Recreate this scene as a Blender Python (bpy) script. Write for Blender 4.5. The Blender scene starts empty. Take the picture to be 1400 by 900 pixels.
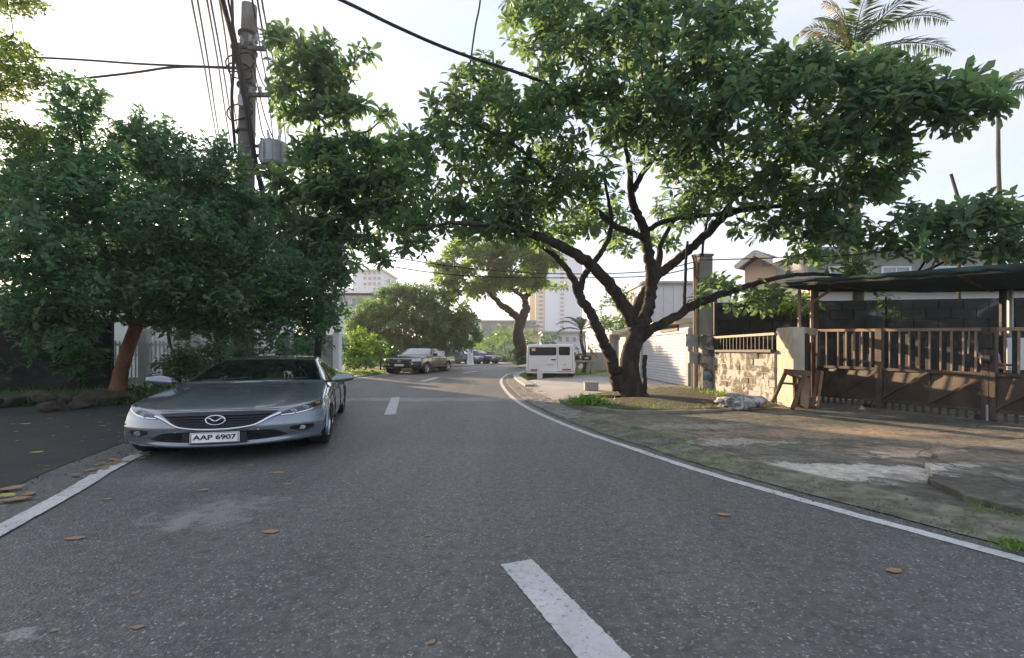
import bpy, bmesh, math, random
import numpy as np
from mathutils import Vector, Matrix, noise as mnoise
from mathutils.bvhtree import BVHTree

# ------------------------------------------------------------------ camera, sky, sun, exposure
SC = bpy.context.scene
COL = SC.collection
R = math.radians
F, CX, YH, H = 668.0, 700.0, 480.0, 1.25      # focal length and horizon in photo pixels, eye height
PS, ZS = 1.21, 0.807                          # the photo is stretched sideways: plan and height scale of things

cam = bpy.data.cameras.new('camera')
cam.sensor_width = 36.0
cam.lens = F / 1400.0 * 36.0
cam.shift_y = (YH - 450.0) / 1400.0
cam.clip_start, cam.clip_end = 0.05, 4000.0
camo = bpy.data.objects.new('camera', cam)
COL.objects.link(camo)
camo.location = (0, 0, H)
camo.rotation_euler = (R(90), 0, 0)
SC.camera = camo

SUN_AZ, SUN_EL = -40.0, 13.0                  # degrees left of the view axis, degrees up
world = bpy.data.worlds.new('World')
SC.world = world
world.use_nodes = True
wn, wl = world.node_tree.nodes, world.node_tree.links
wn.clear()
wo = wn.new('ShaderNodeOutputWorld')
wb = wn.new('ShaderNodeBackground')
sky = wn.new('ShaderNodeTexSky')
sky.sky_type = 'NISHITA'
sky.sun_disc = False
sky.sun_elevation = R(SUN_EL)
sky.sun_rotation = R(SUN_AZ)
sky.air_density, sky.dust_density, sky.ozone_density = 1.0, 0.7, 1.6
wtc = wn.new('ShaderNodeTexCoord')
wmp = wn.new('ShaderNodeMapping')
wmp.inputs['Scale'].default_value = (1.2, 2.6, 5.0)
wmp.inputs['Rotation'].default_value = (0.2, 0.3, 0.5)
wns = wn.new('ShaderNodeTexNoise')
wns.inputs['Scale'].default_value = 1.1
wns.inputs['Detail'].default_value = 6
wns.inputs['Distortion'].default_value = 0.7
wrp = wn.new('ShaderNodeValToRGB')
wrp.color_ramp.elements[0].position = 0.43
wrp.color_ramp.elements[1].position = 0.68
wrp.color_ramp.elements[0].color = (0.80, 0.80, 0.80, 1)
wrp.color_ramp.elements[1].color = (0.95, 0.95, 0.95, 1)
wmx = wn.new('ShaderNodeMixRGB')
wmx.inputs['Color2'].default_value = (0.97, 0.98, 1.10, 1)
wl.new(wtc.outputs['Generated'], wmp.inputs['Vector'])
wl.new(wmp.outputs['Vector'], wns.inputs['Vector'])
wl.new(wns.outputs['Fac'], wrp.inputs['Fac'])
wcl = wn.new('ShaderNodeValToRGB')             # thin veil: bluish gaps, whiter streaks of cirrus
wcl.color_ramp.elements[0].position = 0.40
wcl.color_ramp.elements[0].color = (0.72, 0.79, 1.0, 1)
wcl.color_ramp.elements[1].position = 0.62
wcl.color_ramp.elements[1].color = (1.06, 1.06, 1.12, 1)
wl.new(wns.outputs['Fac'], wcl.inputs['Fac'])
wl.new(wcl.outputs['Color'], wmx.inputs['Color2'])
wl.new(wrp.outputs['Color'], wmx.inputs['Fac'])
wl.new(sky.outputs['Color'], wmx.inputs['Color1'])
wl.new(wmx.outputs['Color'], wb.inputs['Color'])
wb.inputs['Strength'].default_value = 0.15
wl.new(wb.outputs['Background'], wo.inputs['Surface'])

sun = bpy.data.lights.new('sun', 'SUN')
sun.energy = 2.6
sun.angle = R(0.6)
sun.color = (1.0, 0.72, 0.45)
suno = bpy.data.objects.new('sun', sun)
COL.objects.link(suno)
_sd = Vector((math.sin(R(SUN_AZ)) * math.cos(R(SUN_EL)), math.cos(R(SUN_AZ)) * math.cos(R(SUN_EL)), math.sin(R(SUN_EL))))
suno.rotation_euler = _sd.to_track_quat('Z', 'Y').to_euler()
suno.location = (-20, 20, 30)

SC.view_settings.view_transform = 'Standard'
SC.view_settings.look = 'None'
SC.view_settings.exposure = 2.48
SC.view_settings.gamma = 1.0
HAZE = 0.0012                                 # density of the evening haze
SC.render.engine = 'CYCLES'
SC.cycles.use_denoising = True
SC.cycles.max_bounces = 8
SC.cycles.transparent_max_bounces = 12

# ------------------------------------------------------------------ helpers
def G(px, py, z=0.0):
    """photo pixel -> point on the level z"""
    d = F * (H - z) / (py - YH)
    return Vector(((px - CX) / F * d, d, z))

def A(px, py, d):
    """photo pixel at distance d"""
    return Vector(((px - CX) / F * d, d, H + (YH - py) / F * d))

def empty(name, loc=(0, 0, 0), rz=0.0, scale=None):
    o = bpy.data.objects.new(name, None)
    COL.objects.link(o)
    o.location = loc
    o.rotation_euler = (0, 0, rz)
    if scale:
        o.scale = scale
    o.empty_display_size = 0.2
    return o

def tag(o, label=None, cat=None, group=None, kind=None):
    if label: o['label'] = label
    if cat: o['category'] = cat
    if group: o['group'] = group
    if kind: o['kind'] = kind
    return o

class MB:
    def __init__(self):
        self.v, self.f, self.m = [], [], []
    def add(self, vs, fs, mi=0):
        n = len(self.v)
        self.v.extend([tuple(p) for p in vs])
        for f in fs:
            self.f.append(tuple(i + n for i in f))
            self.m.append(mi)
        return self
    def box(self, c, s, rz=0.0, mi=0, M=None):
        x, y, z = s[0] / 2, s[1] / 2, s[2] / 2
        vs = [(-x, -y, -z), (x, -y, -z), (x, y, -z), (-x, y, -z), (-x, -y, z), (x, -y, z), (x, y, z), (-x, y, z)]
        T = Matrix.Translation(c) @ (M if M else Matrix.Rotation(rz, 4, 'Z'))
        return self.add([T @ Vector(p) for p in vs],
                        [(3, 2, 1, 0), (4, 5, 6, 7), (0, 1, 5, 4), (1, 2, 6, 5), (2, 3, 7, 6), (3, 0, 4, 7)], mi)
    def bar(self, p, q, w, h, up=(0, 0, 1), mi=0):
        p, q = Vector(p), Vector(q)
        t = (q - p).normalized()
        b = t.cross(Vector(up))
        if b.length < 1e-4: b = t.cross(Vector((0, 1, 0)))
        b.normalize()
        n = b.cross(t)
        vs = []
        for o in (p, q):
            for sb, sn in ((-1, -1), (1, -1), (1, 1), (-1, 1)):
                vs.append(o + b * (sb * w / 2) + n * (sn * h / 2))
        return self.add(vs, [(3, 2, 1, 0), (4, 5, 6, 7), (0, 1, 5, 4), (1, 2, 6, 5), (2, 3, 7, 6), (3, 0, 4, 7)], mi)
    def tube(self, path, rad, n=8, mi=0, wob=0.0, seed=0):
        P = [Vector(p) for p in path]
        k = len(P)
        if not hasattr(rad, '__len__'): rad = [rad] * k
        vs, fs = [], []
        ref = Vector((0.31, 0.17, 0.93))
        for i in range(k):
            t = (P[min(i + 1, k - 1)] - P[max(i - 1, 0)]).normalized()
            if abs(t.dot(ref)) > 0.97: ref = Vector((0.9, 0.3, 0.1))
            b = t.cross(ref).normalized()
            nn = b.cross(t)
            for j in range(n):
                a = 2 * math.pi * j / n
                rr = rad[i]
                if wob:
                    d = b * math.cos(a) + nn * math.sin(a)
                    q = P[i] + d * rr
                    rr *= 1 + wob * mnoise.noise(Vector((q.x * 4 + seed, q.y * 4, q.z * 2.2))) + 0.6 * wob * mnoise.noise(q * 9)
                vs.append(P[i] + (b * math.cos(a) + nn * math.sin(a)) * rr)
        for i in range(k - 1):
            for j in range(n):
                a, b2 = i * n + j, i * n + (j + 1) % n
                fs.append((a, b2, b2 + n, a + n))
        fs.append(tuple(range(n - 1, -1, -1)))
        fs.append(tuple(range((k - 1) * n, k * n)))
        return self.add(vs, fs, mi)
    def prism(self, poly, z0, z1, mi=0, M=None):
        n = len(poly)
        vs = [Vector((p[0], p[1], z0)) for p in poly] + [Vector((p[0], p[1], z1)) for p in poly]
        if M: vs = [M @ p for p in vs]
        fs = [tuple(range(n - 1, -1, -1)), tuple(range(n, 2 * n))]
        for i in range(n):
            j = (i + 1) % n
            fs.append((i, j, j + n, i + n))
        return self.add(vs, fs, mi)
    def grid(self, P, mi=0, flip=False):
        r, c = len(P), len(P[0])
        vs = [p for row in P for p in row]
        fs = []
        for i in range(r - 1):
            for j in range(c - 1):
                q = (i * c + j, i * c + j + 1, (i + 1) * c + j + 1, (i + 1) * c + j)
                fs.append(q[::-1] if flip else q)
        return self.add(vs, fs, mi)
    def build(self, name, mats, parent=None, smooth=False, bevel=0.0, loc=None, solid=0.0, sub=0, fixn=False):
        me = bpy.data.meshes.new(name)
        me.from_pydata(self.v, [], self.f)
        if not isinstance(mats, (list, tuple)): mats = [mats]
        for m in mats: me.materials.append(m)
        if len(mats) > 1:
            me.polygons.foreach_set('material_index', self.m)
        if smooth:
            me.polygons.foreach_set('use_smooth', [True] * len(me.polygons))
        if fixn:
            bm = bmesh.new(); bm.from_mesh(me)
            bmesh.ops.remove_doubles(bm, verts=bm.verts, dist=0.0005)
            bmesh.ops.recalc_face_normals(bm, faces=bm.faces)
            bm.to_mesh(me); bm.free()
        me.update()
        o = bpy.data.objects.new(name, me)
        COL.objects.link(o)
        if parent is not None: o.parent = parent
        if loc is not None: o.location = loc
        if bevel:
            md = o.modifiers.new('bevel', 'BEVEL'); md.width = bevel; md.segments = 2; md.limit_method = 'ANGLE'; md.angle_limit = R(40)
            me.polygons.foreach_set('use_smooth', [True] * len(me.polygons))
            md.harden_normals = True
        if solid:
            md = o.modifiers.new('solid', 'SOLIDIFY'); md.thickness = solid; md.offset = 0
        if sub:
            md = o.modifiers.new('sub', 'SUBSURF'); md.levels = sub; md.render_levels = sub
        return o

def copy_thing(root, loc=None, rz=None, label=None, group=None):
    def cp(o, par):
        c = o.copy(); COL.objects.link(c); c.parent = par
        for ch in list(o.children): cp(ch, c)
        return c
    c = cp(root, root.parent)
    if loc is not None: c.location = loc
    if rz is not None: c.rotation_euler = (0, 0, rz)
    if label: c['label'] = label
    if group: c['group'] = group
    return c

def cr(pts, n):
    """Catmull-Rom through rows of an array, n samples per span"""
    P = np.asarray(pts, float)
    P = np.vstack([2 * P[0] - P[1], P, 2 * P[-1] - P[-2]])
    out = []
    for i in range(1, len(P) - 2):
        for k in range(n):
            t = k / n
            a, b, c, d = P[i - 1], P[i], P[i + 1], P[i + 2]
            out.append(0.5 * (2 * b + (c - a) * t + (2 * a - 5 * b + 4 * c - d) * t * t + (3 * b - a - 3 * c + d) * t ** 3))
    out.append(P[-2])
    return np.array(out)

# ------------------------------------------------------------------ materials
def newmat(name):
    m = bpy.data.materials.new(name)
    m.use_nodes = True
    nt = m.node_tree
    b = nt.nodes['Principled BSDF']
    return m, nt, b

def lnk(nt, a, b): nt.links.new(a, b)

def rgba(c): return (c[0], c[1], c[2], 1.0)

def noise_node(nt, scale, detail=5, rough=0.55, dist=0.0, coord='Object', stretch=None):
    tc = nt.nodes.new('ShaderNodeTexCoord')
    n = nt.nodes.new('ShaderNodeTexNoise')
    n.inputs['Scale'].default_value = scale
    n.inputs['Detail'].default_value = detail
    n.inputs['Roughness'].default_value = rough
    n.inputs['Distortion'].default_value = dist
    if coord == 'Position':
        g = nt.nodes.new('ShaderNodeNewGeometry'); src = g.outputs['Position']
    else:
        src = tc.outputs[coord]
    if stretch:
        mp = nt.nodes.new('ShaderNodeMapping'); mp.inputs['Scale'].default_value = stretch
        lnk(nt, src, mp.inputs['Vector']); src = mp.outputs['Vector']
    lnk(nt, src, n.inputs['Vector'])
    return n

def ramp_node(nt, fac, stops):
    r = nt.nodes.new('ShaderNodeValToRGB')
    el = r.color_ramp.elements
    while len(el) > 1: el.remove(el[-1])
    el[0].position = stops[0][0]; el[0].color = rgba(stops[0][1])
    for p, c in stops[1:]:
        e = el.new(p); e.color = rgba(c)
    lnk(nt, fac, r.inputs['Fac'])
    return r

def mixc(nt, fac, a, b, mode='MIX'):
    m = nt.nodes.new('ShaderNodeMixRGB'); m.blend_type = mode
    for s, v in ((m.inputs['Fac'], fac), (m.inputs['Color1'], a), (m.inputs['Color2'], b)):
        if hasattr(v, 'is_output'): lnk(nt, v, s)
        elif isinstance(v, (int, float)): s.default_value = v
        else: s.default_value = rgba(v)
    return m.outputs['Color']

def bump(nt, b, height, strength=0.3, dist=0.02):
    n = nt.nodes.new('ShaderNodeBump')
    n.inputs['Strength'].default_value = strength
    n.inputs['Distance'].default_value = dist
    lnk(nt, height, n.inputs['Height'])
    lnk(nt, n.outputs['Normal'], b.inputs['Normal'])

def mat_plain(name, c, rough=0.5, metal=0.0, var=0.12, scale=3.0, bmp=0.0, coat=0.0, spec=0.5, emit=None, coord='Object'):
    m, nt, b = newmat(name)
    n = noise_node(nt, scale, coord=coord)
    lo = [max(0, x * (1 - var)) for x in c]; hi = [min(1, x * (1 + var)) for x in c]
    r = ramp_node(nt, n.outputs['Fac'], [(0.3, lo), (0.7, hi)])
    lnk(nt, r.outputs['Color'], b.inputs['Base Color'])
    b.inputs['Roughness'].default_value = rough
    b.inputs['Metallic'].default_value = metal
    b.inputs['Coat Weight'].default_value = coat
    b.inputs['Specular IOR Level'].default_value = spec
    if bmp:
        n2 = noise_node(nt, scale * 12, coord=coord)
        bump(nt, b, n2.outputs['Fac'], bmp, 0.01)
    return m

def mat_dirty(name, stops, scale=2.0, rough=0.8, bmp=0.4, fine=30.0, dist=0.6, stretch=None, coord='Object', metal=0.0, stops2=None, scale2=9.0, mix2=0.5):
    """weathered surface: blotches through a ramp, second layer of smaller stains"""
    m, nt, b = newmat(name)
    n = noise_node(nt, scale, 8, 0.62, dist, coord, stretch)
    c = ramp_node(nt, n.outputs['Fac'], stops).outputs['Color']
    if stops2:
        n3 = noise_node(nt, scale2, 8, 0.65, 0.3, coord, stretch)
        c2 = ramp_node(nt, n3.outputs['Fac'], stops2).outputs['Color']
        c = mixc(nt, mix2, c, c2, 'MULTIPLY')
    lnk(nt, c, b.inputs['Base Color'])
    b.inputs['Roughness'].default_value = rough
    b.inputs['Metallic'].default_value = metal
    n2 = noise_node(nt, fine, 6, 0.6, 0, coord)
    bump(nt, b, n2.outputs['Fac'], bmp, 0.015)
    return m

def mat_leaf(name, cols, trans, tw=0.45, rough=0.40, spec=0.5):
    m = bpy.data.materials.new(name); m.use_nodes = True
    nt = m.node_tree
    b = nt.nodes['Principled BSDF']; out = nt.nodes['Material Output']
    g = nt.nodes.new('ShaderNodeNewGeometry')
    k = len(cols)
    st = [(0.955 * i / max(1, k - 1), c) for i, c in enumerate(cols)] + [(0.975, (cols[-1][0] * 2.2, cols[-1][1] * 1.35, cols[-1][2])), (0.995, (0.20, 0.13, 0.05))]
    r = ramp_node(nt, g.outputs['Random Per Island'], st)
    n = noise_node(nt, 0.9, 3, coord='Position')
    rr = ramp_node(nt, n.outputs['Fac'], [(0.3, (0.75, 0.8, 0.8)), (0.7, (1.2, 1.15, 1.0))])
    col = mixc(nt, 1.0, r.outputs['Color'], rr.outputs['Color'], 'MULTIPLY')
    lnk(nt, col, b.inputs['Base Color'])
    b.inputs['Roughness'].default_value = rough
    b.inputs['Specular IOR Level'].default_value = spec
    t = nt.nodes.new('ShaderNodeBsdfTranslucent')
    tc = mixc(nt, 0.75, col, trans)
    lnk(nt, tc, t.inputs['Color'])
    mx = nt.nodes.new('ShaderNodeMixShader')
    mx.inputs['Fac'].default_value = tw
    lnk(nt, b.outputs['BSDF'], mx.inputs[1]); lnk(nt, t.outputs['BSDF'], mx.inputs[2])
    lnk(nt, mx.outputs['Shader'], out.inputs['Surface'])
    return m

def mat_glass(name, c=(0.02, 0.022, 0.025), rough=0.04):
    m, nt, b = newmat(name)
    n = noise_node(nt, 2.0)
    r = ramp_node(nt, n.outputs['Fac'], [(0.3, [x * 0.8 for x in c]), (0.7, [x * 1.2 for x in c])])
    lnk(nt, r.outputs['Color'], b.inputs['Base Color'])
    b.inputs['Roughness'].default_value = rough
    b.inputs['Specular IOR Level'].default_value = 0.6
    b.inputs['Coat Weight'].default_value = 0.4
    return m
M = {}
M['bark'] = mat_dirty('bark', [(0.3, (0.014, 0.011, 0.009)), (0.5, (0.036, 0.027, 0.021)), (0.62, (0.06, 0.046, 0.036)), (0.75, (0.030, 0.032, 0.02))], 5, 0.95, 0.9, 18, 0.8, (1, 1, 0.5))
M['bark_red'] = mat_dirty('bark_red', [(0.3, (0.09, 0.04, 0.02)), (0.5, (0.22, 0.10, 0.05)), (0.7, (0.30, 0.16, 0.09))], 5, 0.9, 0.8, 18, 0.6, (1, 1, 0.4))
M['twig'] = mat_dirty('twig', [(0.3, (0.035, 0.028, 0.02)), (0.7, (0.09, 0.075, 0.055))], 6, 0.9, 0.3, 30)
M['leaf_big'] = mat_leaf('leaf_big', [(0.045, 0.098, 0.068), (0.060, 0.125, 0.079), (0.075, 0.143, 0.076), (0.049, 0.110, 0.084), (0.105, 0.167, 0.085)], (0.28, 0.45, 0.14), 0.52)
M['leaf_left'] = mat_leaf('leaf_left', [(0.067, 0.126, 0.074), (0.095, 0.168, 0.091), (0.125, 0.196, 0.096), (0.079, 0.149, 0.084)], (0.20, 0.42, 0.17), 0.48)
M['leaf_mid'] = mat_leaf('leaf_mid', [(0.033, 0.083, 0.035), (0.045, 0.106, 0.043), (0.056, 0.125, 0.045)], (0.12, 0.32, 0.05), 0.38)
M['leaf_pale'] = mat_leaf('leaf_pale', [(0.07, 0.12, 0.035), (0.10, 0.15, 0.045), (0.055, 0.105, 0.03)], (0.34, 0.48, 0.08), 0.5)
M['leaf_gold'] = mat_leaf('leaf_gold', [(0.058, 0.125, 0.035), (0.042, 0.10, 0.033), (0.08, 0.145, 0.035)], (0.36, 0.54, 0.08), 0.55)
M['leaf_round'] = mat_leaf('leaf_round', [(0.050, 0.105, 0.031), (0.066, 0.132, 0.035), (0.094, 0.160, 0.040), (0.044, 0.094, 0.033)], (0.26, 0.50, 0.10), 0.48)
M['leaf_shrub'] = mat_leaf('leaf_shrub', [(0.05, 0.13, 0.025), (0.08, 0.18, 0.03), (0.11, 0.21, 0.035)], (0.34, 0.55, 0.06), 0.45)
M['leaf_yellow'] = mat_leaf('leaf_yellow', [(0.26, 0.23, 0.04), (0.30, 0.17, 0.04), (0.14, 0.19, 0.04)], (0.6, 0.45, 0.07), 0.45)
M['leaf_palm'] = mat_leaf('leaf_palm', [(0.04, 0.085, 0.025), (0.055, 0.11, 0.03)], (0.22, 0.34, 0.06), 0.3, 0.4)
M['leaf_straw'] = mat_leaf('leaf_straw', [(0.30, 0.24, 0.12), (0.22, 0.17, 0.08)], (0.5, 0.4, 0.15), 0.35)
M['leaf_dry'] = mat_leaf('leaf_dry', [(0.44, 0.32, 0.20), (0.54, 0.43, 0.29), (0.34, 0.21, 0.13), (0.62, 0.53, 0.38)], (0.5, 0.32, 0.15), 0.2, 0.7)
M['leaf_lime'] = mat_leaf('leaf_lime', [(0.42, 0.46, 0.08), (0.48, 0.42, 0.08)], (0.5, 0.5, 0.1), 0.2, 0.6)
M['grass'] = mat_leaf('grass', [(0.07, 0.16, 0.03), (0.10, 0.22, 0.035), (0.13, 0.24, 0.05)], (0.35, 0.55, 0.08), 0.4)
# ------------------------------------------------------------------ ground, road, kerbs
def mat_asphalt():
    m, nt, b = newmat('asphalt')
    big = noise_node(nt, 0.35, 5, 0.6, 0.6, 'Position')
    base = ramp_node(nt, big.outputs['Fac'], [(0.3, (0.086, 0.084, 0.078)), (0.55, (0.114, 0.111, 0.100)), (0.75, (0.138, 0.133, 0.118))]).outputs['Color']
    mid = noise_node(nt, 14, 6, 0.7, 0.0, 'Position')
    mm = ramp_node(nt, mid.outputs['Fac'], [(0.35, (0.66, 0.66, 0.67)), (0.65, (1.3, 1.3, 1.3))]).outputs['Color']
    base = mixc(nt, 1.0, base, mm, 'MULTIPLY')
    g = nt.nodes.new('ShaderNodeNewGeometry')
    v = nt.nodes.new('ShaderNodeTexVoronoi'); v.inputs['Scale'].default_value = 75
    lnk(nt, g.outputs['Position'], v.inputs['Vector'])
    sp = ramp_node(nt, v.outputs['Color'], [(0.66, (0, 0, 0)), (0.85, (1, 1, 1))])
    n9 = noise_node(nt, 60, 2, coord='Position')
    f9 = ramp_node(nt, n9.outputs['Fac'], [(0.48, (0, 0, 0)), (0.58, (1.0, 1.0, 1.0))]).outputs['Color']
    f9 = mixc(nt, 1.0, sp.outputs['Color'], f9, 'MULTIPLY')
    base = mixc(nt, f9, base, (0.34, 0.335, 0.32))
    # dry pale scrape marks left of the centre, ahead of the car, two chips low left, plus a painted band of sunlight
    sep = nt.nodes.new('ShaderNodeSeparateXYZ'); lnk(nt, g.outputs['Position'], sep.inputs[0])
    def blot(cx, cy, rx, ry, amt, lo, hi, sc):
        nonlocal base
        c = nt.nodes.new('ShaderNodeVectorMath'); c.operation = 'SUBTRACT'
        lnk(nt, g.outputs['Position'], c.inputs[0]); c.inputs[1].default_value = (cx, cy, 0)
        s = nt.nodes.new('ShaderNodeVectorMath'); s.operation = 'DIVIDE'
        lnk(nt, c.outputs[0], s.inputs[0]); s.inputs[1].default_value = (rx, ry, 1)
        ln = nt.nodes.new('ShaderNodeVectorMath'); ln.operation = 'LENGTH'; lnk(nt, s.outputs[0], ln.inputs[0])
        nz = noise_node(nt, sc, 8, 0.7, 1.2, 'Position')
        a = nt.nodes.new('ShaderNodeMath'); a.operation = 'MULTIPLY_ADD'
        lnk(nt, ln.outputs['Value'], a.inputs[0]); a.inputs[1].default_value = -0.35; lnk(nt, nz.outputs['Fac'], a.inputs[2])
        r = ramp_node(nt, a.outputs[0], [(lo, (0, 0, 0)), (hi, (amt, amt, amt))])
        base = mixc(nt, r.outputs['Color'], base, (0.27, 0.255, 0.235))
    p = G(265, 705); blot(p.x, p.y, 0.75, 0.55, 0.85, 0.30, 0.46, 3.2)
    p = G(240, 655); blot(p.x, p.y, 0.9, 0.5, 0.35, 0.25, 0.5, 2.2)
    p = G(320, 685); blot(p.x, p.y, 0.7, 0.3, 0.6, 0.30, 0.5, 4)
    p = G(585, 546); blot(p.x, p.y, 3.0, 0.55, 0.8, 0.10, 0.34, 2)  # warm sunlit band across the road, painted into the asphalt colour
    p = G(610, 700); blot_dark = (p.x, p.y)
    p = G(20, 868); blot(p.x, p.y, 0.13, 0.1, 1.0, 0.28, 0.4, 9)
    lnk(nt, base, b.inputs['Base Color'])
    # two faintly polished wheel tracks a lane, running with the road
    tr = noise_node(nt, 1.0, 4, .5, 0, 'Position', (1.5, .07, 1))
    base = mixc(nt, 1.0, base, ramp_node(nt, tr.outputs['Fac'], [(0.35, (0.88, 0.88, 0.88)), (0.65, (1.12, 1.12, 1.12))]).outputs['Color'], 'MULTIPLY')
    lnk(nt, base, b.inputs['Base Color'])
    b.inputs['Roughness'].default_value = 0.56
    b.inputs['Specular IOR Level'].default_value = 0.45
    nb = nt.nodes.new('ShaderNodeMath'); nb.operation = 'MULTIPLY_ADD'
    v2 = nt.nodes.new('ShaderNodeTexVoronoi'); v2.inputs['Scale'].default_value = 70
    lnk(nt, g.outputs['Position'], v2.inputs['Vector'])
    lnk(nt, v2.outputs['Distance'], nb.inputs[0]); nb.inputs[1].default_value = -1.0; lnk(nt, mid.outputs['Fac'], nb.inputs[2])
    bump(nt, b, nb.outputs[0], 0.55, 0.012)
    return m
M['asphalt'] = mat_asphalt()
def mat_paint():
    m, nt, b = newmat('road_paint')
    n = noise_node(nt, 28, 8, 0.75, 0.4, 'Position')
    n2 = noise_node(nt, 2.0, 4, 0.6, 0.4, 'Position')
    c = ramp_node(nt, n.outputs['Fac'], [(0.30, (0.12, 0.12, 0.115)), (0.385, (0.20, 0.20, 0.19)), (0.42, (0.55, 0.55, 0.53)), (0.7, (0.68, 0.68, 0.66))]).outputs['Color']
    c2 = ramp_node(nt, n2.outputs['Fac'], [(0.35, (0.78, 0.78, 0.77)), (0.65, (1, 1, 1))]).outputs['Color']
    lnk(nt, mixc(nt, 1.0, c, c2, 'MULTIPLY'), b.inputs['Base Color'])
    b.inputs['Roughness'].default_value = 0.7
    bump(nt, b, n.outputs['Fac'], 0.4, 0.008)
    return m
M['paint'] = mat_paint()
M['dirt'] = mat_dirty('dirt', [(0.3, (0.035, 0.028, 0.02)), (0.5, (0.07, 0.055, 0.04)), (0.65, (0.06, 0.075, 0.03)), (0.8, (0.13, 0.10, 0.07))], 1.6, 0.95, 0.9, 25, 0.8, coord='Position')
M['ground'] = mat_dirty('ground', [(0.3, (0.05, 0.06, 0.03)), (0.5, (0.09, 0.085, 0.055)), (0.7, (0.07, 0.10, 0.035))], 0.4, 0.95, 0.6, 6, 0.8, coord='Position')
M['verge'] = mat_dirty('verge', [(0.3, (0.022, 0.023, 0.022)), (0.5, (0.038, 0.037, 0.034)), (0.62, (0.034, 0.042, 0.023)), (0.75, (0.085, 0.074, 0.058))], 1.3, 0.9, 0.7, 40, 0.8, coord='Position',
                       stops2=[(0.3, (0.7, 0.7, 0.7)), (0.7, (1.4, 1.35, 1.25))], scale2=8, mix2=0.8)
def mat_drive_old():
    m, nt, b = newmat('old_concrete')
    n1 = noise_node(nt, 0.42, 10, 0.68, 0.9, 'Position', (1.0, 1.5, 1))
    c = ramp_node(nt, n1.outputs['Fac'], [(0.30, (0.072, 0.064, 0.050)), (0.44, (0.13, 0.116, 0.090)), (0.50, (0.19, 0.168, 0.128)), (0.56, (0.115, 0.112, 0.085)), (0.62, (0.20, 0.185, 0.15)), (0.72, (0.30, 0.28, 0.235))]).outputs['Color']
    n2 = noise_node(nt, 2.6, 10, 0.72, 0.5, 'Position')
    c = mixc(nt, 1.0, c, ramp_node(nt, n2.outputs['Fac'], [(0.3, (0.4, 0.4, 0.36)), (0.5, (1, 1, 1)), (0.7, (1.5, 1.45, 1.35))]).outputs['Color'], 'MULTIPLY')
    g = nt.nodes.new('ShaderNodeNewGeometry')
    def blot(px, py, rx, ry, col, amt, sc, lo, hi):
        nonlocal c
        p = G(px, py, .09)
        v = nt.nodes.new('ShaderNodeVectorMath'); v.operation = 'SUBTRACT'; lnk(nt, g.outputs['Position'], v.inputs[0]); v.inputs[1].default_value = (p.x, p.y, .09)
        d = nt.nodes.new('ShaderNodeVectorMath'); d.operation = 'DIVIDE'; lnk(nt, v.outputs[0], d.inputs[0]); d.inputs[1].default_value = (rx, ry, 1)
        ln = nt.nodes.new('ShaderNodeVectorMath'); ln.operation = 'LENGTH'; lnk(nt, d.outputs[0], ln.inputs[0])
        nz = noise_node(nt, sc, 10, 0.72, 0.8, 'Position')
        a = nt.nodes.new('ShaderNodeMath'); a.operation = 'MULTIPLY_ADD'; lnk(nt, ln.outputs['Value'], a.inputs[0]); a.inputs[1].default_value = -0.34; lnk(nt, nz.outputs['Fac'], a.inputs[2])
        r = ramp_node(nt, a.outputs[0], [(lo, (0, 0, 0)), (hi, (amt, amt, amt))])
        c = mixc(nt, r.outputs['Color'], c, col)
    blot(1180, 640, 1.5, .45, (0.52, 0.47, 0.40), .95, 2.6, .25, .31)      # worn pale cement
    blot(1085, 634, 1.0, .30, (0.50, 0.46, 0.39), .9, 3.2, .26, .32)
    blot(1010, 600, 1.4, .5, (0.40, 0.37, 0.31), .8, 5.0, .34, .39)
    blot(1240, 617, .9, .25, (0.56, 0.46, 0.36), .9, 3.0, .26, .33)
    blot(960, 580, 1.6, .5, (0.36, 0.33, 0.27), .6, 2.0, .26, .40)
    blot(1120, 590, 2.2, .5, (0.36, 0.25, 0.16), .8, 2.2, .18, .36)     # reddish soil stains
    blot(1230, 612, 1.0, .4, (0.42, 0.30, 0.20), .7, 2.4, .22, .38)
    blot(1340, 625, 1.0, .5, (0.26, 0.195, 0.13), .6, 2.6, .20, .38)
    blot(1200, 575, 2.4, .5, (0.05, 0.052, 0.035), .8, 1.4, .14, .40)    # black mould by the gate
    blot(1330, 665, 1.0, .6, (0.06, 0.06, 0.045), .8, 2.0, .18, .38)
    n5 = noise_node(nt, 11, 10, .75, .4, 'Position')
    c = mixc(nt, 1.0, c, ramp_node(nt, n5.outputs['Fac'], [(0.32, (0.5, 0.5, 0.47)), (0.5, (1, 1, 1)), (0.66, (1.45, 1.42, 1.36))]).outputs['Color'], 'MULTIPLY')
    vo = nt.nodes.new('ShaderNodeTexVoronoi'); vo.feature = 'DISTANCE_TO_EDGE'; vo.inputs['Scale'].default_value = .32
    nw = noise_node(nt, 1.6, 6, .6, 0, 'Position')
    mxv = nt.nodes.new('ShaderNodeMixRGB'); mxv.inputs['Fac'].default_value = .28; lnk(nt, g.outputs['Position'], mxv.inputs['Color1']); lnk(nt, nw.outputs['Color'], mxv.inputs['Color2'])
    lnk(nt, mxv.outputs['Color'], vo.inputs['Vector'])
    cr_ = ramp_node(nt, vo.outputs['Distance'], [(0.0, (0.35, 0.35, 0.3)), (0.002, (0.5, 0.5, 0.45)), (0.0035, (1, 1, 1))]).outputs['Color']
    c = mixc(nt, 1.0, c, cr_, 'MULTIPLY')
    lnk(nt, c, b.inputs['Base Color'])
    b.inputs['Roughness'].default_value = .88
    n3 = noise_node(nt, 22, 8, .7, 0, 'Position')
    bump(nt, b, n3.outputs['Fac'], .6, .02)
    return m
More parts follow.
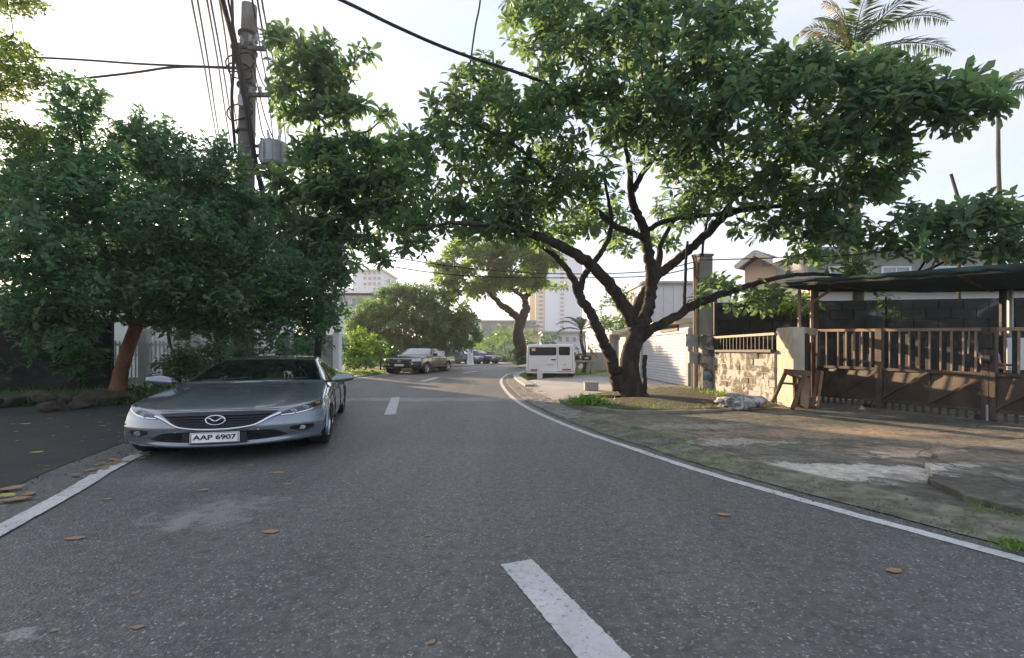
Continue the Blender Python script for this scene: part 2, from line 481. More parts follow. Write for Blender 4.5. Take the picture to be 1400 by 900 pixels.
M['old_conc'] = mat_drive_old()
M['gutter'] = mat_dirty('gutter_concrete', [(0.3, (0.10, 0.098, 0.075)), (0.45, (0.16, 0.155, 0.115)), (0.58, (0.15, 0.16, 0.09)), (0.7, (0.25, 0.235, 0.19))], 0.9, 0.9, 0.6, 30, 0.9, coord='Position',
                        stops2=[(0.32, (0.4, 0.4, 0.36)), (0.5, (1, 1, 1)), (0.68, (1.6, 1.55, 1.45))], scale2=6, mix2=1.0)
M['drive'] = mat_dirty('drive_concrete', [(0.3, (0.30, 0.285, 0.255)), (0.55, (0.37, 0.355, 0.325)), (0.75, (0.44, 0.42, 0.39))], 0.7, 0.85, 0.3, 30, 0.6, coord='Position')
M['kerb'] = mat_dirty('kerb_concrete', [(0.3, (0.12, 0.11, 0.085)), (0.5, (0.24, 0.22, 0.17)), (0.62, (0.14, 0.15, 0.075)), (0.75, (0.36, 0.33, 0.27))], 2.5, 0.9, 0.7, 30, 0.6, coord='Position')

def spline_pts(pts, n):
    return [Vector((p[0], p[1], 0)) for p in cr([(q.x, q.y) for q in pts], n)]

def offset_curve(c, off):
    out = []
    for i, p in enumerate(c):
        t = (c[min(i + 1, len(c) - 1)] - c[max(i - 1, 0)]).normalized()
        out.append(p + Vector((t.y, -t.x, 0)) * off)
    return out

def band(name, ca, cb, z, mat, kind='structure', thick=0.0, parent=None):
    mb = MB()
    mb.grid([[Vector((a.x, a.y, z)), Vector((b.x, b.y, z))] for a, b in zip(ca, cb)], flip=True)
    if thick:
        for c in (ca, cb):
            mb.grid([[Vector((p.x, p.y, z)), Vector((p.x, p.y, z - thick))] for p in c])
    o = mb.build(name, mat, parent)
    o['kind'] = kind
    return o

# edge lines, pixel measured on the flat road
right_px = [(1400, 765), (1250, 727), (1050, 671), (950, 642), (860, 612), (790, 588), (740, 567), (710, 551), (692, 535), (685, 522), (690, 514.5), (703, 510)]
rl = [Vector((3.9, -1.5, 0)), Vector((3.65, 0.8, 0))] + [G(*p) for p in right_px] + [Vector((2.6, 34.5, 0)), Vector((6.5, 41, 0)), Vector((13, 50, 0)), Vector((26, 60, 0)), Vector((60, 74, 0))]
ll = [Vector((-1.2, -3, 0)), Vector((-2.55, 0.6, 0)), G(0, 727), G(100, 672), G(195, 620), Vector((-5.65, 10.5, 0)), Vector((-6.5, 15.5, 0)), Vector((-6.95, 20.5, 0)), Vector((-6.5, 25.5, 0)), Vector((-5.6, 30.0, 0)),
      Vector((-3.5, 38, 0)), Vector((0.5, 47, 0)), Vector((8, 58, 0)), Vector((22, 70, 0)), Vector((56, 86, 0))]
RL = spline_pts(rl, 10)
LL = spline_pts(ll, 10)
def resample(c, n):
    d = [0.0]
    for a, b in zip(c, c[1:]): d.append(d[-1] + (b - a).length)
    out = []
    j = 0
    for i in range(n):
        s = d[-1] * i / (n - 1)
        while j < len(d) - 2 and d[j + 1] < s: j += 1
        t = (s - d[j]) / max(1e-9, d[j + 1] - d[j])
        out.append(c[j].lerp(c[j + 1], min(1, max(0, t))))
    return out
RL, LL = resample(RL, 200), resample(LL, 200)

gb = MB()
gb.grid([[Vector((x, y, -0.02)) for x in (-450, -60, 60, 450)] for y in (-150, -40, 90, 600)], flip=True)
gb.build('ground', M['ground'])['kind'] = 'structure'
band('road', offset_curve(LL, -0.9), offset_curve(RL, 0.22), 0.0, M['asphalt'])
# left verge: dark worn asphalt running to the stones
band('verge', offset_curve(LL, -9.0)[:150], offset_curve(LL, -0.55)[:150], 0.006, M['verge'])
def worn(c, seed):
    wr = random.Random(seed)
    return [p + Vector((wr.uniform(-.004, .004) + .010 * mnoise.noise(Vector((p.x * 6, p.y * 6, seed))), 0, 0)) for p in c]
RF, LF = resample(RL[:120], 1500), resample(LL[:120], 1500)
band('edge_line', worn(offset_curve(RF, -0.055), 1), worn(offset_curve(RF, 0.055), 2), 0.004, M['paint'])
band('edge_line', worn(offset_curve(LF, -0.075), 3), worn(offset_curve(LF, 0.075), 4), 0.012, M['paint'])
def dash(a, b, w):
    mb = MB()
    a, b = Vector(a), Vector(b)
    t = (b - a).normalized(); n = Vector((t.y, -t.x, 0)) * w / 2
    k = 90
    wr = random.Random(int(a.y * 100))
    j = lambda i: n.normalized() * (wr.uniform(-.003, .003) + .004 * mnoise.noise(Vector((a.y * 3 + i * .35, 0, 0))))
    mb.grid([[a.lerp(b, i / k) - n + j(i) + Vector((0, 0, .004)), a.lerp(b, i / k) + n + j(i + 500) + Vector((0, 0, .004))] for i in range(k + 1)], flip=True)
    mb.build('centre_dash', M['paint'])['kind'] = 'structure'
dash(G(706, 769), Vector((0.62, 1.35, 0)), 0.20)
dash(G(533, 567), G(541, 543.5), 0.22)
dash(G(577, 521.5), G(598, 516.3), 0.24)
dash(G(634, 510.3), G(652, 507.5), 0.24)

# right gutter: sloped mossy concrete beside the road; driveway slab behind
i0 = 0
i1 = min(range(200), key=lambda i: (RL[i] - Vector((0.5, 9.8, 0))).length)
ga = offset_curve(RL, 0.2)[:i1]
def rag(c, amp, seed):
    return [p + Vector((mnoise.noise(Vector((p.x * 2 + seed, p.y * 2, 0))) * amp, mnoise.noise(Vector((p.x * 2, p.y * 2, seed))) * amp, 0)) for p in c]
ga = rag(ga, 0.05, 3)
gw = offset_curve(RL, 0.75)[:i1]
mb = MB()
mb.grid([[Vector((a.x, a.y, 0.008)), Vector(((a.x + b.x) / 2, (a.y + b.y) / 2, 0.012)), Vector((b.x, b.y, 0.05))] for a, b in zip(ga, gw)], flip=True)
mb.build('gutter', M['gutter'])['kind'] = 'structure'
# driveway height field: rises gently to the gate
def drive_z(x, y):
    return 0.045 + 0.055 * min(1, max(0, (x - 1.5) / 4.0)) * min(1, max(0, (y - 4) / 6))
out = [p for p in offset_curve(RL, 0.72)[:i1]]
rows = []
for k, p in enumerate(out):
    row = []
    for t in np.linspace(0, 1, 24):
        x = p.x + (10.5 - p.x) * t
        y = p.y
        row.append(Vector((x, y, drive_z(x, y))))
    rows.append(row)
rows = [[Vector((p.x, y, drive_z(p.x, y))) for p in rows[0]] for y in (-2.2,)] + rows if rows[0][0].y > -2 else rows
for y, xs in ((11.0, 2.2), (13.0, 3.0), (16.5, 4.6)):
    rows.append([Vector((xs + (10.5 - xs) * t, y, drive_z(xs + (10.5 - xs) * t, y))) for t in np.linspace(0, 1, 24)])
mb = MB(); mb.grid(rows, flip=True)
mb.build('driveway', M['old_conc'])['kind'] = 'structure'
# broken slab of the neighbouring drive, a step higher, right edge
pts = [G(1280, 617, .1), G(1400, 598, .1), Vector((7.6, 4.2, 0)), Vector((4.6, 3.3, 0)), G(1400, 705, .06), G(1320, 676, .1), G(1276, 656, .1), G(1269, 632, .1)]
raw = resample(pts + [pts[0]], 140)[:-1]
pts = [p + Vector((mnoise.noise(p * 5) * .06 + mnoise.noise(p * 17) * .03, mnoise.noise(p * 5 + Vector((9, 0, 0))) * .06 + mnoise.noise(p * 17 + Vector((4, 0, 0))) * .03, 0)) for p in raw]
mb = MB(); mb.prism([(p.x, p.y) for p in pts], 0.02, 0.098)
mb.build('driveway_slab', M['old_conc'], bevel=0.006)['kind'] = 'structure'

# tree bed with a crumbling kerb
bed = [G(762, 549, .06), G(785, 557, .06), G(830, 564, .06), G(900, 566, .06), G(1000, 563, .06), G(1060, 552, .1), Vector((5.55, 13.6, 0)), G(925, 530, .1), G(855, 534, .1), G(795, 541, .1)]
bc = [Vector((p[0], p[1], 0)) for p in cr([(p.x, p.y) for p in bed], 6)]
rings = []
cen = sum(bc, Vector()) / len(bc)
for s, z in ((1.0, 0.0), (1.0, 0.12), (0.93, 0.125)):
    rings.append([Vector((cen.x + (p.x - cen.x) * s + 0.05 * mnoise.noise(p * 2.5), cen.y + (p.y - cen.y) * s + 0.05 * mnoise.noise(p * 2.5 + Vector((7, 0, 0))), z + 0.03 * mnoise.noise(p * 5) * (z > 0))) for p in bc])
mb = MB(); mb.grid(rings)
mb.build('kerb', M['kerb'], fixn=True)['kind'] = 'structure'
mb = MB()
rr = []
for s in (0.95, 0.75, 0.5, 0.25, 0.02):
    rr.append([Vector((cen.x + (p.x - cen.x) * s, cen.y + (p.y - cen.y) * s, 0.118 + 0.05 * (1 - s) + 0.03 * mnoise.noise(Vector((p.x * s, p.y * s, 1)) * 2))) for p in bc])
mb.grid(rr)
mb.build('tree_bed', M['dirt'], smooth=True, fixn=True)['kind'] = 'structure'

# pale drive to the white garage
dp = [G(722, 521, .02), G(770, 515, .02), G(850, 507, .02), Vector((6.1, 26, 0)), Vector((5.95, 15.4, 0)), G(905, 533, .03), G(800, 542, .03), G(764, 549, .03), G(735, 538, .03), G(716, 527, .03)]
mb = MB(); mb.prism([(p.x, p.y) for p in dp], -0.01, 0.035)
mb.build('garage_drive', M['drive'])['kind'] = 'structure'
# cobbled strip between line and garage drive: setts laid in rows
M['sett'] = mat_dirty('sett', [(0.3, (0.16, 0.15, 0.13)), (0.7, (0.33, 0.31, 0.27))], 2, 0.9, 0.5, 30, coord='Position')
j0 = min(range(200), key=lambda i: (RL[i] - G(752, 573)).length)
j1 = min(range(200), key=lambda i: (RL[i] - G(686, 518)).length)
band('sett_bed', offset_curve(RL, 0.2)[j0 - 4:j1 + 16], offset_curve(RL, 1.15)[j0 - 4:j1 + 16], 0.010, M['gutter'])
seg = resample(RL[j0:j1 + 1], 60)
rng = random.Random(4)
sm = MB(); sm.box((0, 0, 0), (0.155, 0.16, 0.03))
sett0 = sm.build('sett', M['sett'], bevel=0.012)
strip = empty('cobbled_strip', seg[0]); tag(strip, kind='structure')
first = True
cnt = 0
for i in range(0, 59):
    a, b = seg[i], seg[i + 1]
    t = (b - a).normalized(); n = Vector((t.y, -t.x, 0))
    for k in range(5):
        p = a + n * (0.32 + k * 0.17) + t * (0.08 * (k % 2))
        o = sett0 if first else sett0.copy()
        if not first: COL.objects.link(o)
        first = False
        o.parent = strip
        o.location = p - seg[0] + Vector((0, 0, 0.02 + rng.uniform(-.004, .006)))
        o.rotation_euler = (rng.uniform(-.03, .03), rng.uniform(-.03, .03), math.atan2(t.y, t.x) + rng.uniform(-.06, .06))
        cnt += 1
# grass verge under the van with its pale kerb, and pale kerb round the bend
vp = [G(712, 517.5, .03), G(800, 513, .03), G(850, 506, .03), Vector((6.2, 34, 0)), Vector((3.4, 34, 0)), Vector((1.1, 29.0, 0)), Vector((0.35, 25.5, 0))]
mb = MB(); mb.prism([(p.x, p.y) for p in vp], -0.01, 0.06)
mb.build('grass_verge', mat_dirty('lawn', [(0.3, (0.05, 0.10, 0.025)), (0.5, (0.09, 0.17, 0.035)), (0.72, (0.16, 0.22, 0.06))], 1.2, 0.95, 0.8, 40, coord='Position'))['kind'] = 'structure'
kb = [G(718, 529, .03), Vector((0.15, 20.5, 0)), Vector((0.05, 23.5, 0)), Vector((0.45, 26.3, 0)), Vector((1.4, 30.0, 0)), Vector((3.2, 34.2, 0))]
kc = spline_pts(kb, 8)
ko = offset_curve(kc, 0.32)
mb = MB()
mb.grid([[Vector((a.x, a.y, 0)), Vector((a.x, a.y, .11)), Vector((b.x, b.y, .11)), Vector((b.x, b.y, 0.0))] for a, b in zip(kc, ko)], flip=True)
for a, b in ((kc[0], ko[0]), (kc[-1], ko[-1])):
    mb.add([Vector((a.x, a.y, 0)), Vector((b.x, b.y, 0)), Vector((b.x, b.y, .11)), Vector((a.x, a.y, .11))], [(0, 1, 2, 3)])
mb.build('kerb', M['drive'])['kind'] = 'structure'
# pale concrete apron across the road beside the pickup
mb = MB(); mb.prism([(-14, 17.5), (-7.6, 17.5), (-7.75, 21), (-7.3, 26), (-8.3, 30), (-14, 30)], -0.01, 0.03)
mb.build('pavement', M['drive'])['kind'] = 'structure'
mb = MB(); mb.prism([(-3.6, 41), (0.3, 50), (-4, 56), (-12, 48)], -0.01, 0.03)
mb.build('pavement', M['drive'])['kind'] = 'structure'
# ------------------------------------------------------------------ trees
def mesh_np(name, V, Fq, mat, parent=None, smooth=False):
    me = bpy.data.meshes.new(name)
    n, k = Fq.shape
    me.vertices.add(len(V)); me.vertices.foreach_set('co', np.ascontiguousarray(V, np.float32).ravel())
    me.loops.add(n * k); me.loops.foreach_set('vertex_index', np.ascontiguousarray(Fq, np.int32).ravel())
    me.polygons.add(n); me.polygons.foreach_set('loop_start', np.arange(0, n * k, k, dtype=np.int32))
    if smooth: me.polygons.foreach_set('use_smooth', np.ones(n, bool))
    me.materials.append(mat)
    me.update(calc_edges=True)
    o = bpy.data.objects.new(name, me); COL.objects.link(o)
    if parent is not None: o.parent = parent
    return o

def nrm(a): return a / np.maximum(1e-9, np.linalg.norm(a, axis=1, keepdims=True))

def leaf_arrays(P, T, N, L, W, droop=0.12, wide=0.6, obovate=False):
    """one folded leaf per row: base, two halves of the blade, tip"""
    B = nrm(np.cross(N, T)); N = nrm(np.cross(T, B))
    L = L[:, None]; W = W[:, None]
    c = P + T * L * wide - N * L * 0.02
    l = P + T * L * wide * 0.95 - B * W * 0.5 + N * W * 0.16
    r = P + T * L * wide * 0.95 + B * W * 0.5 + N * W * 0.16
    t = P + T * L - N * L * droop
    n = len(P)
    if obovate:
        l0 = P + T * L * 0.42 - B * W * 0.36 + N * W * 0.12
        r0 = P + T * L * 0.42 + B * W * 0.36 + N * W * 0.12
        c = P + T * L * 0.72 - N * L * (0.02 + droop * .3)
        l = P + T * L * 0.76 - B * W * 0.5 + N * (W * 0.14 - L * droop * .35)
        r = P + T * L * 0.76 + B * W * 0.5 + N * (W * 0.14 - L * droop * .35)
        V = np.stack([P, l0, l, c, r, r0, t], 1).reshape(-1, 3)
        q = np.array([[0, 3, 1], [1, 3, 2], [0, 5, 3], [5, 4, 3], [2, 3, 6], [3, 4, 6]])
        return V, (np.arange(n)[:, None, None] * 7 + q[None]).reshape(-1, 3)
    V = np.stack([P, l, c, r, t], 1).reshape(-1, 3)
    q = np.array([[0, 2, 1], [0, 3, 2], [1, 2, 4], [2, 3, 4]])
    Fq = (np.arange(n)[:, None, None] * 5 + q[None]).reshape(-1, 3)
    return V, Fq

def make_tree(name, label, limbs, blobs, leaf, seed, base=None, bark='bark', leafmat='leaf_big', group=None, cat='tree',
              twig_r=0.011, density=1.0, style='rosette', trunk_n=1, sky_gap=0.0, wob=0.16, twigs=True, thick=1.0, doff=0.0):
    """limbs: list of [(px,py,d,r_px)...] in photo pixels; blobs: (px,py,rx,ry,d[,dd[,n]])"""
    rng = np.random.default_rng(seed)
    rpy = random.Random(seed)
    limbs = [[(p[0], p[1], p[2] + doff, p[3]) for p in lm] for lm in limbs]
    L0 = [[(A(p[0], p[1], p[2]), p[3] * thick / F * p[2]) for p in lm] for lm in limbs]
    bp = base or L0[0][0][0]
    root = empty(name, (bp.x, bp.y, 0))
    tag(root, label, cat, group)
    off = Vector((bp.x, bp.y, 0))
    nodes, noder = [], []
    for k, lm in enumerate(L0):
        arr = cr([(p.x, p.y, p.z, r) for p, r in lm], 6)
        path = [Vector(a[:3]) for a in arr]; rad = [max(0.006, a[3]) for a in arr]
        # slight crookedness
        for i in range(1, len(path) - 1):
            if k >= trunk_n:
                path[i] = path[i] + Vector((rpy.uniform(-1, 1), rpy.uniform(-1, 1), rpy.uniform(-1, 1))) * rad[i] * 0.22
        mb = MB(); mb.tube([p - off for p in path], rad, 14 if rad[0] > 0.08 else 7, wob=wob if k < trunk_n else wob * .55, seed=seed + k)
        mb.build('trunk' if k < trunk_n else 'limb', M[bark], root, smooth=True)
        for i, p in enumerate(path):
            if k == 0 and i < len(path) * 0.6 and len(L0) > 1: continue
            nodes.append(p[:]); noder.append(rad[i])
    nodes = np.array(nodes)
    # attractors
    att = []
    for b in blobs:
        px, py, rx, ry, d = b[:5]; d += doff
        dd = b[5] if len(b) > 5 else min(1.6, max(rx, ry) / F * d)
        n = int((b[6] if len(b) > 6 else rx * ry / 70.0) * density)
        v = rng.normal(size=(n, 3)); v = nrm(v) * (rng.random((n, 1)) ** (1 / 2.6)) * np.where(rng.random((n, 1)) < .16, rng.uniform(1.0, 1.4, (n, 1)), 1.0)
        for q in v:
            D = d + q[1] * dd
            w = A(px + q[0] * rx * d / D, py - q[2] * ry, D)
            att.append(w[:])
    att = np.array(att)
    d0 = np.min(np.linalg.norm(att[:, None, :] - nodes[None, ::2, :], axis=2), axis=1)
    att = att[np.argsort(d0)]
    cap = len(nodes) + len(att) * 5
    NA = np.zeros((cap, 3)); NA[:len(nodes)] = nodes; cnt = len(nodes)
    tw = MB()
    LP, LT = [], []
    tips, dirs, twl = [], [], []
    for a in att:
        dist = np.linalg.norm(NA[:cnt] - a, axis=1)
        j = int(np.argmin(dist)); s = NA[j]; ln = dist[j]
        if ln < 0.05:
            s = s + np.array([0, 0, -0.2]); ln = 0.2
        e = Vector(a); s = Vector(s)
        d = (e - s)
        side = Vector((rng.normal(), rng.normal(), rng.normal() - 0.4)) * ln * 0.12
        p1 = s + d * 0.35 + side; p2 = s + d * 0.72 + side * 0.7
        if twigs:
            r0 = twig_r * (0.6 + 0.9 * min(2.5, ln))
            tw.tube([s - off, p1 - off, p2 - off, e - off], [r0, r0 * .8, r0 * .6, r0 * .4], 4)
        for q in ((p1, p2, e) if ln > 0.3 else (e,)):
            NA[cnt] = q[:]; cnt += 1
        tips.append(e[:]); dirs.append(((e - p2).normalized() * 0.8 + Vector((0, 0, 0.25)))[:]); twl.append((p1[:], p2[:], ln))
    if twigs and tw.v:
        tw.build('twigs', M['twig'], root)['kind'] = 'stuff'
    tips = np.array(tips); dirs = nrm(np.array(dirs))
    n = len(tips)
    ll, lw = leaf['len'], leaf['wid']
    if style == 'rosette':
        k = leaf.get('k', 10)
        up = np.tile([0.05, 0.03, 1.0], (n, 1))
        ax = nrm(dirs * 0.7 + up * 0.6 + rng.normal(size=(n, 3)) * 0.25)
        u = nrm(np.cross(ax, np.array([0.3, 0.9, 0.1]) + rng.normal(size=(n, 3)) * .3)); v = np.cross(ax, u)
        ph0 = rng.random(n) * 6.28
        Ps, Ts, Ns = [], [], []
        for i in range(k):
            ph = ph0 + i * 2.39996
            el = 0.75 - 1.0 * (i / k) + rng.normal(size=n) * 0.15
            t = nrm((u * np.cos(ph)[:, None] + v * np.sin(ph)[:, None]) * np.cos(el)[:, None] + ax * np.sin(el)[:, None])
            Ps.append(tips - ax * (0.05 + 0.35 * ll * i / k) + t * 0.04)
            Ts.append(nrm(t + np.array([0, 0, -0.18]))); Ns.append(ax + rng.normal(size=(n, 3)) * 0.2)
        # stray leaves along the twig
        for q in range(leaf.get('stray', 3)):
            f = rng.random((n, 1))
            p1 = np.array([w[0] for w in twl]); p2 = np.array([w[1] for w in twl])
            base_ = p1 * (1 - f) + p2 * f
            t = nrm(rng.normal(size=(n, 3)) + np.array([0, 0, -0.1]))
            Ps.append(base_); Ts.append(t); Ns.append(up + rng.normal(size=(n, 3)) * 0.4)
        P, T, N = np.concatenate(Ps), np.concatenate(Ts), np.concatenate(Ns)
    else:                                            # sprays: leaves in two rows along short shoots
        k = leaf.get('k', 12); sl = leaf.get('shoot', 0.5)
        sd = nrm(dirs * 0.6 + rng.normal(size=(n, 3)) * 0.55 + np.array([0, 0, 0.12]))
        up = nrm(np.array([0, 0, 1.0]) + rng.normal(size=(n, 3)) * 0.35)
        b = nrm(np.cross(up, sd))
        Ps, Ts, Ns = [], [], []
        for i in range(k):
            f = (i + 0.5) / k - 0.55
            sgn = 1 if i % 2 else -1
            t = nrm(b * sgn * (0.9 - 0.5 * max(0, f)) + sd * (0.55 + 0.4 * f) + np.array([0, 0, -0.15]) + rng.normal(size=(n, 3)) * 0.22)
            Ps.append(tips + sd * (sl * f) + rng.normal(size=(n, 3)) * 0.03 + np.array([0, 0, -0.25]) * (max(0, f) ** 2) * sl)
            Ts.append(t); Ns.append(up + rng.normal(size=(n, 3)) * 0.3)
        P, T, N = np.concatenate(Ps), np.concatenate(Ts), np.concatenate(Ns)
    m = len(P)
    sz = rng.uniform(0.45, 1.2, m)
    V, Fq = leaf_arrays(P - np.array(off), T, N, ll * sz, lw * sz * rng.uniform(0.85, 1.15, m), leaf.get('droop', 0.14), obovate=leaf.get('obo', False))
    c = mesh_np('crown', V, Fq, M[leafmat], root)
    c['kind'] = 'stuff'
    return root

BIG = dict(len=0.265, wid=0.112, k=9, stray=4, droop=0.2, obo=True)
# the big tree on the right, in its bed
D = 12.4
limbs = [
    [(866, 551, D, 40), (864, 540, D, 29), (861, 520, D, 21), (859, 500, D, 18.5), (863, 480, D, 18), (869, 462, D, 17), (873, 448, D, 16)],
    [(848, 532, D, 16), (842, 510, D - .1, 13), (835, 488, D - .2, 11.5), (826, 470, D - .3, 10.5), (816, 445, D - .4, 10), (802, 420, D - .5, 9.5), (791, 404, D - .5, 9), (787, 388, D - .6, 7), (779, 374, D - .7, 6.5), (767, 359, D - .8, 6), (744, 339, D - 1, 5), (715, 322, D - 1.2, 4), (690, 300, D - 1.4, 3)],
    [(792, 404, D - .5, 7), (796, 385, D - .5, 6.5), (803, 370, D - .5, 6.2), (820, 348, D - .6, 5.5), (832, 325, D - .7, 5), (836, 300, D - .9, 4.2), (832, 275, D - 1.2, 3.4), (825, 240, D - 1.5, 2.4)],
    [(870, 458, D, 14), (862, 436, D, 13.5), (848, 410, D - .2, 12.5), (832, 387, D - .4, 11.5), (808, 364, D - .7, 11), (784, 346, D - 1, 10.5), (758, 332, D - 1.4, 10), (728, 321, D - 1.7, 8.5), (690, 312, D - 2, 6.5), (650, 306, D - 2.1, 5), (610, 306, D - 2, 3.5), (570, 315, D - 1.6, 2.2)],
    [(872, 455, D + .1, 12), (868, 436, D + .3, 10.5), (877, 410, D + .6, 10), (888, 388, D + .9, 9), (900, 360, D + 1.4, 7), (905, 330, D + 1.8, 5), (930, 290, D + 2.2, 3)],
    [(876, 452, D, 14), (884, 430, D, 12.5), (889, 410, D, 11), (890, 385, D, 11), (888, 356, D, 10.5), (884, 330, D, 9.5), (878, 308, D, 9), (868, 285, D - .1, 8), (863, 262, D - .2, 7), (860, 225, D - .4, 5), (852, 190, D - .8, 3.8), (835, 140, D - 1.2, 2.8), (820, 80, D - 1.5, 2)],
    [(866, 262, D - .2, 5.5), (876, 240, D - .4, 5.5), (890, 222, D - .6, 5.2), (904, 198, D - .9, 5), (915, 182, D - 1.1, 4.6), (935, 162, D - 1.4, 4), (948, 145, D - 1.6, 3.5), (950, 110, D - 1.9, 2.8), (945, 60, D - 2.2, 2)],
    [(908, 190, D - 1, 3.4), (905, 168, D - 1.2, 3), (895, 148, D - 1.3, 2.5), (880, 115, D - 1.4, 2), (875, 70, D - 1.5, 1.5)],
    [(884, 326, D, 7), (868, 320, D - .2, 6.6), (845, 311, D - .5, 6.4), (825, 297, D - .8, 6), (800, 275, D - 1, 5), (768, 261, D - 1.2, 4.4), (736, 225, D - 1.4, 3.8), (700, 197, D - 1.5, 3), (660, 175, D - 1.5, 2.3), (620, 150, D - 1.4, 1.6)],
    [(888, 392, D, 8), (905, 372, D - .1, 9), (925, 356, D - .2, 8.5), (945, 340, D - .3, 8), (968, 318, D - .5, 8), (990, 296, D - .8, 7.5), (1010, 288, D - 1, 6), (1040, 284, D - 1.3, 4.8), (1080, 280, D - 1.7, 3.8), (1130, 268, D - 2.2, 2.8), (1190, 250, D - 2.6, 1.8)],
    [(985, 300, D - .8, 5), (1000, 275, D - 1, 5), (1022, 255, D - 1.3, 4.4), (1046, 232, D - 1.6, 4), (1070, 215, D - 1.9, 3.8), (1110, 196, D - 2.3, 3.5), (1140, 175, D - 2.6, 3), (1160, 150, D - 2.9, 2.6), (1220, 135, D - 3.2, 2), (1300, 128, D - 3.6, 1.4)],
    [(884, 318, D, 5.5), (900, 306, D - .2, 5), (925, 299, D - .4, 4.6), (950, 296, D - .5, 4.2), (985, 293, D - .7, 4)],
    [(872, 468, D, 10), (888, 452, D - .1, 9.5), (905, 443, D - .2, 9), (925, 433, D - .3, 8.5), (945, 419, D - .4, 8.5), (968, 409, D - .5, 7.5), (996, 399, D - .7, 6.5), (1030, 389, D - .9, 5.5), (1072, 378, D - 1.2, 4.5), (1120, 375, D - 1.5, 3.6), (1165, 378, D - 1.8, 3.2), (1210, 378, D - 2.1, 3), (1262, 371, D - 2.5, 2.6), (1300, 352, D - 2.8, 2.2), (1335, 325, D - 3, 1.8)],
    [(938, 428, D - .4, 3.5), (936, 410, D - .4, 3.2), (937, 385, D - .4, 3), (938, 352, D - .5, 2.8), (940, 330, D - .5, 2.4)],
    [(1255, 372, D - 2.5, 2.2), (1268, 350, D - 2.6, 2), (1266, 330, D - 2.7, 1.6), (1280, 305, D - 2.8, 1.2)],
    [(878, 545, D - .3, 5), (882, 530, D - .3, 4.2), (881, 505, D - .25, 4), (882, 486, D - .2, 4.6)],
]
blobs = [
    (720, 25, 50, 45, 11.3), (780, 55, 60, 50, 11), (850, 35, 60, 50, 11), (920, 60, 70, 60, 10.6), (990, 50, 50, 45, 10.2), (900, 5, 60, 25, 11), (1000, 5, 65, 22, 10.2), (760, 0, 60, 22, 11.2), (1045, 45, 20, 14, 10),
    (650, 95, 38, 30, 11.6), (612, 140, 38, 32, 11.6), (680, 145, 60, 45, 11.4), (740, 130, 60, 50, 11), (588, 190, 30, 22, 12),
    (640, 205, 55, 35, 11.8), (715, 210, 60, 48, 11.4), (800, 150, 70, 60, 10.6), (870, 130, 70, 60, 10.6), (950, 140, 70, 60, 10.2), (1030, 110, 60, 50, 9.8), (1090, 110, 60, 42, 9.8), (1150, 112, 60, 42, 9.6), (1210, 128, 60, 38, 9.2), (1270, 122, 50, 30, 8.9), (1325, 125, 45, 20, 8.7), (1365, 135, 22, 16, 8.6), (1290, 150, 35, 15, 9), (1240, 95, 46, 20, 9.4), (1185, 85, 55, 22, 9.6), (1325, 100, 26, 12, 8.9), (1300, 165, 36, 14, 9), (1110, 75, 40, 18, 9.8), (1215, 240, 30, 18, 9.8),
    (1050, 185, 70, 50, 10.2), (1130, 185, 70, 48, 9.8), (1200, 180, 55, 36, 9.6), (1235, 210, 28, 20, 9.6), (960, 205, 60, 40, 10.4), (880, 195, 55, 35, 11),
    (575, 215, 28, 26, 12.4), (562, 262, 36, 26, 12.4), (588, 168, 18, 10, 12), (545, 300, 34, 20, 12.6), (620, 262, 55, 32, 11.6), (680, 265, 60, 40, 11.1), (740, 268, 60, 45, 11), (800, 240, 60, 42, 11), (600, 305, 50, 26, 11.8), (655, 312, 50, 22, 11.2), (560, 325, 38, 24, 12.2), (525, 345, 28, 16, 12.8),
    (960, 240, 60, 36, 11.2), (1030, 255, 70, 38, 11), (1100, 255, 60, 38, 10.6), (1165, 245, 48, 26, 10.2), (950, 280, 42, 22, 12), (1080, 300, 50, 22, 11), (1130, 300, 50, 28, 10.6), (1115, 340, 48, 18, 11), (1180, 322, 48, 22, 10.2), (1215, 262, 26, 20, 10), (1160, 362, 32, 16, 10.6), (1020, 310, 30, 12, 11.4),
    (1250, 300, 48, 20, 9.4), (1310, 300, 58, 30, 9), (1370, 290, 40, 34, 8.8), (1390, 328, 30, 26, 8.8), (1300, 335, 60, 16, 9.2), (1235, 330, 38, 16, 9.6), (1360, 340, 30, 12, 9),
    (985, 388, 36, 14, 11.8), (1030, 412, 36, 13, 11.5), (1062, 404, 28, 12, 11.2), (965, 400, 20, 10, 11.9),
    (815, 300, 62, 34, 13.8), (760, 305, 55, 26, 13.6), (840, 340, 28, 13, 14), (905, 330, 35, 15, 14.2), (925, 285, 40, 30, 14),
    (720, 320, 40, 16, 10.8), (700, 290, 40, 25, 10.4),
]
make_tree('tree', 'large spreading tree with forked dark trunk growing in the mossy kerbed bed beside the driveway', limbs, blobs, BIG, 11, density=1.3, thick=0.70)

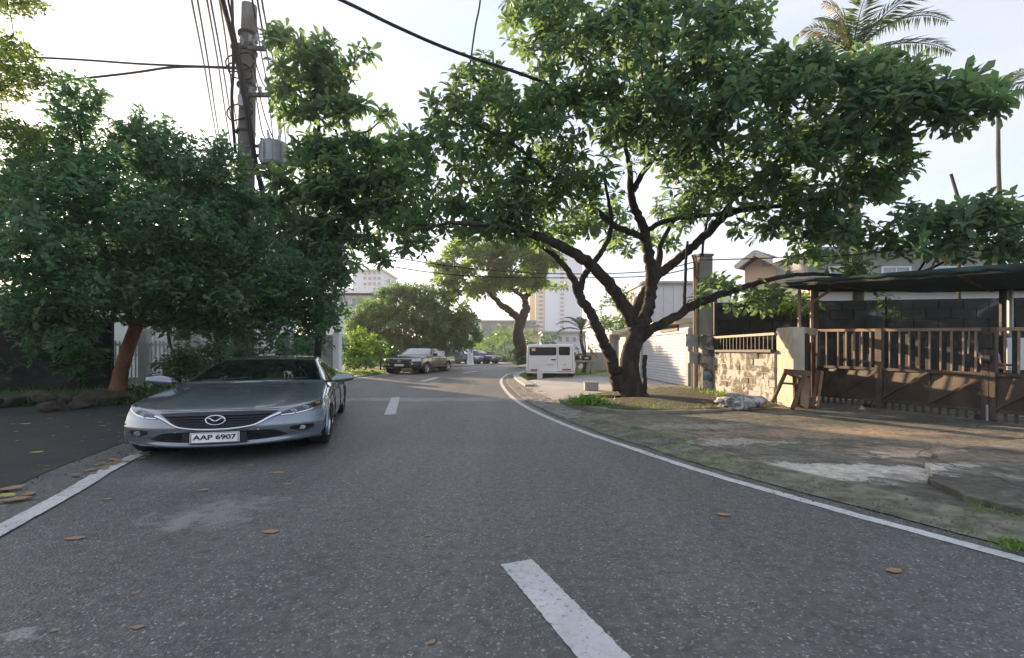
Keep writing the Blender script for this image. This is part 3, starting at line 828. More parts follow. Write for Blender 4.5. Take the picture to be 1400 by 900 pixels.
# tree with large leaves rising beside the left utility pole
DB = 14.0
limbs = [
    [(436, 545, DB, 9), (434, 500, DB, 8), (436, 450, DB, 7.5), (432, 390, DB, 7), (438, 330, DB, 6), (440, 280, DB, 5), (432, 230, DB, 4.5), (436, 180, DB, 4), (430, 130, DB - .2, 3), (436, 70, DB - .3, 1.8)],
    [(440, 285, DB, 4), (470, 262, DB - .3, 3.5), (510, 258, DB - .6, 3), (545, 275, DB - .9, 2), (575, 300, DB - 1.2, 1.5)],
    [(434, 220, DB, 3), (470, 190, DB - .2, 2.4), (505, 178, DB - .4, 1.8), (535, 150, DB - .5, 1.2)],
    [(438, 175, DB, 2.5), (415, 140, DB, 2), (405, 100, DB, 1.4)],
]
blobs = [(374, 52, 20, 16, 13.8), (388, 112, 22, 18, 13.8), (436, 62, 36, 24, 13.7), (500, 64, 14, 10, 13.6), (395, 48, 22, 14, 13.8), (412, 95, 34, 26, 13.8), (452, 95, 34, 28, 13.7), (398, 150, 26, 18, 14), (450, 150, 40, 24, 13.8), (492, 142, 18, 12, 13.6), (420, 205, 36, 26, 14),
         (480, 205, 38, 26, 13.7), (532, 210, 24, 18, 13.5), (526, 152, 20, 10, 13.5), (540, 248, 34, 28, 13.2), (470, 255, 48, 26, 13.8), (425, 255, 34, 22, 14), (405, 300, 40, 26, 14), (480, 300, 45, 26, 13.6), (540, 290, 30, 22, 13.2), (505, 332, 26, 16, 13.2), (455, 360, 40, 24, 14), (400, 350, 36, 24, 14.2), (442, 262, 34, 28, 13.2), (440, 312, 34, 26, 13.2), (388, 235, 24, 16, 13.9), (372, 275, 26, 20, 13.9), (555, 195, 28, 18, 13.2), (462, 215, 50, 36, 13.8), (445, 130, 34, 36, 13.8), (505, 245, 56, 36, 13.5), (440, 335, 40, 22, 14), (360, 275, 20, 18, 14)]
make_tree('tree', 'tall tree with large drooping leaves beside the wooden utility pole', limbs, blobs, dict(len=0.34, wid=0.135, k=10, stray=5, droop=0.25, obo=True), 21, density=1.55, leafmat='leaf_big', thick=.6)

# dense small-leaved tree over the parked sedan, reddish trunk
DL = 12.2
limbs = [
    [(158, 548, DL, 15), (163, 520, DL, 12.5), (170, 490, DL, 11.5), (179, 465, DL, 11), (187, 445, DL, 10)],
    [(186, 448, DL, 8), (205, 415, DL, 7), (235, 380, DL, 6), (262, 330, DL, 5), (280, 280, DL, 3.5), (290, 230, DL, 2)],
    [(184, 450, DL, 8), (170, 410, DL - .2, 7), (150, 360, DL - .5, 6), (130, 300, DL - .8, 4.5), (118, 230, DL - 1, 3), (105, 150, DL - .8, 1.6)],
    [(230, 385, DL, 4), (280, 370, DL, 3.8), (330, 365, DL + .2, 3), (390, 380, DL + .4, 2.2), (440, 395, DL + .6, 1.5)],
    [(155, 370, DL - .5, 4), (110, 350, DL - 1, 3.6), (60, 330, DL - 1.8, 3), (10, 320, DL - 2.5, 2.2)],
    [(187, 445, DL, 5), (215, 440, DL + .1, 4), (260, 430, DL + .2, 3), (320, 430, DL + .3, 2)],
    [(190, 440, DL + .2, 5), (225, 440, DL + .6, 3.4), (232, 470, DL + .6, 2.4), (245, 500, DL + .6, 1.6)],
]
blobs = [(60, 260, 80, 55, 10.4), (40, 330, 80, 55, 9.8), (120, 230, 60, 42, 11), (100, 165, 34, 36, 11.3), (85, 120, 16, 18, 11.2), (128, 130, 16, 22, 11.3), (200, 205, 48, 42, 12), (240, 228, 55, 46, 12), (292, 245, 46, 46, 12.4),
         (170, 300, 80, 55, 11), (250, 318, 80, 55, 11.6), (330, 310, 50, 50, 12.4), (100, 400, 90, 46, 10.4), (200, 388, 80, 46, 11.2), (290, 398, 70, 46, 11.6), (370, 378, 58, 46, 12.1), (420, 398, 46, 42, 12.5), (450, 368, 34, 32, 12.9),
         (335, 438, 60, 26, 12.1), (415, 438, 40, 22, 12.5), (260, 436, 50, 22, 11.8), (20, 420, 60, 26, 9.8), (300, 285, 48, 36, 12.4), (60, 205, 38, 28, 11.4), (70, 440, 70, 24, 10.4), (165, 180, 24, 18, 11.8), (190, 170, 14, 20, 12), (300, 205, 14, 22, 12.4), (385, 430, 40, 20, 12.3), (440, 430, 30, 20, 12.7)]
make_tree('tree', 'dense small-leaved tree with reddish trunk overhanging the parked silver sedan', limbs, blobs, dict(len=0.175, wid=0.085, k=13, shoot=0.5, droop=0.12), 31,
          bark='bark_red', leafmat='leaf_left', style='spray', density=4.3, thick=.75)
# backing trees behind and left of it, leafed densely to block the light
limbs = [[(300, 540, 18, 9), (302, 480, 18, 8), (298, 400, 18, 6), (295, 320, 18, 4), (290, 240, 18, 2)], [(299, 410, 18, 4), (360, 370, 18, 3), (430, 340, 18, 1.5)], [(298, 400, 18, 4), (230, 350, 18, 3), (170, 320, 18, 1.5)]]
blobs = [(200, 280, 70, 50, 18), (290, 270, 60, 46, 18), (360, 320, 60, 50, 18), (270, 350, 80, 50, 18), (180, 370, 80, 55, 18), (350, 400, 80, 40, 18), (430, 370, 45, 45, 18), (250, 430, 70, 35, 17.5), (440, 425, 35, 26, 18), (220, 225, 50, 25, 18), (380, 270, 30, 30, 18.5), (455, 320, 30, 26, 18.5)]
make_tree('tree', 'dark leafy tree standing behind the white fence and the pole', limbs, blobs, dict(len=0.27, wid=0.13, k=12, shoot=0.7, droop=0.15), 32, leafmat='leaf_left', style='spray', density=3.6)
limbs = [[(-60, 545, 14, 12), (-55, 480, 14, 10), (-50, 400, 14, 8), (-40, 300, 14, 5), (-30, 220, 14, 2)], [(-50, 400, 14, 5), (20, 370, 14, 4), (80, 350, 14, 2)], [(-50, 380, 14, 5), (-150, 340, 14, 4), (-240, 300, 14, 2)]]
blobs = [(20, 260, 70, 50, 14), (-60, 240, 90, 60, 14), (60, 340, 80, 50, 14), (-60, 350, 90, 60, 14), (40, 420, 80, 40, 14), (-70, 440, 90, 40, 14), (-180, 300, 100, 80, 14), (-200, 420, 100, 60, 14), (110, 300, 50, 40, 14), (40, 470, 60, 30, 13.4), (-60, 490, 80, 30, 13.4), (100, 450, 40, 30, 13.6)]
make_tree('tree', 'dark dense tree over the boulders at the left edge', limbs, blobs, dict(len=0.24, wid=0.12, k=12, shoot=0.6, droop=0.15), 33, leafmat='leaf_left', style='spray', density=1.3)
# pale feathery tree at the top left corner
limbs = [[(-90, 560, 10.5, 14), (-80, 450, 10.5, 12), (-75, 300, 10.5, 10), (-60, 200, 10.3, 8), (-30, 150, 10, 5), (0, 125, 9.8, 3), (35, 100, 9.6, 1.8)],
         [(-60, 205, 10.3, 5), (-20, 190, 10, 3.5), (20, 185, 9.8, 2), (50, 178, 9.6, 1.3)]]
blobs = [(22, 85, 36, 24, 9.7), (5, 120, 34, 18, 9.8), (50, 105, 24, 14, 9.6), (12, 62, 22, 12, 9.7), (30, 185, 40, 18, 9.7), (0, 170, 30, 16, 9.9), (-40, 100, 40, 50, 10), (-50, 180, 40, 40, 10.2), (30, 4, 40, 6, 9.7, .5, 10)]
make_tree('tree', 'pale feathery-leaved tree reaching in at the top left corner', limbs, blobs, dict(len=0.115, wid=0.055, k=16, shoot=0.5, droop=0.1), 41, leafmat='leaf_pale', style='spray', density=4.0, thick=.6)

# sunlit tree with crooked trunk farther up the road
DF = 38.0
limbs = [[(716, 498, DF, 13), (712, 475, DF, 11), (708, 455, DF, 10), (713, 436, DF, 9)],
         [(711, 440, DF, 7), (702, 430, DF, 6.5), (692, 422, DF, 6), (682, 414, DF, 5), (672, 404, DF - .5, 4), (655, 385, DF - 1, 2.5)],
         [(714, 437, DF, 8), (719, 422, DF, 7), (718, 408, DF, 5), (725, 398, DF, 4.5), (730, 380, DF - .5, 3), (735, 360, DF - 1, 2)],
         [(718, 410, DF, 4.5), (708, 400, DF - .5, 3.5), (697, 392, DF - 1, 2.5), (690, 370, DF - 1, 1.6)]]
blobs = [(615, 365, 30, 24, 36), (660, 362, 42, 32, 36), (705, 362, 42, 34, 36), (738, 362, 26, 30, 36.5), (640, 392, 36, 14, 36), (690, 388, 46, 14, 37), (612, 388, 18, 12, 36), (650, 340, 42, 20, 36.5), (750, 352, 18, 22, 37), (700, 340, 45, 18, 37), (730, 388, 22, 12, 37), (760, 392, 14, 5, 37)]
make_tree('tree', 'sunlit golden-green tree with crooked trunk behind the white van', limbs, blobs, dict(len=0.50, wid=0.26, k=12, stray=3, droop=0.2), 51, leafmat='leaf_gold', density=4.5, twig_r=0.02, thick=.78)

# round mango-like tree behind the pickup, with whitewashed trunk foot
DR = 33.0
limbs = [[(600, 505, DR, 8), (598, 480, DR, 7), (596, 455, DR, 6), (592, 430, DR, 4)],
         [(597, 470, DR, 5), (570, 450, DR, 4), (545, 430, DR, 3), (520, 430, DR, 2)],
         [(597, 465, DR, 5), (620, 450, DR, 4), (640, 440, DR, 3)]]
blobs = [(562, 398, 36, 14, 32), (585, 405, 34, 16, 32), (535, 415, 42, 24, 31.5), (595, 425, 48, 30, 32), (632, 445, 26, 28, 32.5), (505, 435, 28, 24, 32), (560, 445, 60, 34, 31), (605, 468, 48, 22, 31.5), (540, 470, 50, 18, 31.5), (640, 460, 20, 12, 32.5), (495, 455, 22, 16, 32), (575, 480, 50, 12, 32), (515, 478, 36, 16, 32), (490, 440, 22, 18, 32), (525, 438, 40, 26, 32), (545, 400, 26, 14, 32), (610, 440, 40, 24, 32)]
make_tree('tree', 'broad rounded dense tree behind the dark pickup truck', limbs, blobs, dict(len=0.42, wid=0.17, k=13, stray=3, droop=0.22), 61, leafmat='leaf_round', density=6.0, twig_r=0.02, doff=3.6)
# hazy tree behind the big trunk, in front of the white building
limbs = [[(848, 512, 34, 5), (846, 480, 34, 4), (850, 450, 34, 3), (855, 420, 34, 2)]]
blobs = [(858, 405, 32, 20, 34), (838, 430, 32, 26, 33), (870, 425, 26, 22, 34), (822, 445, 18, 16, 33), (850, 450, 34, 14, 33)]
make_tree('tree', 'hazy bushy tree showing behind the big forked trunk before the white building', limbs, blobs, dict(len=0.34, wid=0.16, k=12, shoot=0.9, droop=0.15), 71, leafmat='leaf_round', style='spray', density=3.2, twig_r=0.015)

def shrub(name, label, px, pbase, d, blobs, leaf, mat, seed, density=1.5, style='spray', group=None, z=0.0, cat='shrub'):
    top = min(b[1] - b[3] * 0.3 for b in blobs)
    density *= 3.2 if d > 20 else 1.8
    limbs = [[(px, pbase, d, 1.6 * 20 / d), (px + 1, pbase - (pbase - top) * .4, d, 1.2 * 20 / d), (px - 1, top, d, .6 * 20 / d)]]
    return make_tree(name, label, limbs, blobs, leaf, seed, leafmat=mat, style=style, density=density, group=group, cat=cat, twig_r=0.008)
SL = dict(len=0.26, wid=0.12, k=12, shoot=0.5, droop=0.2)
shrub('shrub', 'lime-green layered shrub left of the round tree', 492, 500, 27, [(490, 462, 28, 11, 27), (500, 475, 24, 12, 27), (480, 480, 16, 12, 27), (512, 470, 14, 8, 27), (495, 488, 26, 10, 27)], SL, 'leaf_shrub', 101, 2.6)
shrub('shrub', 'bright low leafy plant at the grass edge left of the pickup', 500, 505, 25.5, [(500, 494, 14, 8, 25.5), (515, 497, 10, 6, 25.5), (484, 497, 12, 6, 25.5)], SL, 'leaf_shrub', 102)
shrub('shrub', 'dark green shrub against the grey pillar behind the sedan', 470, 500, 26, [(472, 488, 14, 14, 26), (468, 470, 10, 14, 26)], SL, 'leaf_left', 103)
FL = dict(len=0.4, wid=0.2, k=12, shoot=0.9, droop=0.2)
shrub('shrub', 'feathery green roadside bush behind the blue vehicle', 690, 495, 52, [(690, 478, 20, 14, 52), (678, 470, 18, 12, 53), (700, 485, 12, 9, 51)], FL, 'leaf_round', 104)
shrub('shrub', 'grey-green bush at the foot of the crooked trunk', 708, 499, 36.5, [(704, 487, 11, 9, 36.5), (716, 491, 8, 7, 36.5)], FL, 'leaf_mid', 105)
shrub('shrub', 'dark green bush right of the crooked trunk above the van roof', 742, 490, 46, [(735, 466, 20, 13, 46), (752, 463, 14, 9, 46), (725, 475, 10, 10, 46)], FL, 'leaf_mid', 106)
shrub('tree', 'low far tree line clump above the blue vehicle', 680, 470, 68, [(680, 456, 24, 12, 68), (660, 462, 18, 12, 70), (700, 455, 18, 10, 70), (720, 458, 14, 9, 70)], dict(len=0.6, wid=0.3, k=12, shoot=1.2, droop=0.2), 'leaf_round', 107, cat='tree')
shrub('shrub', 'leafy understorey plant beside the gate post behind the boulders', 108, 540, 12.6, [(100, 485, 28, 18, 12.6), (122, 478, 22, 20, 12.8), (95, 505, 24, 14, 12.5), (122, 505, 20, 14, 12.7)], dict(len=0.26, wid=0.11, k=11, shoot=0.45, droop=0.25), 'leaf_mid', 108, 1.1)
shrub('shrub', 'bright leafy plant at the foot of the reddish trunk', 182, 545, 12.6, [(184, 528, 13, 10, 12.4), (176, 535, 10, 8, 12.3), (196, 532, 10, 8, 12.6)], dict(len=0.15, wid=0.08, k=11, shoot=0.3, droop=0.2), 'leaf_shrub', 109)
shrub('shrub', 'dark glossy shrub between the reddish trunk and the sedan mirror', 245, 545, 12.8, [(238, 495, 30, 22, 12.8), (262, 490, 26, 22, 13), (230, 520, 22, 16, 12.6), (285, 478, 26, 16, 13.2)], dict(len=0.24, wid=0.09, k=11, shoot=0.45, droop=0.25), 'leaf_left', 110, 1.4)
shrub('shrub', 'sunlit leafy bush behind the sedan roof', 395, 520, 17, [(400, 470, 36, 16, 17), (350, 470, 30, 14, 17), (438, 462, 16, 12, 17.5), (310, 475, 30, 14, 17)], dict(len=0.26, wid=0.12, k=11, shoot=0.5, droop=0.25), 'leaf_mid', 111, 1.1)
shrub('shrub', 'rounded green hedge clump left of the pickup nose', 520, 506, 29, [(520, 488, 16, 12, 29), (505, 482, 18, 12, 29), (535, 485, 16, 12, 29.5), (480, 490, 20, 12, 28), (510, 470, 26, 10, 30), (490, 496, 24, 8, 28)], SL, 'leaf_mid', 117, 2.4)
shrub('shrub', 'dark bush filling the gap under the round tree behind the pickup', 590, 505, 34, [(560, 490, 30, 12, 34), (600, 488, 30, 12, 34), (535, 492, 20, 10, 34)], SL, 'leaf_left', 118)
shrub('shrub', 'dark bush in front of the white fence right of the reddish trunk', 300, 545, 14.4, [(290, 500, 40, 24, 14.4), (340, 490, 40, 26, 14.4), (255, 505, 30, 22, 14.2), (390, 480, 36, 24, 14.8), (425, 470, 24, 20, 15)], dict(len=0.24, wid=0.1, k=11, shoot=0.45, droop=0.25), 'leaf_left', 119, 1.3)
shrub('shrub', 'wide roadside thicket left of the crooked trunk', 672, 497, 58, [(665, 470, 22, 16, 58), (690, 462, 24, 16, 60), (650, 478, 16, 12, 57), (715, 468, 16, 14, 58)], FL, 'leaf_round', 120)
# sapling behind the gate, wall creepers
shrub('sapling', 'slender bright sapling standing behind the rusty gate', 1212, 520, 10.8, [(1210, 412, 20, 8, 10.8), (1216, 425, 14, 10, 10.8), (1212, 440, 12, 8, 10.8), (1195, 408, 8, 5, 10.8)], dict(len=0.13, wid=0.055, k=9, shoot=0.3, droop=0.2), 'leaf_shrub', 112, 1.5)
shrub('shrub', 'leafy bush spilling over the dark wall behind the railing', 1085, 520, 13.5, [(1080, 410, 30, 14, 13), (1050, 415, 26, 12, 13), (1110, 408, 18, 10, 13), (1095, 425, 20, 10, 13)], dict(len=0.24, wid=0.1, k=10, shoot=0.4, droop=0.25), 'leaf_shrub', 113, 1.2)

# palms
def frond(root, base, azim, elev, length, droop, n=48, lw=0.05, ll=0.55, mat='leaf_palm', seed=0):
    rng = np.random.default_rng(seed)
    pts = []
    p = Vector(base); e = elev
    for i in range(n + 1):
        pts.append(p.copy())
        d = Vector((math.sin(azim) * math.cos(e), math.cos(azim) * math.cos(e), math.sin(e)))
        p = p + d * (length / n); e -= droop / n * (0.4 + 1.4 * i / n)
    mb = MB(); mb.tube(pts[::3] + [pts[-1]], [0.035 * length / 3 * (1 - 0.85 * i / (len(pts[::3]))) for i in range(len(pts[::3]) + 1)], 5)
    P, T, N = [], [], []
    for i in range(3, n + 1):
        t = (pts[i] - pts[i - 1]).normalized()
        b = t.cross(Vector((0, 0, 1))).normalized(); u = b.cross(t)
        for s in (-1, 1):
            d = (b * s * 0.85 + t * 0.65 + u * 0.18 + Vector((0, 0, -0.28)) + Vector(rng.normal(size=3)) * 0.1).normalized()
            P.append(pts[i][:]); T.append(d[:]); N.append(u[:])
    P, T, N = map(np.array, (P, T, N))
    k = np.tile(np.linspace(0, 1, len(P) // 2)[:, None], (1, 2)).ravel()
    L = ll * np.sin(0.35 + 2.5 * k) * rng.uniform(.85, 1.1, len(P))
    V, Fq = leaf_arrays(P, T, N, L, np.full(len(P), lw), 0.22, 0.4)
    for q in Fq: pass
    mb.add(V.tolist(), Fq.tolist(), 1)
    return mb.build('frond', [M['twig'], M[mat]], root)

def palm(label, px, pytop, d, dirs, length, seed, trunk_r=0.16, pbase=520, ll=0.75, dead=()):
    top = A(px, pytop, d)
    root = empty('palm_tree', (top.x, top.y, 0)); tag(root, label, 'palm tree')
    mb = MB(); k = 14
    mb.tube([(0.12 * math.sin(i * .4), 0, top.z * i / k) for i in range(k + 1)], [trunk_r * (1.25 - .5 * i / k) * (1 + .06 * (i % 2)) for i in range(k + 1)], 10, wob=.1)
    mb.build('trunk', M['twig'], root, smooth=True)
    for i, (az, el, dr, s) in enumerate(dirs):
        frond(root, (0.12 * math.sin(14 * .4), 0, top.z), R(az), R(el), length * s, dr, seed=seed + i, ll=ll, lw=0.055, mat='leaf_straw' if i in dead else 'leaf_palm')
    return root
palm('tall palm whose fronds rise above the big tree at the top right', 1168, 75, 17, [(90, 48, 1.2, 1.15), (95, 18, .8, 1.0), (70, 62, 1.1, .9), (-80, 60, 1.1, .6), (-20, 80, .9, .75), (20, 78, .7, .7), (-60, 85, 0.7, .7), (150, 50, 1.3, .8), (80, 0, .7, .85), (-100, 30, 1.3, .7), (200, 60, 1.4, .7), (-30, 74, 0.5, .62)], 3.3, 5, dead=(3, 6))
palm('slim palm with bare trunk at the right edge', 1368, 128, 24, [(80, 40, 1.2, 1), (100, 10, 1, .9), (-90, 45, 1.4, .8), (0, 70, 1, .8), (180, 40, 1.2, .8), (60, 65, .9, .9)], 2.2, 25, trunk_r=0.10)
r_ = palm('small garden palm with arching fronds beside the white van', 797, 452, 27, [(-90, 50, 1.6, 1.1), (-75, 25, 1.3, 1.0), (-110, 70, 1.5, .9), (90, 50, 1.6, 1), (0, 70, 1.3, .9), (180, 60, 1.5, .9), (60, 30, 1.4, .9)], 1.5, 35, trunk_r=0.09, ll=.34)
shrub('shrub', 'yellow and orange leafed plant under the small garden palm', 800, 505, 26.4, [(794, 458, 12, 8, 26.4), (808, 474, 10, 10, 26.4), (812, 484, 9, 8, 26.4)], dict(len=0.36, wid=0.08, k=9, shoot=0.3, droop=0.3), 'leaf_yellow', 115, .8)
shrub('shrub', 'green clump beside the van between garden palm and post', 791, 500, 27.5, [(790, 483, 9, 10, 27.5), (798, 490, 8, 8, 27.5)], SL, 'leaf_mid', 116, 1.4)
# ------------------------------------------------------------------ vehicles
def mat_paintwork(name, c, metal=0.6, rough=0.32, coat=1.0, dust=(0.30, 0.27, 0.22), amt=0.25):
    m, nt, b = newmat(name)
    n = noise_node(nt, 220, 2)
    fl = ramp_node(nt, n.outputs['Fac'], [(0.35, [x * .85 for x in c]), (0.65, [min(1, x * 1.2) for x in c])]).outputs['Color']
    n2 = noise_node(nt, 2.2, 7, .65, .6)
    d = ramp_node(nt, n2.outputs['Fac'], [(0.45, (0, 0, 0)), (0.75, (amt, amt, amt))]).outputs['Color']
    lnk(nt, mixc(nt, d, fl, dust), b.inputs['Base Color'])
    b.inputs['Metallic'].default_value = metal
    b.inputs['Roughness'].default_value = rough
    b.inputs['Coat Weight'].default_value = coat
    b.inputs['Coat Roughness'].default_value = 0.06
    return m
M['blue_silver'] = mat_paintwork('blue_silver_paint', (0.215, 0.247, 0.283), 0.58, 0.22)
M['dark_paint'] = mat_paintwork('dark_olive_paint', (0.16, 0.135, 0.10), 0.75, 0.25)
M['black_trim'] = mat_plain('black_trim', (0.012, 0.012, 0.013), 0.45)
M['rubber'] = mat_plain('rubber', (0.018, 0.018, 0.018), 0.85, bmp=.2)
M['glass'] = mat_glass('dark_glass')
M['glass_pale'] = mat_glass('pale_glass', (0.26, 0.30, 0.34))  # pale base colour stands in for sky reflected in the pickup windscreen
M['glass_black'] = mat_plain('black_glass', (0.010, 0.009, 0.014), 0.12, spec=.25)
M['chrome'] = mat_plain('chrome', (0.75, 0.75, 0.77), 0.12, 1.0, 0.03)
M['alloy'] = mat_plain('alloy', (0.55, 0.56, 0.58), 0.3, 0.9, 0.05)
M['lamp'] = mat_plain('lamp_glass', (0.42, 0.43, 0.45), 0.08, 0.6, 0.3, 14, coat=1.0)
M['lamp_dark'] = mat_plain('lamp_dark', (0.028, 0.029, 0.031), 0.1, 0.3, 0.5, 10, coat=1.0)
M['amber'] = mat_plain('amber', (0.34, 0.16, 0.09), 0.2, 0, 0.1, coat=1.0)
M['red_lens'] = mat_plain('red_lens', (0.28, 0.03, 0.04), 0.2, 0, 0.1, coat=1.0)
M['plate'] = mat_plain('plate_white', (0.86, 0.86, 0.84), 0.5)
M['ink'] = mat_plain('ink', (0.02, 0.02, 0.022), 0.6)
M['van_white'] = mat_paintwork('van_white', (0.87, 0.89, 0.92), 0.0, 0.35, 0.6, amt=.10)
M['navy'] = mat_paintwork('navy_paint', (0.03, 0.04, 0.075), 0.4, 0.3)
M['maroon'] = mat_paintwork('maroon_paint', (0.15, 0.03, 0.03), 0.3, 0.35)
M['beige_paint'] = mat_paintwork('beige_paint', (0.45, 0.40, 0.33), 0.3, 0.35)

def wheel_parts(root, x, y, r, w, mat_rim='alloy', side=1, spokes=10):
    """tyre and rim of one wheel; axle along y"""
    mb = MB(); n = 36
    prof = [(-w / 2, r * .68), (-w / 2 - .008, r * .8), (-w / 2 + .01, r * .95), (-w / 2 + .035, r), (w / 2 - .035, r), (w / 2 - .01, r * .95), (w / 2 + .008, r * .8), (w / 2, r * .68)]
    P = [[Vector((x + q[1] * math.cos(2 * math.pi * i / n), y + q[0], r + q[1] * math.sin(2 * math.pi * i / n))) for q in prof] for i in range(n + 1)]
    mb.grid(P)
    t = mb.build('tyre', M['rubber'], root, smooth=True, fixn=True)
    mb = MB()
    yo = y + side * w * 0.36
    prof = [(y - side * w * .3, r * .66), (yo, r * .68), (yo + side * .02, r * .66), (yo - side * .015, r * .60)]
    mb.grid([[Vector((x + q[1] * math.cos(2 * math.pi * i / n), q[0], r + q[1] * math.sin(2 * math.pi * i / n))) for q in prof] for i in range(n + 1)])
    for k in range(spokes):
        a = 2 * math.pi * k / spokes
        mb.bar((x + .04 * math.cos(a), yo + side * .0, r + .04 * math.sin(a)), (x + r * .63 * math.cos(a), yo - side * .012, r + r * .63 * math.sin(a)), .032, .03, up=(0, 1, 0))
    mb.tube([(x, yo - .03, r), (x, yo + side * .018, r)], r * .2, 14)
    rm = mb.build('rim', M[mat_rim], t)
    mb = MB(); mb.tube([(x, yo - side * .05, r), (x, yo - side * .08, r)], r * .62, 24)
    mb.build('brake_disc', M['black_trim'], t)

class Shell:
    """car skin from a centreline profile: rows (x, z, half width, edge drop, edge setback)"""
    def __init__(self, rows, hood, deck, belt, side, nsub=8, nv=24, ridge=0.0):
        self.ridge = ridge
        self.rows = rows
        C = cr(rows, nsub)
        self.C, self.nsub, self.nv = C, nsub, nv
        self.hood, self.deck = hood * nsub, deck * nsub
        self.belt, self.sd = belt, side
        self.vv = np.linspace(-1, 1, 2 * nv + 1)
        self.top = [[self.tp(c, v) for v in self.vv] for c in C]
        self.lat = [self.col(i) for i in range(self.hood, self.deck + 1)]
    def tp(self, c, v, off=0.0):
        x, z, w, dz, dx = c
        a = abs(v)
        rg = self.ridge * math.exp(-((a - .60) / .13) ** 2) * max(0, min(1, (x - 1.0) / .25)) * max(0, min(1, (2.2 - x) / .5)) if self.ridge and z > .7 else 0.0
        return Vector((x - dx * a ** 2.4, w * v, z + dz * a ** 2.6 + rg))
    def edge(self, i): return self.tp(self.C[i], 1.0)
    def col(self, i):
        n = 20
        if i == self.hood or i == self.deck:
            rng_ = range(self.hood, -1, -1) if i == self.hood else range(self.deck, len(self.C))
            pts = [self.edge(k) for k in rng_]
            return resample(pts, n + 9)
        e = self.edge(i)
        bz, by = self.belt(e.x)
        y1, z1, y2, z2, y3, z3, y4, z4 = self.sd(e.x)
        if e.z > bz + .05:
            k = (e.z - bz)
            pb = Vector((e.x, by, bz)); pa = e.lerp(pb, .5) + Vector((0, .02 * min(1, k / .3), 0))
        else:
            pb = Vector((e.x, max(e.y + .03, min(by, e.y + .07)), e.z - .02)); pa = e.lerp(pb, .5) + Vector((0, .004, .004))
        zt = pb.z
        pts = [e, pa, pb, Vector((e.x, y1, min(z1, zt - .04))), Vector((e.x, y2, min(z2, zt - .12))), Vector((e.x, y3, z3)), Vector((e.x, y4, z4))]
        P = cr([p[:] for p in pts], 5)
        out = [Vector(p) for p in P]
        return resample_idx(out, n + 9)
    def mesh(self, name, mat, root, arches=(), ar=0.37):
        mb = MB()
        mb.grid(self.top)
        for s in (1, -1):
            P = [[Vector((p.x, p.y * s, p.z)) for p in c] for c in self.lat]
            r, c = len(P), len(P[0])
            vs = [p for row in P for p in row]
            fs = []
            for i in range(r - 1):
                for j in range(c - 1):
                    q = (i * c + j, i * c + j + 1, (i + 1) * c + j + 1, (i + 1) * c + j)
                    m = (vs[q[0]] + vs[q[2]]) / 2
                    if any((m.x - ax) ** 2 + (m.z - ar * .92) ** 2 < (ar) ** 2 for ax in arches): continue
                    fs.append(q if s > 0 else q[::-1])
            mb.add(vs, fs)
        o = mb.build(name, mat, root, smooth=True, fixn=True)
        self.bvh = BVHTree.FromPolygons([Vector(v) for v in mb.v], mb.f)
        return o
    def toppatch(self, u0, u1, v0, v1, off, name, mat, root, n=10, m=16):
        """pane lying on the top skin between profile rows u0..u1"""
        g = []
        for i in range(n + 1):
            u = (u0 + (u1 - u0) * i / n) * self.nsub
            k = min(int(u), len(self.C) - 2); c = self.C[k] + (self.C[k + 1] - self.C[k]) * (u - k)
            row = []
            for j in range(m + 1):
                v = v0 + (v1 - v0) * j / m
                row.append(self.tp(c, v))
            g.append(row)
        g = push(g, off)
        mb = MB(); mb.grid(g)
        return mb.build(name, mat, root, smooth=True, fixn=True)
    def sidepatch(self, i0, i1, r0, r1, s, off, name, mat, root, slant0=0, slant1=0):
        n, m = 14, 6
        g = []
        for i in range(n + 1):
            row = []
            for j in range(m + 1):
                f = j / m
                a0 = i0 + slant0 * (1 - f); a1 = i1 + slant1 * (1 - f)
                u = a0 + (a1 - a0) * i / n
                u = min(max(u, 0.01), len(self.lat) - 1.01)
                k = int(u)
                rr = r0 + (r1 - r0) * f; q = int(rr)
                def at(kk):
                    c = self.lat[kk]
                    return c[q].lerp(c[min(q + 1, len(c) - 1)], rr - q)
                p = at(k).lerp(at(k + 1), u - k)
                row.append(Vector((p.x, (p.y + off) * s, p.z)))
            g.append(row)
        mb = MB(); mb.grid(g)
        return mb.build(name, mat, root, smooth=True, fixn=True)
    def front(self, A_, B_, ns, nt, off, name, mat, root, direction=(-1, 0, 0), solid=0.0, xs=4.0):
        """strip between two curves given as (y, z) points seen along x, laid on the skin"""
        a = [Vector((p[0], p[1])) for p in A_]; b = [Vector((p[0], p[1])) for p in B_]
        def along(c, t):
            t *= len(c) - 1; k = min(int(t), len(c) - 2)
            return c[k].lerp(c[k + 1], t - k)
        a = [Vector(p) for p in cr([p[:] for p in a], 6)] if len(a) > 2 else a
        b = [Vector(p) for p in cr([p[:] for p in b], 6)] if len(b) > 2 else b
        g = []
        dv = Vector(direction)
        for i in range(ns + 1):
            row = []
            for j in range(nt + 1):
                p = along(a, i / ns).lerp(along(b, i / ns), j / nt)
                hit = self.bvh.ray_cast(Vector((xs, p[0], p[1])) if dv.x < 0 else Vector((-xs, p[0], p[1])), dv)
                q = hit[0] if hit[0] is not None else Vector((row[-1].x if row else 2.0, p[0], p[1]))
                row.append(q - dv * off)
            g.append(row)
        mb = MB(); mb.grid(g)
        o = mb.build(name, mat, root, smooth=True, fixn=True)
        if solid:
            md = o.modifiers.new('s', 'SOLIDIFY'); md.thickness = solid; md.offset = 0
        return o
def resample_idx(c, n):
    out = []
    for i in range(n):
        t = i / (n - 1) * (len(c) - 1); k = min(int(t), len(c) - 2)
        out.append(c[k].lerp(c[k + 1], t - k))
    return out
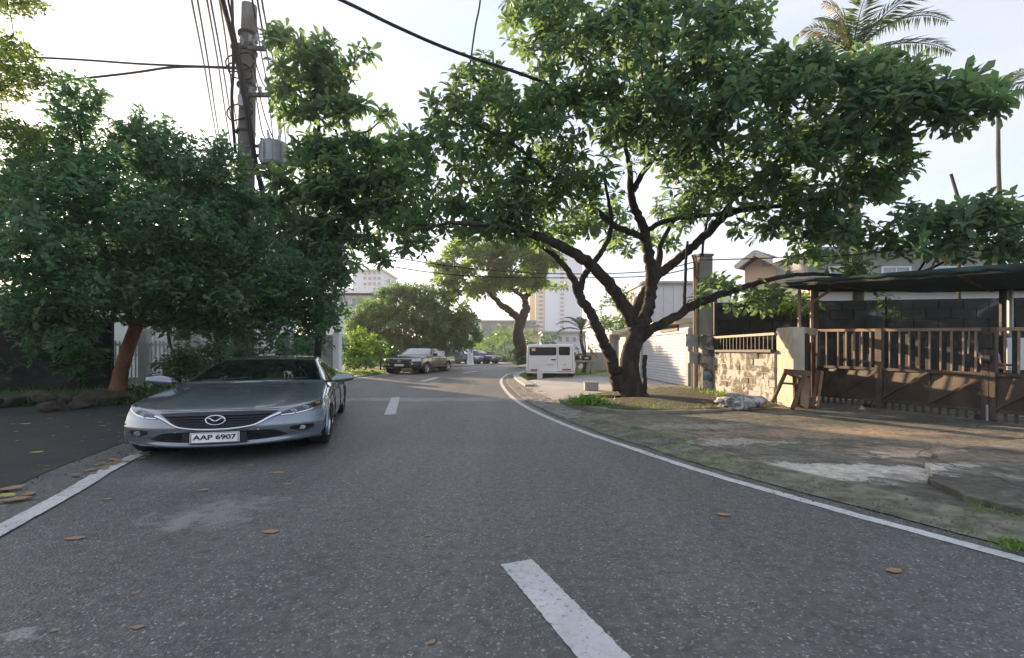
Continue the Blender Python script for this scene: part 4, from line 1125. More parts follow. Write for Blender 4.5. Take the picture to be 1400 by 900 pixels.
def push(g, off):
    r, c = len(g), len(g[0])
    out = []
    for i in range(r):
        row = []
        for j in range(c):
            du = g[min(i + 1, r - 1)][j] - g[max(i - 1, 0)][j]
            dv = g[i][min(j + 1, c - 1)] - g[i][max(j - 1, 0)]
            n = du.cross(dv)
            if n.length < 1e-9: n = Vector((0, 0, 1))
            n.normalize()
            if n.z < 0: n = -n
            row.append(g[i][j] + n * off)
        out.append(row)
    return out

def text_mesh(body, size, mat, parent, loc, rot, name='lettering', depth=0.002, sx=1.0):
    cu = bpy.data.curves.new(name, 'FONT')
    cu.body = body; cu.size = size; cu.align_x = 'CENTER'; cu.align_y = 'CENTER'; cu.extrude = depth; cu.offset = size * 0.022
    o = bpy.data.objects.new(name, cu); COL.objects.link(o)
    cu.materials.append(mat)
    me = bpy.data.meshes.new_from_object(o.evaluated_get(bpy.context.evaluated_depsgraph_get()))
    bpy.data.objects.remove(o)
    o = bpy.data.objects.new(name, me); COL.objects.link(o)
    o.parent = parent; o.location = loc; o.rotation_euler = rot; o.scale = (sx, 1, 1)
    return o

def arch_lip(root, x, y, r, zc, mat, s):
    mb = MB()
    pts = [(x + r * math.cos(a), y * s, zc + r * math.sin(a)) for a in np.linspace(-.35, math.pi + .35, 26)]
    mb.tube(pts, .016, 6)
    mb.build('arch_lip', mat, root, smooth=True)

# ---- the silver-blue sedan
hd = Vector((0.274, -0.963, 0)).normalized()
fc = Vector((-3.26, 5.36, 0))
root = empty('sedan', fc - hd * 2.43 * PS, math.atan2(hd.y, hd.x), (PS, PS, ZS))
tag(root, 'silver-blue parked sedan with plate AAP 6907 and dark windows, facing the camera', 'car')
rows = [(2.26, .19, .78, 0, .36), (2.37, .235, .84, 0, .40), (2.36, .32, .865, 0, .38), (2.40, .46, .885, 0, .42), (2.39, .58, .88, 0, .44), (2.35, .665, .865, .02, .42), (2.27, .735, .845, .03, .40),
        (1.95, .83, .84, -.02, .22), (1.5, .91, .83, -.04, .14), (1.02, .975, .80, -.035, .14), (0.90, 1.02, .775, -.035, .16), (.50, 1.21, .69, -.03, .20), (.10, 1.375, .60, -.025, .18), (-.05, 1.405, .585, -.03, .12), (-.5, 1.445, .57, -.03, 0.02),
        (-.95, 1.42, .56, -.03, -.02), (-1.25, 1.35, .57, -.03, -.05), (-1.9, 1.13, .66, -.03, -.06), (-2.0, 1.10, .70, -.03, -.05), (-2.33, 1.06, .74, -.03, -.18), (-2.41, .98, .80, 0, -.25), (-2.42, .7, .86, 0, -.3), (-2.33, .3, .84, 0, -.3), (-2.25, .22, .80, 0, -.3)]
def belt(x): return (0.965 + (0.07 * max(0, -x) / 2), 0.80 - .03 * max(0, -x - .6))
def sdf(x):
    t = 1 - .04 * max(0, (x - 1.55) / .4) - .03 * max(0, (-x - 1.6) / .6)
    return (.895 * t, .86, .925 * t, .60, .915 * t, .34, .875 * t, .19)
sh = Shell(rows, 6, 19, belt, sdf, ridge=.026)
sh.mesh('body', M['blue_silver'], root, (1.52, -1.31), .36)
M['windscreen'] = mat_plain('windscreen_glass', (0.006, 0.007, 0.008), 0.03, var=.1, spec=.4)
sh.toppatch(10.05, 12.0, -.95, .95, .006, 'windscreen', M['windscreen'], root)
sh.toppatch(16.1, 17.7, -.92, .92, .006, 'rear_window', M['glass'], root)
H8 = 6 * 8
for s in (1, -1):
    sh.sidepatch(10.9 * 8 - H8, 14.2 * 8 - H8, 2.2, 10.6, s, .006, 'side_window', M['glass'], root, 7, 0)
    sh.sidepatch(14.4 * 8 - H8, 16.6 * 8 - H8, 2.2, 10.6, s, .006, 'side_window', M['glass'], root, 0, -2)
    # door shut lines and handles
    for xx in (.95, -.12, -1.05):
        mb = MB(); mb.tube([(xx, .90 * s, .92), (xx + .03, .928 * s, .7), (xx, .93 * s, .5), (xx - .02, .915 * s, .3)], .006, 4)
        mb.build('door_seam', M['black_trim'], root)
    for xx in (.02, -.95):
        mb = MB(); mb.bar((xx - .1, .925 * s, .80), (xx + .1, .925 * s, .81), .03, .03); mb.build('door_handle', M['blue_silver'], root, bevel=.008)
    for ax in (1.52, -1.31):
        wheel_parts(root, ax, .80 * s, .335, .21, side=s)
        arch_lip(root, ax, .905, .372, .335, M['blue_silver'], s)
        mb = MB(); mb.tube([(ax, .55 * s, .34), (ax, .69 * s, .34)], .37, 20); mb.build('wheel_well', M['black_trim'], root)
    # mirror: shaped shell and dark stalk
    mb = MB()
    P = []
    for i in range(9):
        a = i / 8 * math.pi
        P.append([Vector((.78 + .085 * math.cos(a) * (1.0 if math.cos(a) > 0 else .35), (.90 + .11 + .13 * q) * s, 1.02 + .02 * q + .105 * math.sin(a * 1) * (1 - .35 * abs(q) ** 2) * (1))) for q in np.linspace(-1, 1, 7)])
    for i in range(8, -1, -1):
        a = -i / 8 * math.pi * .999
        P.append([Vector((.78 + .085 * math.cos(a) * (1.0 if math.cos(a) > 0 else .35), (.90 + .11 + .13 * q) * s, 1.02 + .02 * q + .075 * math.sin(a) * (1 - .35 * abs(q) ** 2))) for q in np.linspace(-1, 1, 7)])
    mb.grid(P)
    n_ = len(mb.v)
    mr = mb.build('mirror', M['blue_silver'], root, smooth=True, fixn=True)
    mr.modifiers.new('s', 'SOLIDIFY').thickness = .01
    mb = MB(); mb.bar((.79, .80 * s, .965), (.79, .95 * s, .995), .05, .035); mb.build('mirror_stalk', M['black_trim'], mr)
    # lamps
    if s:
        top_ = [(.50 * s, .645), (.60 * s, .695), (.72 * s, .735), (.845 * s, .775)]
        bot_ = [(.52 * s, .615), (.62 * s, .615), (.74 * s, .645), (.865 * s, .715)]
        hl = sh.front(top_, bot_, 16, 5, .006, 'headlight', M['lamp_dark'], root)
        for (yy, zz, rr) in ((.62, .655, .036), (.72, .69, .033)):
            h_ = sh.bvh.ray_cast(Vector((4, yy * s, zz)), Vector((-1, 0, 0)))[0]
            mb = MB(); mb.tube([(h_.x - .02, yy * s, zz), (h_.x + .012, yy * s, zz)], rr, 16); mb.build('projector', M['lamp'], hl, smooth=False, bevel=.006)
        sh.front([(.52 * s, .628), (.64 * s, .637), (.76 * s, .668), (.855 * s, .728)], [(.52 * s, .618), (.64 * s, .624), (.76 * s, .654), (.86 * s, .716)], 14, 1, .011, 'lamp_strip', M['chrome'], hl)
        sh.front([(.80 * s, .747), (.835 * s, .762)], [(.81 * s, .722), (.85 * s, .738)], 4, 2, .010, 'indicator', M['amber'], hl)
        fr = sh.front([(.60 * s, .445), (.68 * s, .455), (.80 * s, .445)], [(.60 * s, .405), (.70 * s, .362), (.80 * s, .395)], 10, 4, .004, 'fog_recess', M['black_trim'], root)
        h_ = sh.bvh.ray_cast(Vector((4, .70 * s, .41)), Vector((-1, 0, 0)))[0]
        mb = MB(); mb.tube([(h_.x - .02, .70 * s, .41), (h_.x + .02, .70 * s, .41)], .032, 16); mb.build('fog_lamp', M['lamp'], fr, bevel=.005)
        sh.front([(.57 * s, .352), (.70 * s, .342), (.835 * s, .372)], [(.57 * s, .340), (.70 * s, .329), (.835 * s, .362)], 10, 1, .012, 'fog_trim', M['blue_silver'], root)
        # parking sensor
        for yy, zz in ((.34, .445),):
            h_ = sh.bvh.ray_cast(Vector((4, yy * s, zz)), Vector((-1, 0, 0)))[0]
            mb = MB(); mb.tube([(h_.x - .01, yy * s, zz), (h_.x + .005, yy * s, zz)], .012, 10); mb.build('parking_sensor', M['chrome'], root)
gtop = [(-.50, .684), (-.3, .703), (0, .708), (.3, .703), (.50, .684)]
gbot = [(-.30, .525), (-.16, .496), (0, .488), (.16, .496), (.30, .525)]
gr = sh.front(gtop, gbot, 24, 8, .004, 'grille', M['black_trim'], root)
for k in range(5):
    f = (k + .7) / 5.4
    w = .46 - .15 * f
    zz = .685 - .185 * f
    sh.front([(-w, zz), (0, zz + .008), (w, zz)], [(-w, zz - .012), (0, zz - .004), (w, zz - .012)], 16, 1, .018, 'louvre', M['ink'], gr, solid=.01)
# chrome wing round the lower edge of the grille, reaching to the lamps
sh.front([(-.53, .672), (-.43, .622), (-.31, .53), (-.16, .499), (0, .491), (.16, .499), (.31, .53), (.43, .622), (.53, .672)],
         [(-.53, .645), (-.445, .598), (-.32, .508), (-.16, .474), (0, .466), (.16, .474), (.32, .508), (.445, .598), (.53, .645)], 40, 2, .020, 'grille_wing', M['chrome'], root, solid=.014)
lo = sh.front([(-.56, .355), (-.42, .43), (0, .44), (.42, .43), (.56, .355)], [(-.58, .335), (-.4, .30), (0, .295), (.4, .30), (.58, .335)], 20, 4, .004, 'lower_intake', M['black_trim'], root)
for zz in (.335, .37, .405):
    sh.front([(-.43, zz), (.43, zz)], [(-.43, zz - .008), (.43, zz - .008)], 16, 1, .014, 'louvre', M['ink'], lo, solid=.006)
# badge: oval ring with the winged V
hx = sh.bvh.ray_cast(Vector((4, 0, .60)), Vector((-1, 0, 0)))[0].x + .03
mb = MB()
mb.tube([(hx, .078 * math.cos(a), .605 + .063 * math.sin(a)) for a in np.linspace(0, 2 * math.pi, 33)], .009, 8)
for s in (1, -1):
    mb.tube([(hx + .002, .0, .588), (hx + .002, .02 * s, .602), (hx + .002, .045 * s, .632), (hx + .002, .073 * s, .628)], [.012, .011, .009, .005], 8)
mb.build('badge', M['chrome'], root, smooth=True)
# plate and lettering
pl = empty('number_plate', (hx + .012, 0, .372)); pl.parent = root
mb = MB(); mb.box((0, 0, 0), (.012, .40, .142)); mb.build('plate', M['plate'], pl, bevel=.004)
mb = MB()
for zz in (.064, -.064): mb.box((.0072, 0, zz), (.002, .385, .005))
for yy in (.19, -.19): mb.box((.0072, yy, 0), (.002, .005, .128))
mb.build('border', M['ink'], pl)
text_mesh('AAP 6907', .088, M['ink'], pl, (.008, 0, .004), (R(90), 0, R(90)), sx=.95)
mb = MB(); mb.box((-.03, 0, 0), (.05, .52, .11)); mb.build('plate_holder', M['black_trim'], pl)
# wipers, bonnet seam, underbody
mb = MB(); mb.tube([(.93, -.55, 1.03), (.86, -.05, 1.07)], .011, 5); mb.tube([(.93, .1, 1.04), (.84, .58, 1.055)], .011, 5); mb.build('wiper', M['black_trim'], root)
sh.front([(-.50, .712), (0, .728), (.50, .712)], [(-.50, .707), (0, .722), (.50, .707)], 20, 1, .003, 'bonnet_seam', M['black_trim'], root)
mb = MB(); mb.box((0, 0, .30), (3.6, 1.3, .2)); mb.box((-.5, 0, .7), (2.6, 1.4, .5)); mb.build('underbody', M['black_trim'], root)
mb = MB(); mb.tube([(-1.35, 0, 1.36), (-1.5, 0, 1.42), (-1.56, 0, 1.40)], [.03, .02, .012], 6); mb.build('roof_aerial', M['black_trim'], root)

# ---- dark pickup facing the camera
hd = Vector((-.18, -.98, 0)).normalized()
la = Vector((-hd.y, hd.x, 0))
fw = Vector((-4.75, 26.9, 0))
rootp = empty('pickup_truck', fw - la * .85 * PS - hd * 1.55 * PS, math.atan2(hd.y, hd.x), (PS, PS, ZS))
tag(rootp, 'dark grey pickup truck parked facing the camera on the left kerb', 'pickup truck')
rows = [(2.38, .38, .80, 0, .3), (2.50, .46, .86, 0, .34), (2.52, .7, .90, 0, .36), (2.47, .95, .90, 0, .36), (2.38, 1.06, .86, 0, .34), (1.9, 1.14, .84, -.03, .16), (1.1, 1.22, .80, -.04, .12), (.95, 1.28, .78, -.03, .14),
        (.35, 1.68, .66, -.03, .12), (.2, 1.74, .64, -.03, .1), (-.4, 1.80, .63, -.03, 0), (-.95, 1.75, .63, -.03, 0), (-1.10, 1.70, .64, -.03, 0), (-1.28, 1.20, .78, -.03, 0), (-1.34, 1.13, .84, 0, 0), (-2.2, 1.13, .86, 0, 0), (-2.68, 1.13, .86, 0, -.02), (-2.74, 1.05, .88, 0, -.04), (-2.74, .7, .88, 0, -.04), (-2.66, .5, .86, 0, -.04)]
shp = Shell(rows, 4, 16, lambda x: (1.22 if x > -1.2 else 1.12, .83), lambda x: (.91, 1.08, .935, .8, .925, .6, .90, .46))
shp.mesh('body', M['dark_paint'], rootp, (1.55, -1.53), .44)
shp.toppatch(7.1, 8.8, -.93, .93, .01, 'windscreen', M['glass_pale'], rootp)
for s in (1, -1):
    shp.sidepatch(7.7 * 8 - 32, 10.4 * 8 - 32, 2.2, 10.4, s, .01, 'side_window', M['glass'], rootp, 6, 0)
    shp.sidepatch(10.6 * 8 - 32, 12.3 * 8 - 32, 2.2, 10.4, s, .01, 'side_window', M['glass'], rootp, 0, 0)
    for ax in (1.55, -1.53):
        wheel_parts(rootp, ax, .80 * s, .39, .25, side=s, spokes=6)
        arch_lip(rootp, ax, .925, .455, .40, M['black_trim'], s)
        mb = MB(); mb.tube([(ax, .5 * s, .42), (ax, .66 * s, .42)], .44, 18); mb.build('wheel_well', M['black_trim'], rootp)
    hl = shp.front([(.50 * s, .98), (.66 * s, 1.02), (.84 * s, 1.05)], [(.52 * s, .86), (.68 * s, .86), (.86 * s, .90)], 8, 3, .01, 'headlight', M['lamp'], rootp)
    shp.front([(.56 * s, .70), (.80 * s, .72)], [(.60 * s, .56), (.80 * s, .58)], 6, 3, .016, 'fog_recess', M['lamp_dark'], rootp)
    shp.front([(.46 * s, .84), (.58 * s, .72), (.50 * s, .56)], [(.43 * s, .84), (.54 * s, .72), (.46 * s, .56)], 8, 1, .03, 'grille_bar', M['chrome'], rootp, solid=.02)
    mb = MB(); mb.box((.82, 1.04 * s, 1.30), (.12, .24, .19)); mb.build('mirror', M['black_trim'], rootp, bevel=.05)
    mb = MB(); mb.box((-.1, .93 * s, .44), (2.2, .16, .05)); mb.build('side_step', M['black_trim'], rootp, bevel=.02)
    for xx in (.9, -.2, -1.2):
        mb = MB(); mb.tube([(xx, .92 * s, 1.15), (xx, .945 * s, .8), (xx, .925 * s, .52)], .008, 4); mb.build('door_seam', M['black_trim'], rootp)
shp.front([(-.90, .84), (-.5, .86), (0, .86), (.5, .86), (.90, .84)], [(-.84, .42), (-.4, .40), (0, .40), (.4, .40), (.84, .42)], 24, 6, .006, 'bumper', M['black_trim'], rootp)
shp.front([(-.50, .97), (0, .985), (.50, .97)], [(-.46, .60), (0, .58), (.46, .60)], 14, 5, .014, 'grille', M['black_trim'], rootp)
for zz in (.92, .80, .68):
    shp.front([(-.44, zz), (.44, zz)], [(-.44, zz - .03), (.44, zz - .03)], 10, 1, .03, 'grille_bar', M['lamp_dark'], rootp, solid=.02)
mb = MB(); mb.tube([(2.56, .09 * math.cos(a), .87 + .06 * math.sin(a)) for a in np.linspace(0, 2 * math.pi, 25)], .012, 6); mb.tube([(2.56, .045 * math.cos(a), .87 + .055 * math.sin(a)) for a in np.linspace(0, 2 * math.pi, 25)], .01, 6)
mb.build('badge', M['chrome'], rootp, smooth=True)
mb = MB(); mb.box((2.56, 0, .62), (.02, .42, .14)); mb.build('number_plate', M['plate'], rootp)
mb = MB(); mb.box((-2.0, 0, 1.145), (1.35, 1.5, .03)); mb.build('bed_cover', M['black_trim'], rootp, bevel=.01)
mb = MB(); mb.tube([(-1.5, -.72, 1.13), (-1.62, -.66, 1.52), (-1.62, .66, 1.52), (-1.5, .72, 1.13)], .035, 8); mb.build('roll_bar', M['chrome'], rootp, smooth=True)
mb = MB(); mb.box((0, 0, .6), (4.4, 1.3, .3)); mb.box((-.2, 0, 1.0), (2.2, 1.4, .5)); mb.build('underbody', M['black_trim'], rootp)

# ---- small vehicles up the road
def small_suv(label, loc, ang, mat, s=1.0, name='parked_car'):
    r = empty(name, loc, ang, (PS * s, PS * s, ZS * s)); tag(r, label, 'car')
    rows = [(2.1, .3, .78, 0, .3), (2.2, .5, .86, 0, .34), (2.18, .8, .86, 0, .34), (2.05, .95, .82, 0, .3), (1.2, 1.08, .8, -.03, .1), (1.0, 1.14, .78, -.03, .1), (.4, 1.55, .66, -.03, .1), (.2, 1.62, .64, -.03, .05), (-.8, 1.68, .63, -.03, 0), (-1.8, 1.62, .63, -.03, 0), (-1.98, 1.5, .66, -.02, 0), (-2.15, 1.05, .80, 0, -.05), (-2.18, .6, .86, 0, -.1), (-2.1, .3, .84, 0, -.1)]
    q = Shell(rows, 3, 11, lambda x: (1.08, .82), lambda x: (.88, .98, .90, .7, .9, .45, .87, .3), nsub=6, nv=10)
    q.mesh('body', M[mat], r, (1.35, -1.3), .38)
    q.toppatch(5.1, 6.6, -.93, .93, .01, 'windscreen', M['glass'], r, 4, 6)
    q.toppatch(9.6, 10.8, -.9, .9, .01, 'rear_window', M['glass'], r, 4, 6)
    for sd in (1, -1):
        q.sidepatch(5.8 * 6 - 18, 7.8 * 6 - 18, 2.2, 10.4, sd, .01, 'side_window', M['glass'], r, 4, 0)
        q.sidepatch(8.0 * 6 - 18, 9.8 * 6 - 18, 2.2, 10.4, sd, .01, 'side_window', M['glass'], r, 0, 0)
        for ax in (1.35, -1.3): wheel_parts(r, ax, .78 * sd, .34, .22, side=sd, spokes=5)
        q.front([(.55 * sd, .85), (.8 * sd, .88)], [(.55 * sd, .74), (.82 * sd, .74)], 4, 2, .01, 'headlight', M['lamp'], r)
    q.front([(-.4, .82), (.4, .82)], [(-.4, .6), (.4, .6)], 4, 2, .01, 'grille', M['black_trim'], r)
    mb = MB(); mb.box((0, 0, .5), (3.6, 1.3, .3)); mb.box((-.3, 0, 1.0), (2.6, 1.3, .5)); mb.build('underbody', M['black_trim'], r)
    return r
p = G(651, 497.3); small_suv('dark blue parked car half hidden by the whitewashed post', (p.x, p.y, 0), R(-25), 'navy')
p = G(672, 494.4); small_suv('small maroon parked car behind the dark blue one', (p.x, p.y, 0), R(-15), 'maroon', .9)
p = G(627, 498.0); small_suv('dark parked car in the shade behind the pickup bed', (p.x, p.y, 0), R(-20), 'navy', .95)

# ---- white utility van seen from behind
VD = 22.3
vs = 68 / F * VD / 1.9 * 1.0
vl, vr, vt, vb = A(719, 471, VD), A(786, 471, VD), A(719, 471, VD), A(719, 517, VD)
W_ = vr.x - vl.x; Ht = vt.z - .06
rv = empty('utility_van', ((vl.x + vr.x) / 2, VD, .06), R(-2)); tag(rv, 'white boxy utility van parked on the grass verge, seen from behind', 'van')
w2 = W_ / 2
def sec(wb, wt, zb, zt, rr=.10):
    pts = []
    for (cx, cz, a0) in ((wt - rr, zt - rr, 0), (-(wt - rr), zt - rr, 90)):
        for k in range(6):
            a = R(a0 + 90 * k / 5); pts.append((cx + rr * math.cos(a), cz + rr * math.sin(a)))
    pts += [(-wb, zb), (wb, zb)]
    return pts
zb, zt = .26, Ht
mb = MB()
S = []
for (yy, k, dz) in ((0.0, .975, -.02), (.05, 1.0, 0), (3.6, 1.0, 0), (4.0, .97, -.03)):
    S.append([Vector((p[0] * k, yy, p[1] + (dz if p[1] > 1 else -dz * .5))) for p in sec(w2, w2 * .955, zb, zt, .13)])
n = len(S[0])
vs_ = [p for r in S for p in r]; fs = []
for i in range(len(S) - 1):
    for j in range(n):
        a, b = i * n + j, i * n + (j + 1) % n
        fs.append((a, b, b + n, a + n))
fs.append(tuple(range(n))); fs.append(tuple(range(len(vs_) - 1, len(vs_) - n - 1, -1)))
mb.add(vs_, fs)
mb.build('body', M['van_white'], rv, bevel=.02, fixn=True)
def VP(px, py):       # photo pixel on the rear face -> local x, z
    q = A(px, py, VD); return q.x - (vl.x + vr.x) / 2, q.z - .06
def rr_panel(x0, x1, z0, z1, r, yf, yb, name, mat, parent):
    pts = []
    for cx, cz, a0 in ((x1 - r, z1 - r, 0), (x0 + r, z1 - r, 90), (x0 + r, z0 + r, 180), (x1 - r, z0 + r, 270)):
        for k in range(5):
            a = R(a0 + 22.5 * k); pts.append((cx + r * math.cos(a), cz + r * math.sin(a)))
    mb = MB()
    mb.prism(pts, yf, yb, M=Matrix(((1, 0, 0, 0), (0, 0, 1, 0), (0, 1, 0, 0), (0, 0, 0, 1))))
    return mb.build(name, mat, parent, fixn=True)
for (pa, pb) in (((724.5, 475.5), (760, 485.5)), ((764.5, 474.8), (778.5, 485.3))):
    x0, z1 = VP(*pa); x1, z0 = VP(*pb)
    fr_ = rr_panel(x0 - .02, x1 + .02, z0 - .02, z1 + .02, .06, -.012, .03, 'window_gasket', M['black_trim'], rv)
    rr_panel(x0, x1, z0, z1, .05, -.018, -.011, 'rear_window', M['glass_black'], fr_)
x0, z1 = VP(727, 476.5); x1, z0 = VP(732, 480)
rr_panel(x0, x1, z0, z1, .01, -.022, -.0175, 'yellow_sticker', mat_plain('sticker', (.75, .6, .2), .5), rv)
for px in (762.5, 783.0, 722.2):
    x, z = VP(px, 473.5); _, z0 = VP(px, 507)
    mb = MB(); mb.bar((x, -.001, z), (x, -.001, z0), .012, .012, up=(0, 1, 0)); mb.build('door_seam', M['ink'], rv)
for (pa, pb, mt, nm) in (((725, 505.0), (736, 507.2), 'red_lens', 'tail_light'), ((768.5, 504.4), (780.5, 506.3), 'red_lens', 'tail_light'), ((742, 504.5), (762.5, 508), 'plate', 'number_plate'), ((753.5, 491), (760, 492.6), 'ink', 'door_handle'), ((747, 497.5), (757.5, 499), 'alloy', 'badge'), ((770, 497.5), (774, 499), 'alloy', 'badge')):
    x0, z1 = VP(*pa); x1, z0 = VP(*pb)
    rr_panel(x0, x1, z0, z1, min(.02, (z1 - z0) / 2.2), -.03, .01, nm, M[mt], rv)
x0, z1 = VP(720, 508.2); x1, z0 = VP(785.5, 510.3)
rr_panel(x0, x1, z0, z1, .02, -.07, .02, 'rear_bumper', M['van_white'], rv)
mb = MB(); mb.box((0, 1.9, .26), (W_ * .86, 3.6, .16)); mb.build('chassis', M['black_trim'], rv)
mb = MB(); mb.tube([(-w2 * .2, .25, .2), (w2 * .05, .3, .2)], .08, 10); mb.build('exhaust', M['rubber'], rv)
for sx in (-1, 1):
    for yy in (.36, 3.1):
        mb = MB(); mb.tube([(sx * (w2 - .30), yy, .21), (sx * (w2 - .05), yy, .21)], .215, 22); t_ = mb.build('tyre', M['rubber'], rv, bevel=.03)
        mb = MB(); mb.tube([(sx * (w2 - .06), yy, .21), (sx * (w2 - .045), yy, .21)], .13, 16); mb.build('rim', M['alloy'], t_)
    for y0, y1 in ((.5, 1.6), (1.75, 2.7), (2.8, 3.5)):
        mb = MB(); mb.box((sx * (w2 * .965 + .004), (y0 + y1) / 2, zt - .42), (.02, y1 - y0, .36)); mb.build('side_window', M['glass'], rv, bevel=.008)
mb = MB(); mb.tube([(-w2 * .9, .06, zt - .015), (w2 * .9, .06, zt - .015)], .018, 6); mb.build('rain_gutter', M['van_white'], rv)
# ------------------------------------------------------------------ the yard on the right: wall, pillar, gate, canopy
M['rust'] = mat_dirty('rust_paint', [(0.3, (0.040, 0.029, 0.022)), (0.48, (0.070, 0.050, 0.037)), (0.6, (0.105, 0.076, 0.055)), (0.7, (0.12, 0.066, 0.038)), (0.8, (0.06, 0.042, 0.029))], 2.2, 0.6, 0.3, 40, 0.5, metal=.1, coord='Position')
M['rust_light'] = mat_dirty('rust_light', [(0.3, (0.17, 0.115, 0.082)), (0.6, (0.30, 0.21, 0.155)), (0.8, (0.13, 0.08, 0.05))], 4, 0.55, 0.3, 40, 0.5, coord='Position')
M['dark_iron'] = mat_dirty('dark_iron', [(0.3, (0.012, 0.011, 0.010)), (0.7, (0.035, 0.030, 0.026))], 4, 0.6, 0.3, 40)
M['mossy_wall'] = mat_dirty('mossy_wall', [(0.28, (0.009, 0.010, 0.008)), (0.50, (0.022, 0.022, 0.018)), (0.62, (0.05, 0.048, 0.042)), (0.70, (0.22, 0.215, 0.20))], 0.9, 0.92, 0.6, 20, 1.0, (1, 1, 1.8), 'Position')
M['block'] = mat_dirty('old_block', [(0.28, (0.05, 0.046, 0.036)), (0.43, (0.12, 0.112, 0.092)), (0.50, (0.19, 0.178, 0.15)), (0.53, (0.40, 0.385, 0.35)), (0.60, (0.46, 0.445, 0.41)), (0.68, (0.16, 0.15, 0.125))], 2.4, 0.92, 0.7, 26, 1.2, coord='Position')
M['pillar'] = mat_dirty('pillar_plaster', [(0.26, (0.17, 0.15, 0.11)), (0.38, (0.42, 0.36, 0.28)), (0.6, (0.55, 0.49, 0.40)), (0.8, (0.62, 0.57, 0.50))], 1.6, 0.9, 0.4, 26, 0.9, (1, 1, .6), 'Position')
M['concrete'] = mat_dirty('post_concrete', [(0.3, (0.24, 0.225, 0.20)), (0.6, (0.36, 0.34, 0.31)), (0.8, (0.44, 0.42, 0.39))], 1.8, 0.9, 0.4, 26, 0.9, (1, 1, .5), 'Position')
M['grey_metal'] = mat_plain('grey_metal', (0.33, 0.35, 0.36), 0.45, 0.3, .12, 4)
M['white_metal'] = mat_plain('white_metal', (0.72, 0.74, 0.76), 0.45, 0.0, .06, 3)
M['white_wall'] = mat_dirty('white_wall', [(0.3, (0.62, 0.63, 0.64)), (0.6, (0.72, 0.73, 0.74)), (0.8, (0.66, 0.65, 0.62))], 0.5, 0.85, 0.15, 20, 0.6, coord='Position')
M['cream_wall'] = mat_dirty('cream_wall', [(0.3, (0.60, 0.52, 0.40)), (0.6, (0.68, 0.60, 0.47))], 0.5, 0.85, 0.15, 20, 0.6, coord='Position')
M['orange_wall'] = mat_dirty('orange_wall', [(0.3, (0.62, 0.44, 0.29)), (0.6, (0.70, 0.52, 0.36))], 0.5, 0.85, 0.15, 20, 0.6, coord='Position')
M['roof_blue'] = mat_plain('roof_blue', (0.27, 0.31, 0.40), 0.5, .2, .1, 2)
M['grey_wall'] = mat_dirty('grey_wall', [(0.3, (0.28, 0.28, 0.27)), (0.6, (0.38, 0.38, 0.365)), (0.8, (0.44, 0.43, 0.41))], 0.6, 0.88, 0.2, 20, 0.6, coord='Position')
M['tarp'] = mat_dirty('tarp_net', [(0.3, (0.007, 0.018, 0.018)), (0.6, (0.009, 0.048, 0.043)), (0.75, (0.014, 0.09, 0.075))], 1.5, 0.8, 0.5, 60, 0.5)
M['wood'] = mat_dirty('old_wood', [(0.3, (0.14, 0.075, 0.04)), (0.5, (0.27, 0.16, 0.095)), (0.75, (0.38, 0.25, 0.16))], 3, 0.85, 0.5, 30, 0.4, (1, 1, .15))
M['wood_dark'] = mat_dirty('dark_wood', [(0.3, (0.07, 0.038, 0.022)), (0.6, (0.15, 0.085, 0.05))], 3, 0.85, 0.5, 30, 0.4, (1, 1, .2))
M['rock_pale'] = mat_dirty('rock_pale', [(0.32, (0.05, 0.05, 0.045)), (0.46, (0.22, 0.215, 0.20)), (0.58, (0.5, 0.49, 0.47)), (0.8, (0.7, 0.69, 0.66))], 5, 0.9, 1.0, 18, 1.2)
M['rock_dark'] = mat_dirty('rock_dark', [(0.3, (0.030, 0.025, 0.019)), (0.55, (0.075, 0.06, 0.044)), (0.75, (0.15, 0.115, 0.08))], 3, 0.92, 0.9, 18, 1.0)
M['blue_spray'] = mat_plain('blue_spray', (0.12, 0.42, 0.75), 0.7)
M['skin'] = mat_plain('skin', (0.42, 0.24, 0.16), 0.5, 0, .06, 6)
M['purple_cloth'] = mat_plain('purple_cloth', (0.30, 0.26, 0.48), 0.85, 0, .2, 8)
M['dark_cloth'] = mat_plain('dark_cloth', (0.03, 0.03, 0.04), 0.9, 0, .2, 8)
M['hair'] = mat_plain('hair', (0.012, 0.010, 0.009), 0.5)

def PL(P0, P1, px, py):
    """photo pixel on the upright plane through P0-P1"""
    k = (px - CX) / F
    P0, P1 = Vector(P0), Vector(P1); dv = P1 - P0
    t = (P0.x - k * P0.y) / (k * dv.y - dv.x)
    x, y = P0.x + dv.x * t, P0.y + dv.y * t
    return Vector((x, y, H + (YH - py) / F * y)), t

